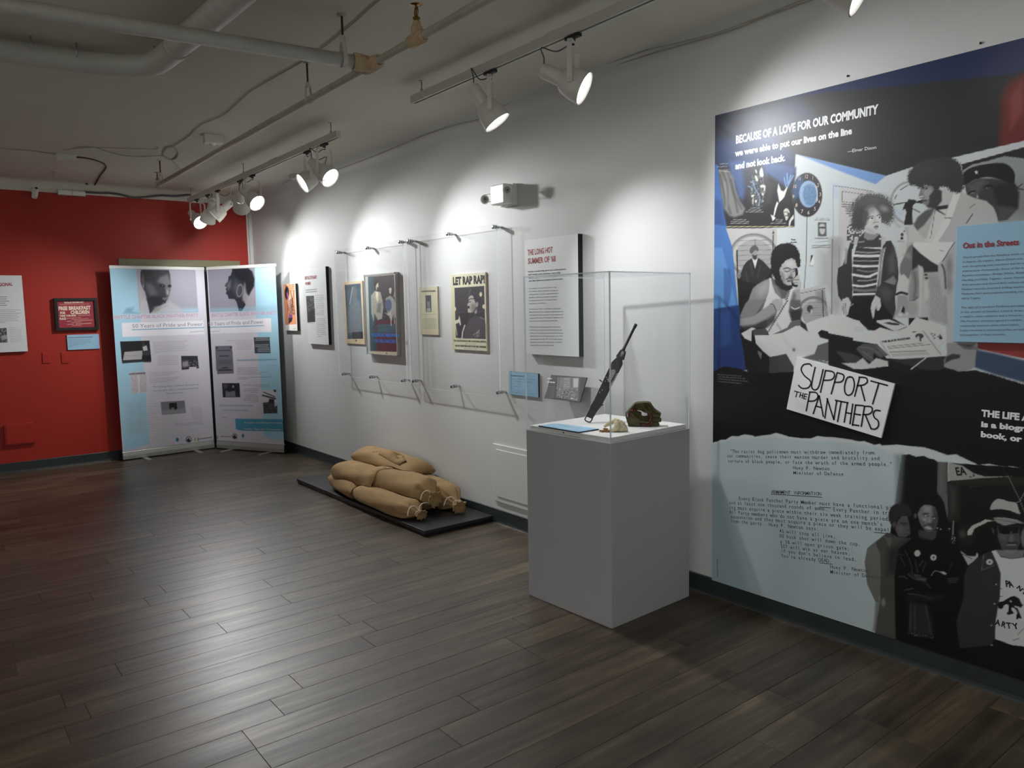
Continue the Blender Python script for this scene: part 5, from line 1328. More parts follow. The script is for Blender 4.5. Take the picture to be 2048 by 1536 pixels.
# REVOLUTIONARY WOMEN
d = 0.03
rw = board('text_panel', 'narrow white panel headed REVOLUTIONARY WOMEN left of the acrylic sheets', 'panel', 7.41, 1.203, 1.955, 0.49, d, 'foam', 'darkedge')
q = wall_sheet(7.41, 1.203, 0.49, 0.752, -d)
B = ZQ(550, 520, 8.533)
lettering('panel_heading', rw, q, B([('REVOLUTIONARY', (512, 336), (718, 318), 58), ('WOMEN', (520, 430), (612, 420), 52)]), 'inkred', bold=0.03, off=0.0014)
pr = Print((-d-0.0006, 7.41, 1.203), (0, -1, 0), (0, 0, 1), np.linspace(0.0, 0.49, 90), np.linspace(0, 0.752, 130), (214, 218, 218)); pr.Z(550, 520, 8.533)
pr.ln(60, '525,516 708,500', 10, 1.0, a=0.8); pr.ln(60, '528,550 710,536', 10, 1.0, a=0.8)
pr.pg(50, '530,614 664,607 686,1060 556,1066', 1); pr.hatch(130, '540,620 660,615 680,1050 560,1055', 0.35, 0.6, 5, 2); pr.pg(30, '560,880 680,830 684,1050 560,1056', 3, a=0.7)
for i in range(11): pr.rule(110, 690+i*1.2, 606+i*33, 824+(i % 3)*6, 600+i*33.5, 0.9, 0.7, i)
for i in range(10): pr.rule(110, 706+i*1.6, 1008+i*33, 856+(i % 3)*6 if i < 9 else 780, 1006+i*33.6, 0.9, 0.7, i+20)
pr.rule(120, 560, 1088, 655, 1086, 0.7, 0.6, 2)
pr.build('printed_face', rw)

# small coloured poster beside the banners
d = 0.026
rp = board('poster', 'small mounted poster in orange and black between the banner and the women panel', 'poster', 8.0, 1.33, 1.82, 0.325, d, 'inkcream', 'darkedge', part='poster_board')
pr = Print((-d-0.0006, 8.0, 1.33), (0, -1, 0), (0, 0, 1), np.linspace(0, 0.325, 80), np.linspace(0, 0.49, 120), (232, 226, 222)); pr.Z(550, 520, 8.533)
pr.pg((226, 150, 110), '135,420 335,405 365,1095 175,1110', 1)
for i in range(7): pr.ln((240, 190, 160), [(250, 800), (140+i*34, 420+(i % 2)*60)], 14, 2, a=0.6)
pr.el((34, 30, 34), 205, 560, 38, 112, 0, 1.4, 1, 0.4); pr.pg((150, 84, 130), '190,560 215,545 235,620 230,700 205,660', 1.4)
pr.hatch((50, 44, 60), '220,700 300,640 340,880 340,940 240,930 215,860', 0.6, 0.9, 4, 1); pr.ln((60, 40, 40), '262,520 300,720 290,860', 11, 1.0); pr.ln((60, 40, 40), '320,520 300,700', 8, 1)
pr.pg((120, 70, 120), '235,930 295,930 300,1010 235,1010', 1.3); pr.pg((44, 40, 52), '232,990 300,985 285,1050 235,1090', 1.3)
for i in range(4): pr.rule((150, 70, 50), 235, 430+i*30, 325, 425+i*32, 1.2, 0.7, i)
pr.pg((236, 232, 230), '175,1110 366,1096 372,1200 180,1215', 1); pr.rule(150, 300, 1175, 360, 1170, 0.8, 0.6, 1)
pr.build('printed_face', rp)

# acrylic sheets on standoffs
GX = -0.052
def acrylic_sheet(label, y, w, z0, z1, so):
    t = thing('acrylic_sheet', (GX, y, z0), label, 'acrylic panel', 'clear acrylic sheets on the white wall')
    g = G(); g.box(GX-0.006, GX, y-w, y, z0, z1)
    g.mi = []
    for f in g.f:
        xs = [g.v[k][0] for k in f]
        g.mi.append(0 if max(xs)-min(xs) < 1e-6 else 1)
    g.build('pane', [M['acryl'], M['acryledge']], t)
    for sy, sz in so:
        s = G()
        s.lathe((-0.0014, sy, sz), (-1, 0, 0), [(0, 0.009), (-GX-0.0014, 0.009)], 16)
        s.lathe((GX-0.006, sy, sz), (-1, 0, 0), [(-0.0, 0.0125), (0.002, 0.0135), (0.017, 0.0135), (0.019, 0.0115)], 20, cap1=True)
        s.lathe((GX, sy, sz), (1, 0, 0), [(0, 0.0125), (0.02, 0.0125)], 18, cap1=True)
        s.build('standoff', M['chrome'], t)
    return t
def syz(px): return [(float(q_[1]), float(q_[2])) for q_ in (atx(a, b, GX-0.012) for a, b in px)]
acrylic_sheet('left clear acrylic sheet on six metal standoffs covering two dark posters', 6.655, 1.242, 0.925, 2.085, syz([(676, 505), (734, 496), (800, 484), (687, 748), (742, 754), (806, 761)]))
acrylic_sheet('right clear acrylic sheet on six metal standoffs covering the LET RAP RAP poster', 5.352, 1.192, 0.915, 2.09, syz([(818, 482), (896, 468), (988, 454), (828, 762), (905, 773), (997, 785)]))

# posters behind the acrylic
def poster(label, y, w, z0, z1, d, side, res, bg, name='poster', group=None):
    t = board(name, label, 'poster', y, z0, z1, w, d, side, side, group, part='poster_board')
    pr = Print((-d-0.0006, y, z0), (0, -1, 0), (0, 0, 1), np.linspace(0, w, res), np.linspace(0, z1-z0, int(res*(z1-z0)/w)), bg)
    return t, pr
t, pr = poster('faded blue-grey poster with a cream border behind the left acrylic sheet', 6.60, 0.385, 1.225, 1.792, 0.012, 'inkcream', 110, (216, 196, 160))
pr.Z(660, 520, 7.317)
pr.pg((62, 84, 100), '218,368 445,345 482,1152 258,1156', 1); pr.pg((44, 62, 78), '218,368 445,345 450,420 222,440', 3, a=0.6)
pr.pg((118, 126, 132), '330,400 375,390 390,560 420,600 455,720 470,1100 280,1100 270,760 310,600', 7, a=0.7)
pr.hatch((150, 154, 156), '280,660 450,600 475,1050 260,1060', 0.3, 0.5, 3, 1); pr.pg((120, 96, 92), '360,430 385,440 380,540 355,540', 2.5)
pr.ln((190, 188, 180), '330,400 310,520 290,640', 14, 2, a=0.8); pr.pg((40, 44, 50), '325,1060 480,1045 484,1150 330,1152', 1.2); pr.hatch(110, '340,1065 440,1060 440,1140 350,1145', 0.4, 0.7, 6, 1)
pr.pg((40, 40, 40), '365,1185 385,1165 395,1185 380,1192', 1); pr.build('printed_face', t)

t, pr = poster('framed dark poster of two armed men with blue lettering below, behind acrylic', 6.128, 0.548, 1.144, 1.838, 0.036, 'alu', 150, (176, 178, 172), 'framed_poster')
pr.Z(660, 520, 7.317)
pr.pg((222, 212, 184), '552,240 1000,200 1040,1385 590,1370', 1)
pr.pg((46, 46, 52), '556,246 995,208 1030,1345 592,1330', 1); pr.pg((48, 72, 80), '556,246 640,238 690,1332 592,1330', 2, a=0.9)
pr.pg((80, 36, 48), '665,880 1015,880 1030,1345 690,1335', 1.5); pr.pg((52, 74, 84), '690,938 960,935 970,1060 700,1070', 1.5)
pr.pg((160, 160, 146), '655,450 740,470 770,600 780,700 760,860 700,880 650,780 640,900 605,780 600,520', 1.8); pr.pg((70, 78, 86), '700,640 760,620 740,780 680,760', 4, a=0.6)
pr.pg((226, 218, 190), '668,460 705,470 712,560 695,630 670,560', 1.3); pr.pg((196, 184, 158), '668,345 705,330 712,400 700,440 675,440', 1.3); pr.pg(24, '640,350 660,310 700,300 715,325 690,340 668,380', 1.3); pr.pg(40, '690,400 712,398 706,450 685,445', 1.4)
pr.pg((150, 152, 146), '815,560 880,520 930,560 960,640 970,760 960,860 930,800 900,900 850,800 820,700', 1.8); pr.el((66, 86, 122), 855, 660, 48, 90, 0, 1.8)
pr.pg((206, 196, 168), '862,420 890,395 903,430 890,500 868,480', 1.3); pr.pg(26, '858,400 880,380 905,390 885,405', 1.2); pr.ln((176, 160, 132), '965,385 935,540', 12, 1.1); pr.pg((190, 186, 168), '800,770 860,790 895,750 890,800 850,810', 1.5)
pr.ln((190, 190, 176), '890,800 895,960', 11, 1.2); pr.ln((170, 170, 158), '935,820 945,930', 12, 1.4); pr.hatch((120, 124, 122), '610,560 770,520 780,860 620,900', 0.3, 0.5, 5, 1)
for i in range(11): pr.el((150, 170, 176), 606+i*2.6, 600+i*34, 7, 7, 0, 1, 0.7)
pr.pg((150, 140, 120), '592,1332 1030,1347 1032,1386 594,1370', 1, a=0.4); pr.pg((40, 36, 34), '815,1372 828,1350 836,1375', 1); pr.build('printed_face', t)
q = wall_sheet(6.128, 1.144, 0.548, 0.694, -0.0366)
lettering('poster_lettering', t, q, ZQ(660, 520, 7.317)([('POLITICAL PRISONERS', (612, 1118), (1018, 1128), 46), ('OF USA FASCISM', (655, 1206), (965, 1214), 46)]), 'inkblue', bold=0.05)
G().box(-0.040, -0.036, 6.128-0.548, 6.128-0.548+0.012, 1.144, 1.838).box(-0.040, -0.036, 6.116, 6.128, 1.144, 1.838).box(-0.040, -0.036, 5.58, 6.128, 1.826, 1.838).box(-0.040, -0.036, 5.58, 6.128, 1.144, 1.152).build('frame', M['alu'], t)

t, pr = poster('small yellowed notice headed WANTED FOR MURDER behind the right acrylic sheet', 5.255, 0.268, 1.330, 1.702, 0.012, 'inkcream', 90, (206, 202, 172))
pr.Z(830, 530, 8.083)
pr.pg((214, 196, 160), '100,1080 360,1060 400,1130 110,1130', 9, a=0.7); pr.ln((150, 140, 120), '90,805 400,795', 5, 1.4, a=0.7); pr.pg(60, '170,492 258,490 266,758 178,758', 1)
pr.pg(130, '190,600 240,580 245,680 200,690', 2.5); pr.pg(176, '190,700 250,690 255,752 185,752', 1.5); pr.hatch(110, '175,500 255,500 262,750 182,750', 0.3, 0.5, 2, 1)
for i in range(8): pr.rule(110, 115+i, 872+i*22, 330+(i % 3)*8, 868+i*23, 0.8, 0.6, i)
pr.build('printed_face', t)
q = wall_sheet(5.255, 1.33, 0.268, 0.372, -0.0128)
lettering('poster_lettering', t, q, ZQ(830, 530, 8.083)([('WANTED FOR MURDER', (104, 440), (332, 432), 26)]), 'ink', bold=0.02)

t, pr = poster('creased yellow poster headed LET RAP RAP! behind the right acrylic sheet', 4.797, 0.438, 1.226, 1.779, 0.014, 'inkcream', 170, (208, 206, 178))
pr.Z(830, 530, 8.083)
pr.pg((190, 186, 146), '595,160 640,150 660,900 640,1380 600,1360', 4, a=0.5); pr.pg((196, 190, 150), '1140,880 1170,900 1190,1300 1150,1380', 3, a=0.6)
pr.pg((52, 50, 56), '638,370 1118,338 1140,1196 660,1176', 1)
pr.ln((110, 106, 100), '640,770 1165,748', 6, 1.2, a=0.6); pr.ln((120, 116, 104), '868,140 890,1180', 4, 1.5, a=0.45)
pr.pg((30, 30, 34), '740,770 880,760 890,1180 700,1180', 6, a=0.5); pr.pg((74, 72, 78), '880,880 980,820 1100,860 1138,960 1140,1190 790,1180 800,1050', 4)
pr.pg((168, 164, 158), '870,520 930,485 960,560 980,640 970,700 930,760 880,770 850,700 845,640 865,600', 1.6, 3)
pr.pg((110, 106, 104), '920,620 980,640 990,720 930,770 900,700', 5, a=0.7); pr.pg((46, 44, 50), '850,500 870,430 920,375 1000,370 1060,420 1070,560 1040,620 1000,600 960,560 940,500 890,490', 1.8, 3); pr.ln(110, '860,490 900,400', 8, 2)
pr.ln(30, '868,570 900,545 962,548', 12, 1.1); pr.ln(30, '870,600 900,595', 11, 1.1); pr.pg(30, '843,660 885,665 880,705 850,700', 1.3); pr.el((150, 146, 142), 1000, 640, 22, 44, 8, 1.4); pr.pg(150, '960,760 1000,710 1000,780 970,790', 2)
pr.ln((190, 186, 160), '860,720 865,765 885,730', 14, 1.2)
pr.el((206, 200, 166), 1062, 475, 22, 38); pr.el((206, 200, 166), 1112, 672, 24, 36); pr.el((206, 200, 166), 640, 712, 26, 36)
pr.pg((206, 200, 180), '715,815 728,870 744,970 728,976 712,930 650,960 612,985 640,900 700,880', 1.3); pr.ln((190, 188, 176), '655,970 680,1140', 12, 1.3); pr.ln((190, 188, 176), '805,975 770,1080 760,1180', 22, 1.6)
pr.hatch((176, 174, 164), '930,1130 1040,1040 1050,1180 980,1180', 0.3, 0.8, 6, 2); pr.ln((150, 148, 140), '1050,845 1130,880', 10, 2)
pr.rule(70, 810, 1275, 980, 1280, 0.8, 0.7, 1); pr.rule(70, 790, 1350, 1000, 1362, 0.8, 0.7, 2)
pr.build('printed_face', t)
q = wall_sheet(4.797, 1.226, 0.438, 0.553, -0.0148)
lettering('poster_heading', t, q, ZQ(830, 530, 8.083)([('LET RAP RAP!', (614, 320), (1132, 288), 122)]), 'ink', bold=0.055)
lettering('poster_lettering', t, q, ZQ(830, 530, 8.083)([('NO SLAVE SHOULD DIE A NATURAL DEATH...', (632, 1236), (1160, 1256), 30), ('BLACK PANTHER PARTY FOR SELF DEFENSE', (655, 1316), (1148, 1340), 28)]), 'ink', bold=0.03)

# emergency light
et = thing('emergency_light', (0, 4.08, 2.2), 'white emergency light box with two round lamp heads high on the wall', 'emergency light')
G().box(-0.112, -0.034, 4.003, 4.149, 2.207, 2.334).build('housing', M['plasticw'], et, bevel=0.008)
G().box(-0.036, 0.0, 3.998, 4.154, 2.201, 2.340).build('back_plate', M['plasticw'], et, bevel=0.004)
def emhead(c, sgn, aim):
    c = np.array(c, float); a = np.array(aim, float); a /= np.linalg.norm(a)
    g = G(); g.lathe(c, a, [(-0.022, 0.0), (-0.020, 0.008), (-0.004, 0.024), (0.012, 0.0305), (0.015, 0.0305), (0.0155, 0.021), (0.010, 0.0205)], 24); g.build('lamp_head', M['plasticw'], et)
    G().lathe(c, a, [(0.011, 0.0208), (0.002, 0.016), (-0.004, 0.0)], 20).build('reflector', M['mesh'], et)
    G().lathe(c, a, [(0.001, 0.005), (0.010, 0.004), (0.011, 0.0)], 10).build('bulb', M['slot'], et)
    root = np.array([-0.075, 4.155 if sgn > 0 else 3.997, 2.268])
    g = G()
    for s_ in (-1, 1):
        g.tube(smooth_curve([root+[0, 0, 0.010*s_], root+[0, 0.02*sgn, 0.022*s_], c+[0, 0, 0.029*s_]-a*0.0, c+[0, 0, 0.029*s_]+a*0.004], 5), 0.0022, 6)
    g.lathe(root-[0, 0.006*sgn, 0], (0, sgn, 0), [(0, 0.013), (0.008, 0.012)], 14, cap1=True)
    g.lathe(c-a*0.022, -a, [(0, 0.006), (0.008, 0.005)], 8, cap1=True)
    g.build('wire_yoke', M['plasticw'], et)
emhead((-0.10, 4.225, 2.258), 1, (-0.66, -0.70, -0.25)); emhead((-0.118, 3.955, 2.283), -1, (-0.70, -0.68, -0.15))

# small blue label and the tilted photograph shelf
d = 0.012
bl = board('label_card', 'light blue label card just left of the display case', 'label', 4.118, 0.939, 1.096, 0.313, d, 'lblue', 'darkedge', part='card')
q = wall_sheet(4.118, 0.939, 0.313, 0.157, -d)
B = ZQ(550, 400, 3.151)
lettering('card_heading', bl, q, B([('Spreading the word', (1488, 1110), (1570, 1114), 8)]), 'ink', bold=0.03)
pr = Print((-d-0.0005, 4.118-0.01, 0.945), (0, -1, 0), (0, 0, 1), np.linspace(0, 0.29, 60), np.linspace(0, 0.125, 30), (150, 190, 216)); pr.Z(550, 400, 3.151)
for i in range(7): pr.rule(90, 1488+i*0.5, 1128+i*14, [1640, 1640, 1545, 1540, 1520, 1600, 1630][i], 1134+i*15, 0.7, 0.6, i)
pr.build('printed_face', bl)
tq = [atx(a, b, X) for (a, b), X in zip(((1093, 749), (1161, 753), (1160, 804), (1089, 796)), (-0.035, -0.035, -0.095, -0.095))]
ph = thing('photo_card', (0, 3.46, 0.95), 'grey tilted photo card about the bunker on a wall bracket behind the case', 'label')
U_ = tq[2]-tq[3]; Wd = np.linalg.norm(U_); U_ /= Wd; V_ = tq[0]-tq[3]; V_ = V_-U_*(V_@U_); Hh = np.linalg.norm(V_); V_ /= Hh; N_ = np.cross(U_, V_)
G().frame(tq[3]-N_*0.006, U_*Wd, V_*Hh, N_*0.0055).build('card', M['darkedge'], ph)
pr = Print(tq[3], U_, V_, np.linspace(0, Wd, 130), np.linspace(0, Hh, 70), 44); pr.Z(1030, 620, 5.486)
pr.pg(112, '468,738 716,742 690,1000 452,960', 1); pr.hatch(56, '455,850 690,860 690,1000 452,960', 0.5, 0.85, 3, 2); pr.hatch(180, '455,850 690,860 690,1000 452,960', 0.18, 0.7, 5, 2)
pr.pg(150, '540,750 600,750 600,850 530,850', 1.2); pr.hatch(60, '535,760 600,760 600,845 535,845', 0.4, 0.7, 7, 1); pr.ln(70, '485,745 480,850', 8, 1); pr.ln(70, '620,750 620,850', 8, 1); pr.pg(200, '640,750 700,752 690,850 640,850', 2, a=0.7)
pr.pg(66, '700,745 718,745 716,1010 690,1000', 1)
for i in range(8): pr.rule(150, 352-i*1.5, 838+i*17, 436-i*1.5, 842+i*17, 0.8, 0.7, i)
pr.build('printed_face', ph, off=0.0004)
q = Print(tq[3], U_, V_, [0, 1], [0, 1], 0)
lettering('card_lettering', ph, q, ZQ(1030, 620, 5.486)([('Inside', (357, 756), (404, 760), 16), ('the Bunker', (355, 796), (440, 802), 17), ('1971', (606, 975), (640, 982), 13)]), 'inkwhite', bold=0.03, off=0.001)
g = G(); 
g.add([(0, 3.42, 1.05), (0, 3.42, 0.93), tuple(tq[2]*[1, 0, 1]+[0.006, 3.42, 0.0]), (0, 3.54, 1.05), (0, 3.54, 0.93), tuple(tq[2]*[1, 0, 1]+[0.006, 3.54, 0.0]), (-0.04, 3.42, 1.05), (-0.04, 3.54, 1.05)],
      [(0, 1, 2, 6), (3, 7, 5, 4), (1, 4, 5, 2), (0, 6, 7, 3), (6, 2, 5, 7), (0, 3, 4, 1)])
g.build('wall_bracket', M['acryl'], ph)

# two wall screws left above the mural
for (a, b), l_ in (((1695, 152), 'left tiny screw in the wall above the mural'), ((1961, 86), 'right tiny screw in the wall above the mural')):
    c = atx(a, b, -0.004)
    setp(G().lathe((0, c[1], c[2]), (-1, 0, 0), [(0, 0.003), (0.004, 0.005), (0.006, 0.0)], 8).build('wall_screw', M['slot']), l_, 'screw')

# ------------------------------------------------------------------ things on the red wall
def far_board(name, label, cat, x0, x1, z0, z1, d, front, side, part='panel_board'):
    t = thing(name, (x0, FAR, z0), label, cat)
    g = G(); g.box(x0, x1, FAR-d, FAR, z0, z1); g.mi = []
    for f in g.f:
        ys = [g.v[k][1] for k in f]; g.mi.append(0 if max(ys) < FAR-d+1e-6 else 1)
    g.build(part, [M[front], M[side]], t); return t
def far_print(x0, z0, w, h, d, n, bg): return Print((x0, FAR-d-0.0006, z0), (1, 0, 0), (0, 0, 1), np.linspace(0, w, n), np.linspace(0, h, max(2, int(n*h/w))), bg)
d = 0.032
a_, b_ = aty(44.5, 551, FAR-d), aty(54.5, 702.5, FAR-d)
X1 = float((a_[0]+b_[0])/2); BZ1, BZ0 = float(a_[2]), float(b_[2])
t = far_board('text_panel', 'white text panel on the red wall, cut by the left picture edge', 'panel', X1-0.5, X1, BZ0, BZ1, d, 'foam', 'darkedge')
pr = far_print(X1-0.5, BZ0, 0.5, BZ1-BZ0, d, 150, (214, 218, 218)); pr.Z(0, 530, 7.68)
for i in range(5): pr.rule(60, -160, 492+i*32, [108, 105, 140, 78, 100][i], 490+i*32, 1.0, 0.8, i)
for i in range(8): pr.rule(120, -160, 694+i*29, [320, 235, 325, 270, 285, 262, 285, 90][i], 688+i*27, 0.9, 0.7, i+9)
pr.pg(70, '-160,985 98,966 115,1188 -160,1200', 1); pr.hatch(176, '-150,1000 95,975 112,1185 -150,1195', 0.35, 0.7, 4, 2); pr.pg(190, '20,1090 110,1070 112,1130 30,1150', 2, a=0.7)
for i in range(9): pr.rule(150, 140+i*3, 965+i*27, [262, 320, 330, 325, 318, 335, 325, 350, 300][i], 962+i*26, 0.8, 0.6, i+30)
pr.build('printed_face', t)
q = Print((X1-0.5, FAR-d-0.0006, BZ0), (1, 0, 0), (0, 0, 1), [0, 0.5], [0, 0.7], 0)
lettering('panel_heading', t, q, [('REGIONAL', (-11, 573), (25.3, 571.2), 6.8)], 'inkred', bold=0.03)

fx0, fx1, fz0, fz1 = -2.05, -1.664, 1.384, 1.710
t = thing('picture_frame', (fx0, FAR, fz0), 'black framed red handbill about free breakfast for children on the red wall', 'picture')
g = G(); y0_, y1_ = FAR-0.034, FAR; e_ = 0.028
P = [(fx0, fz0), (fx1, fz0), (fx1, fz1), (fx0, fz1)]; I = [(fx0+e_, fz0+e_), (fx1-e_, fz0+e_), (fx1-e_, fz1-e_), (fx0+e_, fz1-e_)]
V = [(x, y0_, z) for x, z in P]+[(x, y0_, z) for x, z in I]+[(x, y1_, z) for x, z in P]+[(x, y0_+0.014, z) for x, z in I]
F = []
for k in range(4):
    n_ = (k+1) % 4
    F += [(k, n_, 4+n_, 4+k), (8+k, 8+n_, n_, k), (4+k, 4+n_, 12+n_, 12+k)]
g.add(V, F).build('frame', M['black'], t)
pr = Print((fx0+e_, y0_+0.014, fz0+e_), (1, 0, 0), (0, 0, 1), np.linspace(0, fx1-fx0-2*e_, 110), np.linspace(0, fz1-fz0-2*e_, 90), (150, 50, 62)); pr.Z(0, 530, 7.68)
for r_ in ((920, 608, 1370, 600, 1.0), (1200, 775, 1380, 770, 1.3), (1020, 820, 1240, 806, 1.2), (1100, 838, 1360, 826, 1.2), (1140, 860, 1420, 846, 1.3), (1030, 866, 1090, 864, 1.5), (1100, 884, 1250, 876, 1.1), (1040, 912, 1130, 908, 1.2), (1170, 906, 1410, 894, 1.6), (1110, 930, 1250, 926, 1.1)):
    pr.rule((206, 176, 160), *r_[:4], r_[4], 0.8, 3)
pr.build('handbill', t)
q = Print((fx0+e_, y0_+0.014, fz0+e_), (1, 0, 0), (0, 0, 1), [0, 1], [0, 1], 0)
lettering('handbill_lettering', t, q, ZQ(0, 530, 7.68)([('THE BLACK PANTHER PARTY', (985, 590), (1290, 582), 24), ('FREE BREAKFAST', (900, 694), (1392, 680), 56), ('CHILDREN', (1086, 754), (1376, 746), 54), ('FOR', (925, 754), (1004, 752), 38), ('TIME 7:30-8:30', (918, 794), (1168, 786), 24), ('PLACE', (918, 842), (1012, 838), 32)]), 'inkcream', bold=0.05)
t = far_board('label_card', 'small light blue label card on the red wall under the black frame', 'label', -1.958, -1.668, 1.186, 1.338, 0.012, 'lblue', 'lblue', 'card')
pr = far_print(-1.958, 1.186, 0.29, 0.152, 0.012, 70, (150, 190, 216)); pr.Z(0, 530, 7.68)
pr.rule(60, 1050, 1116, 1420, 1106, 1.0, 0.8, 2)
for i in range(7): pr.rule(110, 1052+i, 1146+i*19, [1400, 1380, 1400, 1390, 1330, 1200, 1110][i], 1140+i*18, 0.7, 0.5, i)
pr.build('printed_face', t)
def red_plate(label, px, d, name='outlet_cover', outlet=True):
    (a, b), (c, e) = px
    p0, p1 = aty(a, b, FAR-d), aty(c, e, FAR-d)
    x0, x1, z1, z0 = p0[0], p1[0], p0[2], p1[2]
    t = thing(name, (x0, FAR, z0), label, 'wall plate', None)
    G().box(x0, x1, FAR-d, FAR, z0, z1).build('plate', M['red'], t, bevel=0.003)
    if outlet:
        xc, zc = (x0+x1)/2, (z0+z1)/2
        for s_ in (-1, 1): G().box(xc-0.016, xc+0.016, FAR-d-0.002, FAR-d, zc+s_*0.024-0.013, zc+s_*0.024+0.013).build('socket_face', M['red'], t, bevel=0.002)
    else:
        G().box(x0+0.012, x1-0.012, FAR-d-0.003, FAR-d, z0+0.012, z1-0.012).build('cover', M['red'], t, bevel=0.003)
        for zz_ in (z0+0.02, z1-0.02): G().lathe(((x0+x1)/2, FAR-d-0.003, zz_), (0, -1, 0), [(0, 0.004), (0.002, 0.003)], 8, cap1=True).build('screw', M['red'], t)
red_plate('left small cover plate painted red, below the framed handbill', ((84, 705), (101, 726)), 0.008)
red_plate('right small cover plate painted red, below the blue card', ((122, 704), (138, 726)), 0.008)
red_plate('wide metal plate painted red low on the red wall', ((8, 850), (72, 885)), 0.028, 'heater_plate', False)

# ------------------------------------------------------------------ pull-up banners in the far corner
def banner(label, p0, p1, paint, tone, print_h=1.93):
    p0, p1 = np.array([*p0, 0.0]), np.array([*p1, 0.0])
    U = p1-p0; W_ = np.linalg.norm(U); U /= W_; V = np.array([0, 0, 1.0]); N = np.cross(U, V)
    t = thing('pull_up_banner', tuple(p0), label, 'banner', 'pull-up banners in the corner')
    z0, z1 = 0.098, 2.012
    # housing
    prof = [(-0.11, 0.012), (-0.11, 0.06), (-0.085, 0.085), (-0.04, 0.098), (-0.008, 0.098), (0.0, 0.09), (0.006, 0.05), (0.004, 0.012)]
    g = G(); n = len(prof)
    Vv = [p0+N*a+V*b for a, b in prof]+[p1+N*a+V*b for a, b in prof]
    g.add(Vv, [(k, (k+1) % n, n+(k+1) % n, n+k) for k in range(n)])
    g.build('base_housing', M['alu'], t)
    for q_, s_ in ((p0, -1), (p1, 1)):
        g = G()
        a = [q_+N*(x*1.03)+V*(y+0.0) for x, y in prof]; b = [v+U*s_*0.008 for v in a]
        g.add(a+b, [(k, (k+1) % n, n+(k+1) % n, n+k) for k in range(n)]+[tuple(range(n, 2*n)), tuple(reversed(range(n)))])
        g.build('end_cap', M['darkedge'], t)
    _n = 0
    for f in (0.2, 0.76):
        G().frame(p0+U*(W_*f)+N*-0.10, U*0.045, N*0.26, V*0.009).build('foot', M['alu'], t)
    G().tube([p0+U*(W_/2)-N*0.05+V*0.09, p0+U*(W_/2)-N*0.05+V*z1], 0.009, 10).build('support_pole', M['alu'], t)
    prf = [(-0.012, 0), (-0.014, 0.026), (-0.004, 0.032), (0.004, 0.028), (0.004, 0.0)]
    g = G(); n = len(prf); o0, o1 = p0-U*0.003, p1+U*0.003
    Vv = [o0+N*a+V*(z1-0.004+b) for a, b in prf]+[o1+N*a+V*(z1-0.004+b) for a, b in prf]
    g.add(Vv, [(k, (k+1) % n, n+(k+1) % n, n+k) for k in range(n)]+[tuple(reversed(range(n))), tuple(range(n, 2*n))])
    g.build('top_rail', M['plasticw'], t)
    pr = Print(p0+V*z0, U, V, np.linspace(0, W_, 230), np.linspace(0, z1-z0, 480), tone)
    paint(pr, t)
    o = pr.build('printed_sheet', t)
    return t
LB = (162, 203, 222)
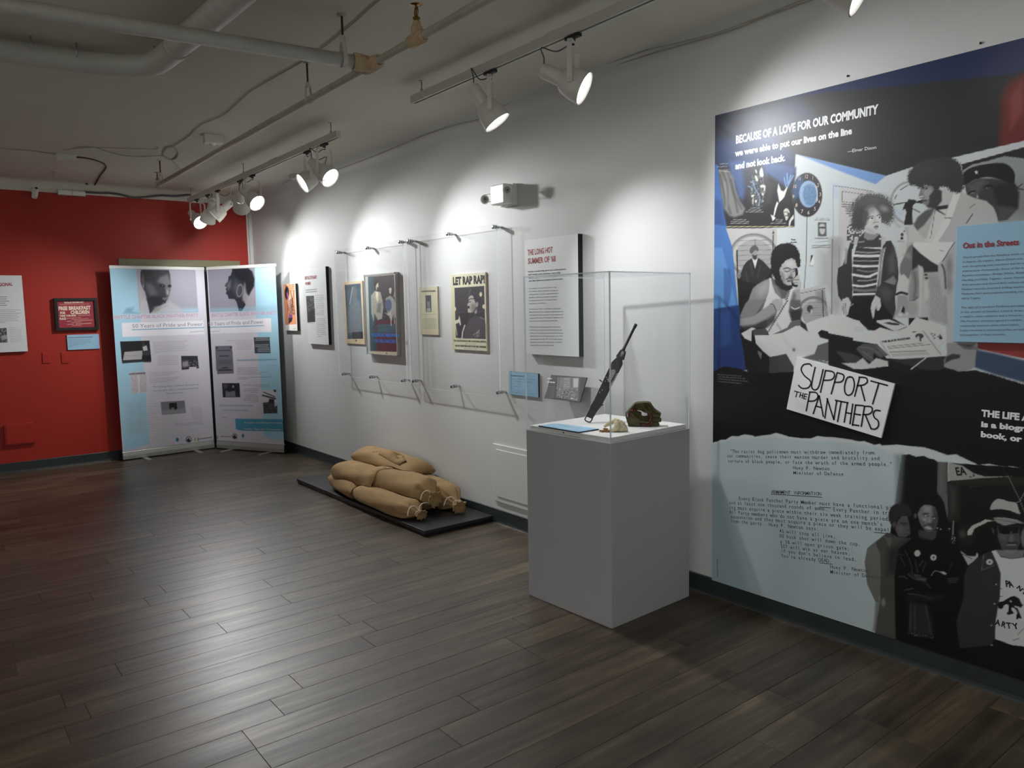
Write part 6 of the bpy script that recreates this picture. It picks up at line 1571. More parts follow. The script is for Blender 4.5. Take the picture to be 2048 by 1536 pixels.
def paint1(p, t):
    p.Z(210, 520, 7.68)
    p.pg(LB, '40,120 485,130 530,560 545,940 560,1240 560,1600 60,1600', 1); p.pg((160, 160, 172), '482,120 1385,120 1432,806 530,822', 1)
    p.pg(LB, '90,770 500,770 1432,740 1435,806 105,838', 7, a=0.8)
    p.pg((196, 186, 196), '486,140 560,145 600,640 540,820 530,820', 9, a=0.6)
    p.pg((188, 186, 190), '540,700 620,560 700,720 900,700 1000,640 1130,720 1240,812 560,822', 6, a=0.8); p.pg((86, 130, 150), '280,820 330,740 440,730 420,790 520,822', 6, a=0.5)
    p.ln((130, 124, 132), '700,810 820,760 980,690', 5, 3, a=0.6)
    p.pg((54, 54, 60), '545,190 560,150 980,155 1000,230 1010,400 1000,470 985,550 950,600 930,660 850,700 800,720 740,780 690,822 680,780 650,640 620,500 580,430 545,330', 2)
    p.pg((126, 126, 130), '850,260 960,220 1010,320 1015,430 980,540 950,580 930,440 880,380 800,330', 7, a=0.8); p.pg((120, 118, 124), '620,340 700,360 760,420 800,520 700,560 640,470', 9, a=0.6)
    p.pg((150, 150, 150), '940,440 985,480 980,545 945,520', 3, a=0.9); p.pg((30, 30, 36), '700,560 930,560 960,600 900,640 840,700 700,700 640,600', 6, a=0.7); p.pg((140, 136, 138), '880,580 970,570 930,620 890,610', 3, a=0.7)
    p.el((28, 28, 34), 880, 395, 46, 26, 8, 2); p.el((110, 110, 112), 885, 392, 9, 8, 0, 1.2); p.el((30, 30, 36), 990, 400, 28, 22, 0, 2); p.el((96, 92, 96), 580, 300, 22, 70, 0, 3); p.el((150, 146, 150), 590, 400, 10, 34, 0, 2)
    p.pg((150, 148, 142), '760,720 860,700 900,660 820,790 720,812', 5, a=0.8)
    p.pg((226, 224, 230), '255,966 1510,930 1530,1140 270,1182', 1)
    p.pg((206, 202, 212), '108,842 1440,806 1442,872 120,912', 2, a=0.35)
    p.ln((60, 140, 170), '415,1072 1520,1036', 9, 1); p.rule((176, 170, 186), 1310, 1106, 1515, 1092, 2.0, 0.7, 1)
    p.pg((30, 30, 34), '232,1252 682,1238 712,1560 262,1580', 1); p.pg((172, 168, 168), '300,1412 575,1390 580,1560 262,1580', 1.3); p.pg((190, 186, 186), '575,1330 640,1310 660,1390 590,1400', 1.6); p.el(60, 590, 1300, 22, 30); p.pg(60, '580,1410 690,1380 700,1570 590,1570', 3)
    for i in range(8): p.rule((140, 136, 148), 740+i*3, 1265+i*24, 1260-(i % 3)*20 if i < 7 else 850, 1240+i*24, 0.8, 0.6, i)
    p.Z(220, 720, 7.314)
    p.pg(LB, '80,-10 486,-10 500,200 530,560 582,1226 400,1280 205,1335', 1)
    p.pg((30, 30, 34), '165,-60 595,-70 606,18 180,50', 1); p.pg((172, 168, 168), '200,-60 470,-70 465,-10 190,5', 1.3); p.pg((60, 84, 90), '185,25 470,5 600,12 180,48', 2, a=0.6)
    p.pg((50, 48, 54), '1040,-60 1280,-60 1302,120 1050,145', 1); p.pg((150, 146, 150), '1060,30 1140,20 1150,90 1060,100', 2); p.hatch((150, 146, 150), '1050,0 1280,0 1300,110 1060,120', 0.3, 0.6, 3, 2); p.pg((206, 202, 212), '1155,105 1262,98 1265,132 1160,142', 1)
    for i in range(6): p.rule((140, 136, 148), 690+i*2, -52+i*24, 1000, -60+i*24, 0.8, 0.6, i+3)
    for i in range(3): p.rule((130, 126, 138), 570+i*4, 186+i*26, 1010-i*60, 168+i*24, 0.8, 0.6, i+13)
    for i in range(4): p.rule((130, 126, 138), 575+i*4, 266+i*22, 1040-i*55, 252+i*20, 0.8, 0.6, i+23)
    p.pg((206, 198, 204), '285,180 508,168 545,470 320,492', 1); p.rule((96, 92, 100), 290, 206, 508, 192, 4.0, 0.6, 2)
    p.hatch((150, 138, 148), '300,225 405,222 415,480 322,486', 0.5, 0.5, 4, 1); p.hatch((150, 138, 148), '425,215 530,205 542,465 435,476', 0.5, 0.5, 5, 1); p.pg((214, 208, 212), '405,215 428,214 440,480 418,484', 1)
    p.pg((124, 122, 128), '740,615 1092,592 1110,775 760,802', 1); p.pg((30, 34, 40), '865,640 890,625 940,630 975,620 985,720 950,740 930,690 900,700 880,735 868,700', 1.3); p.pg((166, 162, 168), '745,740 1108,705 1110,775 760,802', 4, a=0.6)
    for i in range(10): p.rule((146, 142, 156), 1180+i*5, 702+i*22, 1335+i*2, 690+i*22, 0.8, 0.6, i+40)
    p.rule((130, 126, 150), 940, 940, 1350, 908, 1.0, 0.6, 3); p.rule((130, 126, 150), 970, 962, 1370, 928, 1.0, 0.5, 4)
    for i in range(14): p.rule((150, 140, 156), 560, 608+i*34, 640+(i % 3)*60, 604+i*33, 0.9, 0.45, i+60)
    p.pg((160, 176, 190), '240,610 490,600 520,1060 260,1110', 10, a=0.4); 
    for i in range(8): p.rule((176, 190, 202), 300+(i % 3)*40, 700+i*48, 530, 690+i*47, 0.9, 0.6, i+80)
    p.el((30, 120, 160), 984, 1165, 20, 28, 0, 1); p.el((60, 56, 64), 1150, 1162, 38, 40, 0, 1.1, 1, 0, 8); p.pg((40, 38, 44), '1120,1170 1150,1140 1185,1190 1140,1200', 1.2)
    p.el((196, 160, 60), 1248, 1160, 10, 28, 0, 1); p.el((80, 150, 110), 1290, 1160, 10, 28, 0, 1); p.rule((70, 66, 74), 1310, 1155, 1490, 1130, 1.4, 0.9, 1); p.rule((150, 146, 158), 910, 1245, 1080, 1228, 0.8, 0.5, 1)
    B = ZQ(210, 520, 7.68)
    q = Print(p.O, p.U, p.V, [0, 1], [0, 1], 0)
    lettering('banner_title', t, q, B([('SEATTLE CHAPTER BLACK PANTHER PARTY', (122, 906), (1432, 868), 52)]), 'inkpink', bold=0.05)
    lettering('banner_heading', t, q, B([('50 Years of Pride and Power', (415, 1044), (1502, 1010), 62)]), 'inksoft', bold=0.0)
    C = ZQ(220, 720, 7.314)
    lettering('banner_quote', t, q, C([('\u201cProviding free medical services to', (615, 408), (1300, 366), 26), ('the people was a revolutionary act', (625, 462), (1295, 420), 26), ('then and now\u201d', (820, 500), (1090, 484), 26)]), 'inkteal', bold=0.0, kind='stuff')
def paint2(p, t):
    p.Z(400, 520, 7.679)
    p.pg((148, 144, 158), '115,110 840,100 862,770 160,800', 1); p.pg((180, 172, 184), '700,500 850,420 862,770 640,785', 9, a=0.6)
    p.pg(LB, '840,90 1200,80 1240,1700 905,1700 884,1100 862,880', 1); p.pg((150, 186, 206), '155,745 1180,700 1180,780 160,806', 6, a=0.7)
    p.pg((46, 48, 56), '500,140 740,130 800,180 832,290 825,400 780,480 750,550 720,520 700,460 660,560 700,690 640,780 600,780 560,640 530,600 440,595 425,540 395,515 410,480 395,450 410,420 380,400 400,360 430,330 440,250 470,240', 1.8)
    p.pg((104, 104, 112), '440,330 480,300 480,400 440,470 400,400', 5, a=0.8); p.pg((96, 96, 104), '540,300 640,400 640,540 560,560 500,440', 10, a=0.6); p.pg((150, 148, 150), '670,400 700,340 708,440 740,540 700,660 650,620 650,540', 5, a=0.9)
    p.el((150, 146, 150), 610, 470, 44, 92, 8, 1.3, 0.8, 0, 12); p.el((150, 146, 150), 690, 350, 16, 34, 0, 1.6, 0.8)
    p.pg((28, 30, 36), '500,140 740,130 800,180 832,290 825,400 780,480 750,540 715,500 700,380 660,330 600,300 540,230', 5, a=0.8)
    p.pg((60, 140, 160), '600,740 660,745 640,780 600,782', 2, a=0.8)
    p.pg((226, 224, 230), '120,940 1090,892 1098,1105 140,1130', 1); p.ln((60, 140, 170), '140,1036 985,1008', 9, 1); p.rule((176, 170, 186), 140, 1104, 305, 1090, 1.6, 0.7, 1)
    p.pg((60, 66, 74), '826,1190 1068,1184 1084,1430 842,1434', 1); 
    for i, (a, b) in enumerate(((860, 1050), (850, 1060), (0, 0), (0, 0), (845, 1050), (850, 1040), (900, 1060), (880, 1070), (890, 1070))):
        if a: p.rule((190, 194, 196), a, 1206+i*25, b, 1200+i*25, 1.3, 0.8, i)
    p.pg((112, 108, 120), '232,1322 492,1316 505,1700 250,1700', 1); p.el(50, 262, 1352, 14, 14); p.el(50, 472, 1345, 14, 14)
    p.rule((50, 48, 56), 265, 1392, 460, 1386, 1.6, 0.9, 2); p.rule((50, 48, 56), 345, 1448, 385, 1446, 2.0, 0.9, 3); p.rule((50, 48, 56), 305, 1476, 430, 1472, 2.0, 0.9, 4)
    for i in range(6): p.rule((140, 136, 148), 400+(i > 0)*140+i*8, 1240+i*26, 795, 1232+i*26, 0.8, 0.6, i)
    p.Z(410, 710, 7.317)
    p.pg(LB, '795,-20 1100,-20 1168,1262 864,1196 850,860 820,480', 1)
    p.pg((112, 108, 120), '158,-60 402,-60 422,270 180,280', 1); p.rule((50, 48, 56), 215, 18, 340, 12, 2.0, 0.9, 4); p.rule((50, 48, 56), 255, 190, 330, 186, 2.2, 0.9, 5); p.rule((50, 48, 56), 200, 222, 390, 218, 2.8, 0.9, 6); p.pg((92, 88, 100), '185,70 395,66 400,140 190,145', 3, a=0.6)
    p.rule((110, 150, 170), 470, 78, 1040, 66, 3.0, 0.6, 2); p.rule((120, 160, 180), 900, 158, 1040, 150, 1.0, 0.6, 3)
    for i, x in enumerate((775, 778, 775, 920, 830, 0, 965, 640)):
        if x: p.rule((120, 116, 130), 470+i*1.5, 190+i*23, x, 184+i*23, 0.9, 0.7, i)
    for i, (a, b, y) in enumerate(((560, 950, 440), (725, 945, 464), (580, 775, 500), (560, 775, 525), (660, 770, 550), (595, 775, 588), (580, 778, 612), (570, 778, 636), (560, 780, 660), (690, 780, 684))): p.rule((120, 116, 130), a, y, b, y-3, 0.9, 0.7, i)
    p.pg((34, 32, 40), '248,412 503,412 515,618 262,620', 1); p.pg((120, 116, 124), '300,520 350,540 440,520 450,615 300,618', 2.5); p.el((150, 148, 154), 412, 462, 16, 20, 0, 2); p.pg((90, 86, 96), '270,420 330,420 330,480 275,500', 4, a=0.8)
    p.pg((206, 204, 208), '838,512 1040,508 1058,850 835,856', 1); p.ln(60, '845,590 1030,640', 22, 1.4); p.ln(50, '860,545 1020,610', 16, 1.4, a=0.8); p.pg((40, 36, 46), '850,700 930,690 940,640 1010,650 1020,760 1055,740 1058,852 860,856', 1.8); p.hatch(160, '860,700 1050,700 1055,850 860,850', 0.25, 0.7, 4, 1); p.pg(60, '1000,510 1040,508 1040,545 1010,540', 1.6)
    p.rule((150, 164, 196), 215, 738, 690, 742, 2.6, 0.7, 2); p.rule((150, 164, 196), 260, 806, 630, 812, 2.6, 0.7, 3); p.rule((160, 156, 166), 250, 915, 320, 915, 2.0, 0.6, 4)
    p.pg((74, 150, 180), '440,932 1150,940 1165,1120 540,1108 452,1086', 1.3)
    p.el((60, 56, 64), 435, 1190, 32, 36, 0, 1.1, 1, 0, 8); p.pg((40, 38, 44), '405,1200 435,1165 470,1215 430,1222', 1.2); p.el((30, 120, 160), 556, 1180, 16, 26, 0, 1); p.el((120, 110, 80), 180, 1205, 7, 24, 0, 1); p.rule((96, 92, 100), 235, 1192, 380, 1196, 1.4, 0.8, 1)
    B = ZQ(400, 520, 7.679); q = Print(p.O, p.U, p.V, [0, 1], [0, 1], 0)
    lettering('banner_title', t, q, B([('SEATTLE CHAPTER BLACK PANTHER PARTY', (172, 876), (1180, 832), 52)]), 'inkpink', bold=0.05)
    lettering('banner_heading', t, q, B([('50 Years of Pride and Power', (128, 1010), (980, 976), 60)]), 'inksoft', bold=0.0)
    C = ZQ(410, 710, 7.317)
    lettering('banner_quote', t, q, C([('A legacy of self-determination', (580, 1000), (1130, 1006), 30), ('Seattle, Then and Tomorrow', (560, 1092), (1110, 1104), 30)]), 'inkcream', bold=0.0, kind='stuff')
banner('left pull-up banner, showing a downcast face, standing before the door', (-1.547, 8.778), (-0.592, 8.838), paint1, (206, 202, 212))
banner('right pull-up banner, showing a head in profile, angled into the corner', (-0.574, 8.800), (-0.120, 7.960), paint2, (206, 202, 212))

# ------------------------------------------------------------------ display case
PA = math.radians(2.2)
PO = np.array([-0.699, 2.474, 0.0]); PX_ = np.array([math.cos(PA), math.sin(PA), 0]); PY_ = np.array([-math.sin(PA), math.cos(PA), 0]); ZZ = np.array([0, 0, 1.0])
PWX, PWY, PH = 0.600, 0.592, 0.893
t = thing('display_pedestal', tuple(PO), 'tall grey-white display pedestal standing by the wall left of the mural', 'pedestal')
G().frame(PO, PX_*PWX, PY_*PWY, ZZ*PH).build('plinth', M['ped'], t, bevel=0.0025)
i_ = 0.014
G().frame(PO+PX_*i_+PY_*i_+ZZ*(PH+0.0002), PX_*(PWX-2*i_), PY_*(PWY-2*i_), ZZ*0.023).build('deck', M['deck'], t, bevel=0.0015)
DK = PH+0.0236
c = PO+PX_*0.0135+PY_*(PWY*0.55)+ZZ*(PH+0.012)
G().lathe(c, -PX_, [(0, 0.004), (0.0035, 0.003)], 10, cap1=True).build('deck_screw', M['slot'], t)
AH0, AH1 = PH+0.0008, 1.686
ct = thing('acrylic_case', tuple(PO+ZZ*AH0), 'clear acrylic box covering the objects on the display pedestal', 'display case')
th = 0.0055
def pane(o, u, v, w): G().frame(o, u, v, w).build('pane', M['acryl'], ct)
H_ = AH1-AH0; base = PO+ZZ*AH0
pane(base+PX_*th, PX_*(PWX-2*th), PY_*th, ZZ*(H_-th))
pane(base+PX_*th+PY_*(PWY-th), PX_*(PWX-2*th), PY_*th, ZZ*(H_-th))
pane(base+PY_*th, PX_*th, PY_*(PWY-2*th), ZZ*(H_-th))
pane(base+PX_*(PWX-th)+PY_*th, PX_*th, PY_*(PWY-2*th), ZZ*(H_-th))
pane(base+ZZ*(H_-th)+PX_*th+PY_*th, PX_*(PWX-2*th), PY_*(PWY-2*th), ZZ*th)
def estrip(o, u, v, w): G().frame(o, u, v, w).build('polished_edge', M['acryledge'], ct)
for a in (0, PWX-th):
    for b in (0, PWY-th): estrip(base+PX_*a+PY_*b, PX_*th, PY_*th, ZZ*H_)
for zz_ in (H_-th,):
    for b in (0, PWY-th): estrip(base+PX_*th+PY_*b+ZZ*zz_, PX_*(PWX-2*th), PY_*th, ZZ*th)
    for a in (0, PWX-th): estrip(base+PX_*a+PY_*th+ZZ*zz_, PX_*th, PY_*(PWY-2*th), ZZ*th)

# --- caption plate on the deck
cs = [atz(a, b, DK+0.006) for a, b in ((1077, 851), (1157, 864), (1198, 857.5), (1118, 847))]
t = thing('caption_plate', tuple(cs[0]), 'light blue caption plate lying on the deck inside the acrylic box', 'label')
g = G(); g.add([tuple(c) for c in cs]+[(c[0], c[1], DK+0.0005) for c in cs], [(0, 3, 2, 1), (4, 5, 6, 7), (0, 1, 5, 4), (1, 2, 6, 5), (2, 3, 7, 6), (3, 0, 4, 7)]); g.mi = [0, 1, 1, 1, 1, 1]
g.f[0] = (0, 1, 2, 3)
g.build('plate', [M['lblue'], M['darkedge']], t)
U_ = cs[1]-cs[0]; Wd = np.linalg.norm(U_); U_ /= Wd; V_ = cs[3]-cs[0]; V_ = V_-U_*(V_@U_); Hd = np.linalg.norm(V_); V_ /= Hd
pr = Print(cs[0]+U_*0.008+V_*0.01+ZZ*0.0006, U_, V_, np.linspace(0, Wd-0.016, 60), np.linspace(0, Hd-0.03, 30), (150, 190, 216))
pr.ln(100, [(1120, 850), (1160, 857)], 0.8, 1, a=0.5); pr.ln(100, [(1125, 853), (1158, 859)], 0.6, 1, a=0.4); pr.build('printed_face', t)

# --- the old machine gun, leaning up from the deck
gb = atz(1176, 841, DK+0.012); gt = atx(1272, 650, -0.20)
ga = gt-gb; GL = np.linalg.norm(ga); ga = ga/GL
vd = gb-CAM; gn = -(vd-ga*(vd@ga)); gn /= np.linalg.norm(gn); gs = np.cross(ga, gn)
t = thing('machine_gun', tuple(gb), 'black deactivated machine gun propped upright inside the acrylic box', 'gun')
gp = Print(gb, gs, ga, [0, 1], [0, 1], 0)
if (gp.N@gn) < 0: gn = gn
K = 5.486
def guv(x, y): return gp.uv(1030+x/K, 620+y/K)
def slab(name, poly, d0, d1, m, bevel=0.0012):
    P = [guv(x, y) for x, y in P2(poly)]
    ar = sum(P[i][0]*P[(i+1) % len(P)][1]-P[(i+1) % len(P)][0]*P[i][1] for i in range(len(P)))
    if ar < 0: P = P[::-1]
    G().prism(gb+gp.N*d0, gs, ga, P, d1-d0).build(name, M[m], t, bevel=bevel)
def rod(name, a, b, r, m='gun', d=0.0, prof=None):
    A = gb+gs*guv(*a)[0]+ga*guv(*a)[1]+gp.N*d; Bq = gb+gs*guv(*b)[0]+ga*guv(*b)[1]+gp.N*d; L = np.linalg.norm(Bq-A)
    pf = [(f*L, q*r) for f, q in (prof or [(0, 0.9), (0.02, 1), (0.98, 1), (1, 0.9)])]
    G().lathe(A, Bq-A, pf, 18, cap0=True, cap1=True).build(name, M[m], t)
rod('barrel', (1180, 455), (1330, 152), 0.0078, prof=[(0, 1.2), (0.1, 1.15), (0.12, 1.0), (0.86, 0.92), (0.87, 1.15), (0.99, 1.15), (0.99, 0.6), (0.94, 0.55)])
slab('front_sight', '1304,172 1318,150 1330,156 1314,182', -0.002, 0.002, 'gun')
slab('barrel_sleeve', '1108,505 1158,436 1215,456 1210,500 1196,548 1130,540', -0.017, 0.017, 'gun')
rod('sleeve_collar', (1160, 520), (1186, 458), 0.0185, 'gun2')
slab('receiver', '1062,572 1090,545 1118,520 1176,540 1180,600 1130,700 1046,860 1008,940 940,1066 905,1100 838,1060 870,980 950,810 1030,640', -0.022, 0.022, 'gun')
slab('side_plate', '1060,600 1100,560 1160,580 1120,690 1040,840 975,930 900,960 985,780', 0.0225, 0.026, 'gun')
slab('cover_hump', '1052,668 1075,655 1104,668 1100,700 1064,760 1040,800 1015,790 1030,720', 0.0262, 0.033, 'gun2', 0.003)
for x, y in ((1002, 742), (990, 784), (1012, 765), (930, 905), (955, 880)): 
    q_ = guv(x, y); G().lathe(gb+gs*q_[0]+ga*q_[1]+gp.N*0.026, gp.N, [(0, 0.0035), (0.003, 0.003)], 10, cap1=True).build('bolt', M['gun2'], t)
slab('top_ridge', '1116,694 1130,700 1046,862 1030,852', 0.0, 0.028, 'gun2')
slab('buffer_housing', '884,990 906,1000 940,1066 920,1080 850,1196 776,1166 822,1080 858,1008', -0.015, 0.015, 'gun')
slab('rear_lug', '866,985 880,992 836,1070 818,1072', -0.02, 0.02, 'gun'); slab('rear_lug', '905,1075 930,1062 915,1096 892,1112', -0.02, 0.02, 'gun')
rod('cocking_handle', (955, 790), (925, 764), 0.003, 'gun'); rod('takedown_pin', (935, 1050), (968, 1040), 0.003, 'gun')
q_ = [gb+gs*guv(x, y)[0]+ga*guv(x, y)[1] for x, y in ((784, 1168), (768, 1196), (776, 1214), (805, 1228), (826, 1228), (838, 1212), (852, 1190))]
G().tube(smooth_curve(q_, 4), 0.0032, 8).build('grip_loop', M['gun'], t)

# --- folded ammunition belts
bb = atz(1250, 852, DK)
bn = CAM-bb; bn[2] = 0; bn /= np.linalg.norm(bn); bu = np.cross(ZZ, bn)
bb = bb+0.0*bn; bp = Print(bb, bu, ZZ, [0, 1], [0, 1], 0)
t = thing('ammunition_belt', tuple(atz(1290, 853, DK)), 'folded bundle of olive and maroon canvas ammunition belt on the deck', 'belt')
K8 = 8.192
def buv(x, y):
    q_ = bp.uv(1150+x/K8, 780+y/K8); return q_
def ribbon(name, pts, d0, d1, m, th=0.0075, lift=0.0):
    P = np.array(smooth_curve([buv(x, y) for x, y in P2(pts)], 6)); P[:, 1] = np.maximum(P[:, 1], th*0.5+0.001)
    g = G(); V = []
    for i in range(len(P)):
        tt = P[min(i+1, len(P)-1)]-P[max(i-1, 0)]; tt /= np.linalg.norm(tt); nn = np.array([-tt[1], tt[0]])
        w_ = 0.0015*math.sin(i*2.1)
        for s_ in (-1, 1):
            q_ = P[i]+nn*s_*th/2; q_[1] = max(q_[1], 0.0008)
            for dd in (d0+w_, d1+w_): V.append(bb+bu*q_[0]+ZZ*q_[1]+bn*dd)
    F = []
    for i in range(len(P)-1):
        k = 4*i; F += [(k, k+1, k+5, k+4), (k+2, k+6, k+7, k+3), (k+1, k+3, k+7, k+5), (k, k+4, k+6, k+2)]
    e = 4*(len(P)-1); F += [(0, 2, 3, 1), (e, e+1, e+3, e+2)]
    g.add(V, F).build(name, M[m], t)
ribbon('belt_fold', '858,372 900,322 950,270 1002,226 1110,212 1222,216 1258,262 1300,318 1360,366 1404,392', -0.045, 0.02, 'canvas')
ribbon('belt_fold', '1004,214 1040,222 1100,224 1130,250 1122,290 1160,330 1210,366 1234,430 1222,500 1180,522 1120,515 1050,500 1000,446 950,400 900,360', -0.03, 0.026, 'canvas')
ribbon('belt_fold', '842,372 838,420 850,470 872,540', -0.05, 0.022, 'canvas', 0.006)
ribbon('belt_fold', '1060,250 1040,300 990,330 920,345', -0.02, 0.012, 'canvas')
ribbon('belt_fold', '868,560 960,590 1080,600 1200,612 1310,600 1380,560', -0.05, 0.012, 'canvas', 0.007)
ribbon('belt_fold', '1246,395 1246,450 1250,520 1252,580', -0.03, 0.024, 'maroon', 0.006)
for y, x1, r_ in ((412, 1404, 0.0125), (488, 1418, 0.0125), (556, 1376, 0.0105)):
    a_, b_ = buv(1290, y), buv(x1, y)
    A = bb+bu*a_[0]+ZZ*max(a_[1], r_+0.001); Bq = bb+bu*b_[0]+ZZ*max(b_[1], r_+0.001)
    L_ = np.linalg.norm(Bq-A)
    G().lathe(A, Bq-A, [(-0.012, 0.0), (-0.012, r_), (0, r_), (L_-0.008, r_), (L_-0.002, r_*0.75), (L_, 0)], 16).build('rolled_pocket', M['canvas'], t)
    G().lathe(A-(Bq-A)/L_*0.0125, A-Bq, [(0, r_*1.05), (0.012, r_*1.08), (0.02, r_*0.7)], 14, cap0=True, cap1=True).build('pocket_band', M['maroon'], t)
for i, (x, y) in enumerate(((880, 385), (915, 402), (950, 425), (985, 446), (940, 320), (985, 330), (1100, 575), (1150, 585), (1195, 585), (1235, 590))):
    a_ = buv(x, y); C_ = bb+bu*a_[0]+ZZ*max(a_[1], 0.009)
    G().lathe(C_-bn*0.03+bn*0.0, bn, [(0, 0.0), (0.0, 0.006), (0.05, 0.0065), (0.054, 0.004), (0.055, 0.0)], 10).build('loop_pocket', M['maroon'], t)
g = G()
P = [buv(x, y) for x, y in P2('860,440 930,430 1000,460 1062,520 1070,580 1000,585 880,560')]
P = [(a, max(b, 0.002)) for a, b in P][::-1]
g.prism(bb-bn*0.045, bu, ZZ, [tuple(q_) for q_ in P], 0.058 if np.cross(bu, ZZ)@bn > 0 else -0.058).build('folded_end', M['canvas'], t, bevel=0.004)

def bulk(poly, d0, d1, m='canvas'):
    P = [buv(x, y) for x, y in P2(poly)]
    P = [(a, max(b, 0.0015)) for a, b in P]
    ar = sum(P[i][0]*P[(i+1) % len(P)][1]-P[(i+1) % len(P)][0]*P[i][1] for i in range(len(P)))
    if ar < 0: P = P[::-1]
    w_ = np.cross(bu, ZZ); o_ = bb+bn*(d0 if w_@bn > 0 else d1)
    G().prism(o_, bu, ZZ, [tuple(q_) for q_ in P], d1-d0).build('folded_layers', M[m], t, bevel=0.005)
bulk('905,325 1004,228 1218,222 1295,322 1385,388 1290,398 1210,372 1130,345 1020,330 950,350', -0.042, 0.006)
bulk('868,380 950,352 1010,350 1090,372 1090,430 1130,440 1210,430 1240,395 1330,395 1340,560 1250,600 1080,590 880,550', -0.040, 0.002)
bulk('1070,330 1250,345 1300,385 1230,390 1140,368', -0.03, 0.016)
# --- cream cloth with cartridges
cb = atz(1232, 863, DK)
cp = Print(cb, bu, ZZ, [0, 1], [0, 1], 0)
t = thing('cream_cloth', tuple(cb), 'crumpled cream cotton cloth on the deck in front of the belt', 'cloth')
def cuv(x, y): return cp.uv(1150+x/K8, 780+y/K8)
def fold(pts, rs, d, sq=0.8):
    P = [cuv(x, y) for x, y in P2(pts)]
    P3 = [cb+bu*p_[0]+ZZ*max(p_[1], r_*sq+0.0006)+bn*dd for p_, r_, dd in zip(P, rs, d)]
    m_ = len(P3); C_ = smooth_curve(P3, 6); R_ = np.interp(np.linspace(0, m_-1, len(C_)), range(m_), rs)
    R_ = [r*(1+0.12*math.sin(i*1.9)) for i, r in enumerate(R_)]
    g = G().tube(C_, R_, 12)
    g.v = [(v[0], v[1], max(v[2], DK+0.0006)) for v in g.v]
    return g.build('cloth_fold', M['cloth'], t)
fold('480,600 540,565 610,530 670,505 700,520', [0.006, 0.011, 0.012, 0.012, 0.010], [0.0, -0.01, -0.014, -0.012, 0.0])
fold('700,512 760,545 800,600 835,640 858,662', [0.012, 0.014, 0.014, 0.010, 0.004], [0.0, 0.002, 0.0, 0.0, 0.0])
fold('660,520 690,560 670,620 610,660 540,678', [0.010, 0.014, 0.014, 0.010, 0.004], [0.0, 0.012, 0.014, 0.012, 0.010])
fold('600,672 680,650 760,640 830,655 862,672', [0.008, 0.016, 0.017, 0.012, 0.004], [0.0, 0.0, 0.0, 0.0, 0.004])
fold('850,640 858,655 862,668', [0.003, 0.004, 0.002], [0, 0.004, 0.01])
CL = ('leftmost brass cartridge beside the cream cloth', 'brass cartridge second from the left beside the cream cloth', 'brass cartridge lying on top of the small pile by the cream cloth', 'brass cartridge half under the cream cloth', 'brass cartridge nearest the front edge of the deck')
for i, (x, y, ang, sc) in enumerate(((440, 668, 10, 1), (470, 655, -25, 1), (505, 640, 30, 1), (540, 650, -5, 1), (520, 672, 15, 0.9))):
    a_ = cuv(x, y); r_ = 0.0048
    C_ = cb+bu*a_[0]+bn*(0.016+0.004*(i % 2)); C_ = np.array([C_[0], C_[1], DK+r_+0.0004+(0.0098 if i in (2,) else 0)])
    dr = bu*math.cos(math.radians(ang))+bn*math.sin(math.radians(ang))
    o_ = G().lathe(C_-dr*0.012, dr, [(0, 0.0), (0, r_), (0.002, r_), (0.003, r_*0.8), (0.004, r_), (0.019, r_*0.95), (0.022, r_*0.7), (0.028, r_*0.3), (0.029, 0)], 12).build('cartridge', M['brass'])
    setp(o_, CL[i], 'cartridge', 'brass cartridges on the deck')

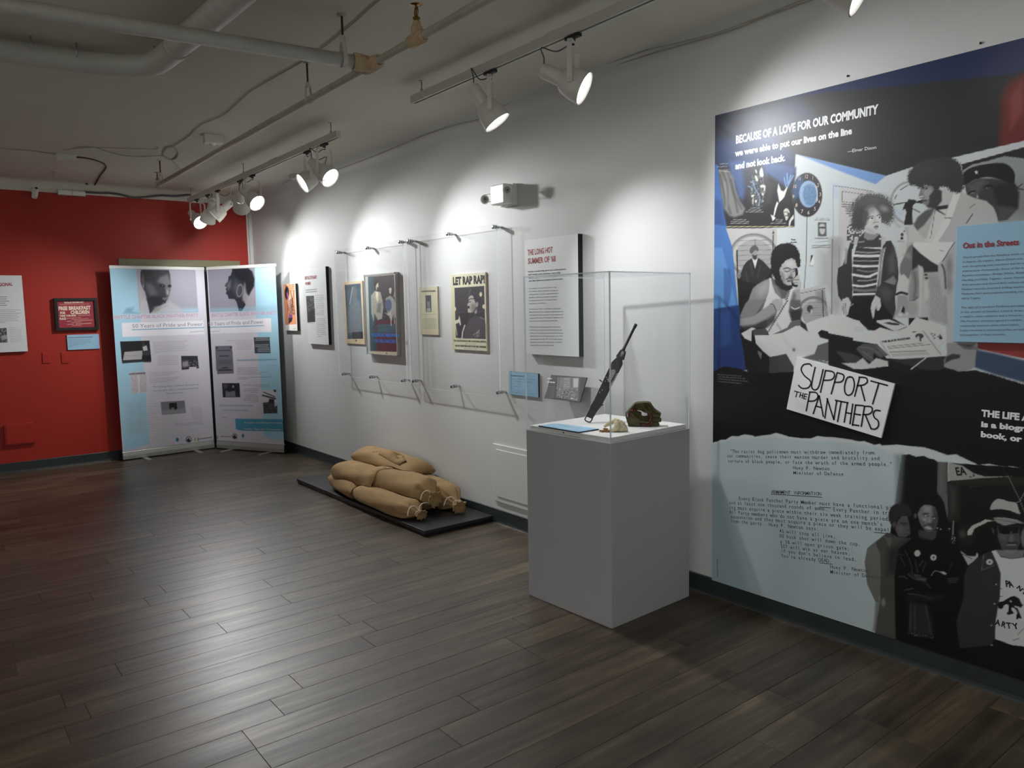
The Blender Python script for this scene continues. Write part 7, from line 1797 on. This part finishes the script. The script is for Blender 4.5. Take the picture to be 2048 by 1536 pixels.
# ------------------------------------------------------------------ sandbags on the low black platform
PT = 0.043
t = thing('low_platform', (-0.59, 4.33, 0), 'low black platform on the floor carrying the sandbags', 'platform')
G().box(-0.583, -0.016, 4.335, 6.49, 0.0, 0.021).build('base_tray', M['blackedge'], t, bevel=0.002)
G().box(-0.59, -0.016, 4.328, 6.497, 0.0212, PT).build('top_board', M['blackplat'], t, bevel=0.002)
XS, YS = np.linspace(-0.75, 0.02, 155), np.linspace(4.2, 6.7, 500)
HF = np.full((len(XS), len(YS)), PT)
def hf(x, y):
    i = int(round((x-XS[0])/(XS[1]-XS[0]))); j = int(round((y-YS[0])/(YS[1]-YS[0])))
    return HF[i, j] if 0 <= i < len(XS) and 0 <= j < len(YS) else PT
def sandbag(label, path, rh, rv, neck, seed, tail_flat=0.25, cord=True, lower=True):
    """path: centre line points; rh, rv half width and half height; neck: True when the far end is tied"""
    rnd = random.Random(seed)
    C_ = np.array(smooth_curve([np.array(p_, float) for p_ in path], 10)); m_ = len(C_); n = 40
    ph = [rnd.uniform(0, 6.28) for _ in range(8)]
    V = []; up = ZZ
    for i in range(m_):
        s = i/(m_-1)
        tt = C_[min(i+1, m_-1)]-C_[max(i-1, 0)]; tt /= np.linalg.norm(tt)
        w_ = np.cross(tt, up); w_ /= np.linalg.norm(w_); u_ = np.cross(w_, tt)
        ft = min(1, s/0.16); tail = math.sin(ft*math.pi/2)**0.7
        kv = tail_flat*(1-tail)*0.2+tail; kw = 0.88+0.12*tail
        if s < 0.02: kv = 0.06
        if neck:
            q = (s-0.70)/0.30
            if q > 0:
                nk = 1-0.74*(math.sin(min(1, q/0.70)*math.pi/2)**2.4)
                if q > 0.70: nk = 0.26+0.20*min(1, (q-0.70)/0.22)
                kv *= nk; kw *= nk
        else:
            q = max(0, (s-0.84)/0.16); e = math.sin((1-q)*math.pi/2)**0.7 if q < 1 else 0
            kv *= max(e, 0.06); kw *= 0.8+0.2*e
        for k in range(n):
            a = 2*math.pi*k/n; ca, sa = math.cos(a), math.sin(a)
            px_ = 0.85-0.45*(1-tail); x = math.copysign(abs(ca)**px_, ca); y = math.copysign(abs(sa)**0.85, sa)
            wr = 1+0.035*math.sin(3*a+ph[0]+7*s)+0.026*math.sin(5*a+ph[1]-9*s)+0.02*math.sin(17*s+ph[2]+a)
            if neck and s > 0.66: wr *= 1+0.24*min(1, (s-0.66)/0.25)*math.sin(9*a+ph[3])*(0.6+0.4*math.sin(4*a+ph[4]))
            p_ = C_[i]+w_*rh*kw*x*wr+u_*rv*kv*y*wr
            V.append(p_)
    tt_ = C_[-1]-C_[-3]; tt_ /= np.linalg.norm(tt_); lc = np.mean(V[-n:], axis=0)
    last = [lc+(v-lc)*0.45-tt_*0.018 for v in V[-n:]]; V += last; C_ = np.vstack([C_, C_[-1:]]); m_ += 1
    V = np.array(V)
    for v in V:
        f = hf(v[0], v[1])+0.004
        if v[2] < f: v[2] = f+0.10*max(0, 0)
        v[0] = min(v[0], -0.022)
    F = [(i*n+k, i*n+(k+1) % n, (i+1)*n+(k+1) % n, (i+1)*n+k) for i in range(m_-1) for k in range(n)]
    F += [tuple(reversed(range(n))), tuple((m_-1)*n+k for k in range(n))]
    t = thing('sandbag', tuple(C_[m_//2]*[1, 1, 0]+[0, 0, PT]), label, 'sandbag', 'burlap sandbags on the low platform')
    G().add(V, F, True).build('sack', M['burlap'], t)
    # update the height field
    for i in range(0, m_-1):
        for k in range(n):
            for f_ in (0.0, 0.5):
                v = V[i*n+k]*(1-f_)+V[(i+1)*n+(k+1) % n]*f_
                a = int(round((v[0]-XS[0])/(XS[1]-XS[0]))); b = int(round((v[1]-YS[0])/(YS[1]-YS[0])))
                for da in (-1, 0, 1):
                    for db in (-2, -1, 0, 1, 2):
                        if 0 <= a+da < len(XS) and 0 <= b+db < len(YS): HF[a+da, b+db] = max(HF[a+da, b+db], v[2])
    if neck and cord:
        j = int(0.915*(m_-2)); c = V[j*n:(j+1)*n]; cc = c.mean(0)
        ring = [cc+(v-cc)*1.12 for v in c[::4]]
        g = G().tube(smooth_curve(ring+[ring[0]], 3), 0.0036, 6)
        tt = C_[-2]-C_[-6]; tt /= np.linalg.norm(tt); w_ = np.cross(tt, up); w_ /= np.linalg.norm(w_)
        e0 = cc+np.array([0, 0, 0.02])
        for s_, ln_ in (((1, 0.10), (-1, 0.16)) if seed == 1 else ((1, 0.10),) if seed != 2 else ()):
            P = [e0, e0+w_*s_*0.03+ZZ*0.035-tt*0.01, e0+w_*s_*ln_*0.7+ZZ*0.025-tt*0.02, e0+w_*s_*ln_+ZZ*-0.02-tt*0.01]
            P = [np.array([min(p_[0], -0.03), p_[1], max(p_[2], PT+0.008)]) for p_ in P]
            g.tube(smooth_curve(P, 5), 0.0036, 6)
        g.build('tie_cord', M['rope'], t)
    return t
sandbag('front burlap sandbag lying lowest along the platform edge, cord ends curling out', [(-0.49, 5.42, 0.108), (-0.51, 5.2, 0.112), (-0.515, 4.9, 0.112), (-0.49, 4.67, 0.104), (-0.47, 4.55, 0.085)], 0.100, 0.071, True, 1)
sandbag('leftmost burlap sandbag with a small tied end pointing away from the camera', [(-0.50, 5.38, 0.11), (-0.48, 5.62, 0.12), (-0.44, 5.86, 0.118), (-0.42, 6.04, 0.13)], 0.115, 0.076, True, 2)
sandbag('right-hand burlap sandbag against the wall, its tied tuft nearest the white cord', [(-0.14, 5.75, 0.13), (-0.13, 5.4, 0.145), (-0.135, 5.0, 0.145), (-0.15, 4.7, 0.125), (-0.17, 4.52, 0.09)], 0.108, 0.100, True, 3)
sandbag('burlap sandbag hidden at the back, under the topmost one', [(-0.17, 6.15, 0.12), (-0.16, 5.98, 0.13), (-0.15, 5.78, 0.12)], 0.11, 0.085, False, 4)
sandbag('plump middle burlap sandbag lying on the front one, its gathered neck facing the room', [(-0.40, 5.44, 0.185), (-0.37, 5.15, 0.185), (-0.345, 4.9, 0.190), (-0.33, 4.72, 0.175), (-0.325, 4.60, 0.165)], 0.120, 0.122, True, 5)
sandbag('left-hand upper burlap sandbag with a pointed sewn corner', [(-0.46, 5.84, 0.20), (-0.45, 5.62, 0.21), (-0.43, 5.38, 0.205), (-0.43, 5.20, 0.185)], 0.118, 0.090, False, 6)
tp = sandbag('topmost burlap sandbag lying flat on the heap with a folded-over flap', [(-0.23, 5.90, 0.30), (-0.20, 5.68, 0.30), (-0.18, 5.35, 0.285), (-0.15, 5.03, 0.26)], 0.140, 0.072, False, 7)
# folded-over flap with a standing crease along the top bag
TBZ = lambda x, y: hf(x, y)
g = G(); rows_ = []
for j in range(9):
    y = 5.62-0.055*j; cr = 0.030*math.sin(math.pi*(j+0.6)/9.2)
    rows_.append([(x, y+0.02*math.sin(3*k), TBZ(x, y)+0.004+(cr if k == 2 else 0.4*cr if k in (1, 3) else -0.004 if k in (0, 4) else 0)) for k, x in enumerate((-0.285, -0.255, -0.225, -0.19, -0.15))])
V = [q_ for r_ in rows_ for q_ in r_]
g.add(V, [(5*j+k, 5*j+k+1, 5*j+5+k+1, 5*j+5+k) for j in range(8) for k in range(4)], True)
o_ = g.build('folded_flap', M['burlap'], tp); sm_ = o_.modifiers.new('solid', 'SOLIDIFY'); sm_.thickness = 0.004
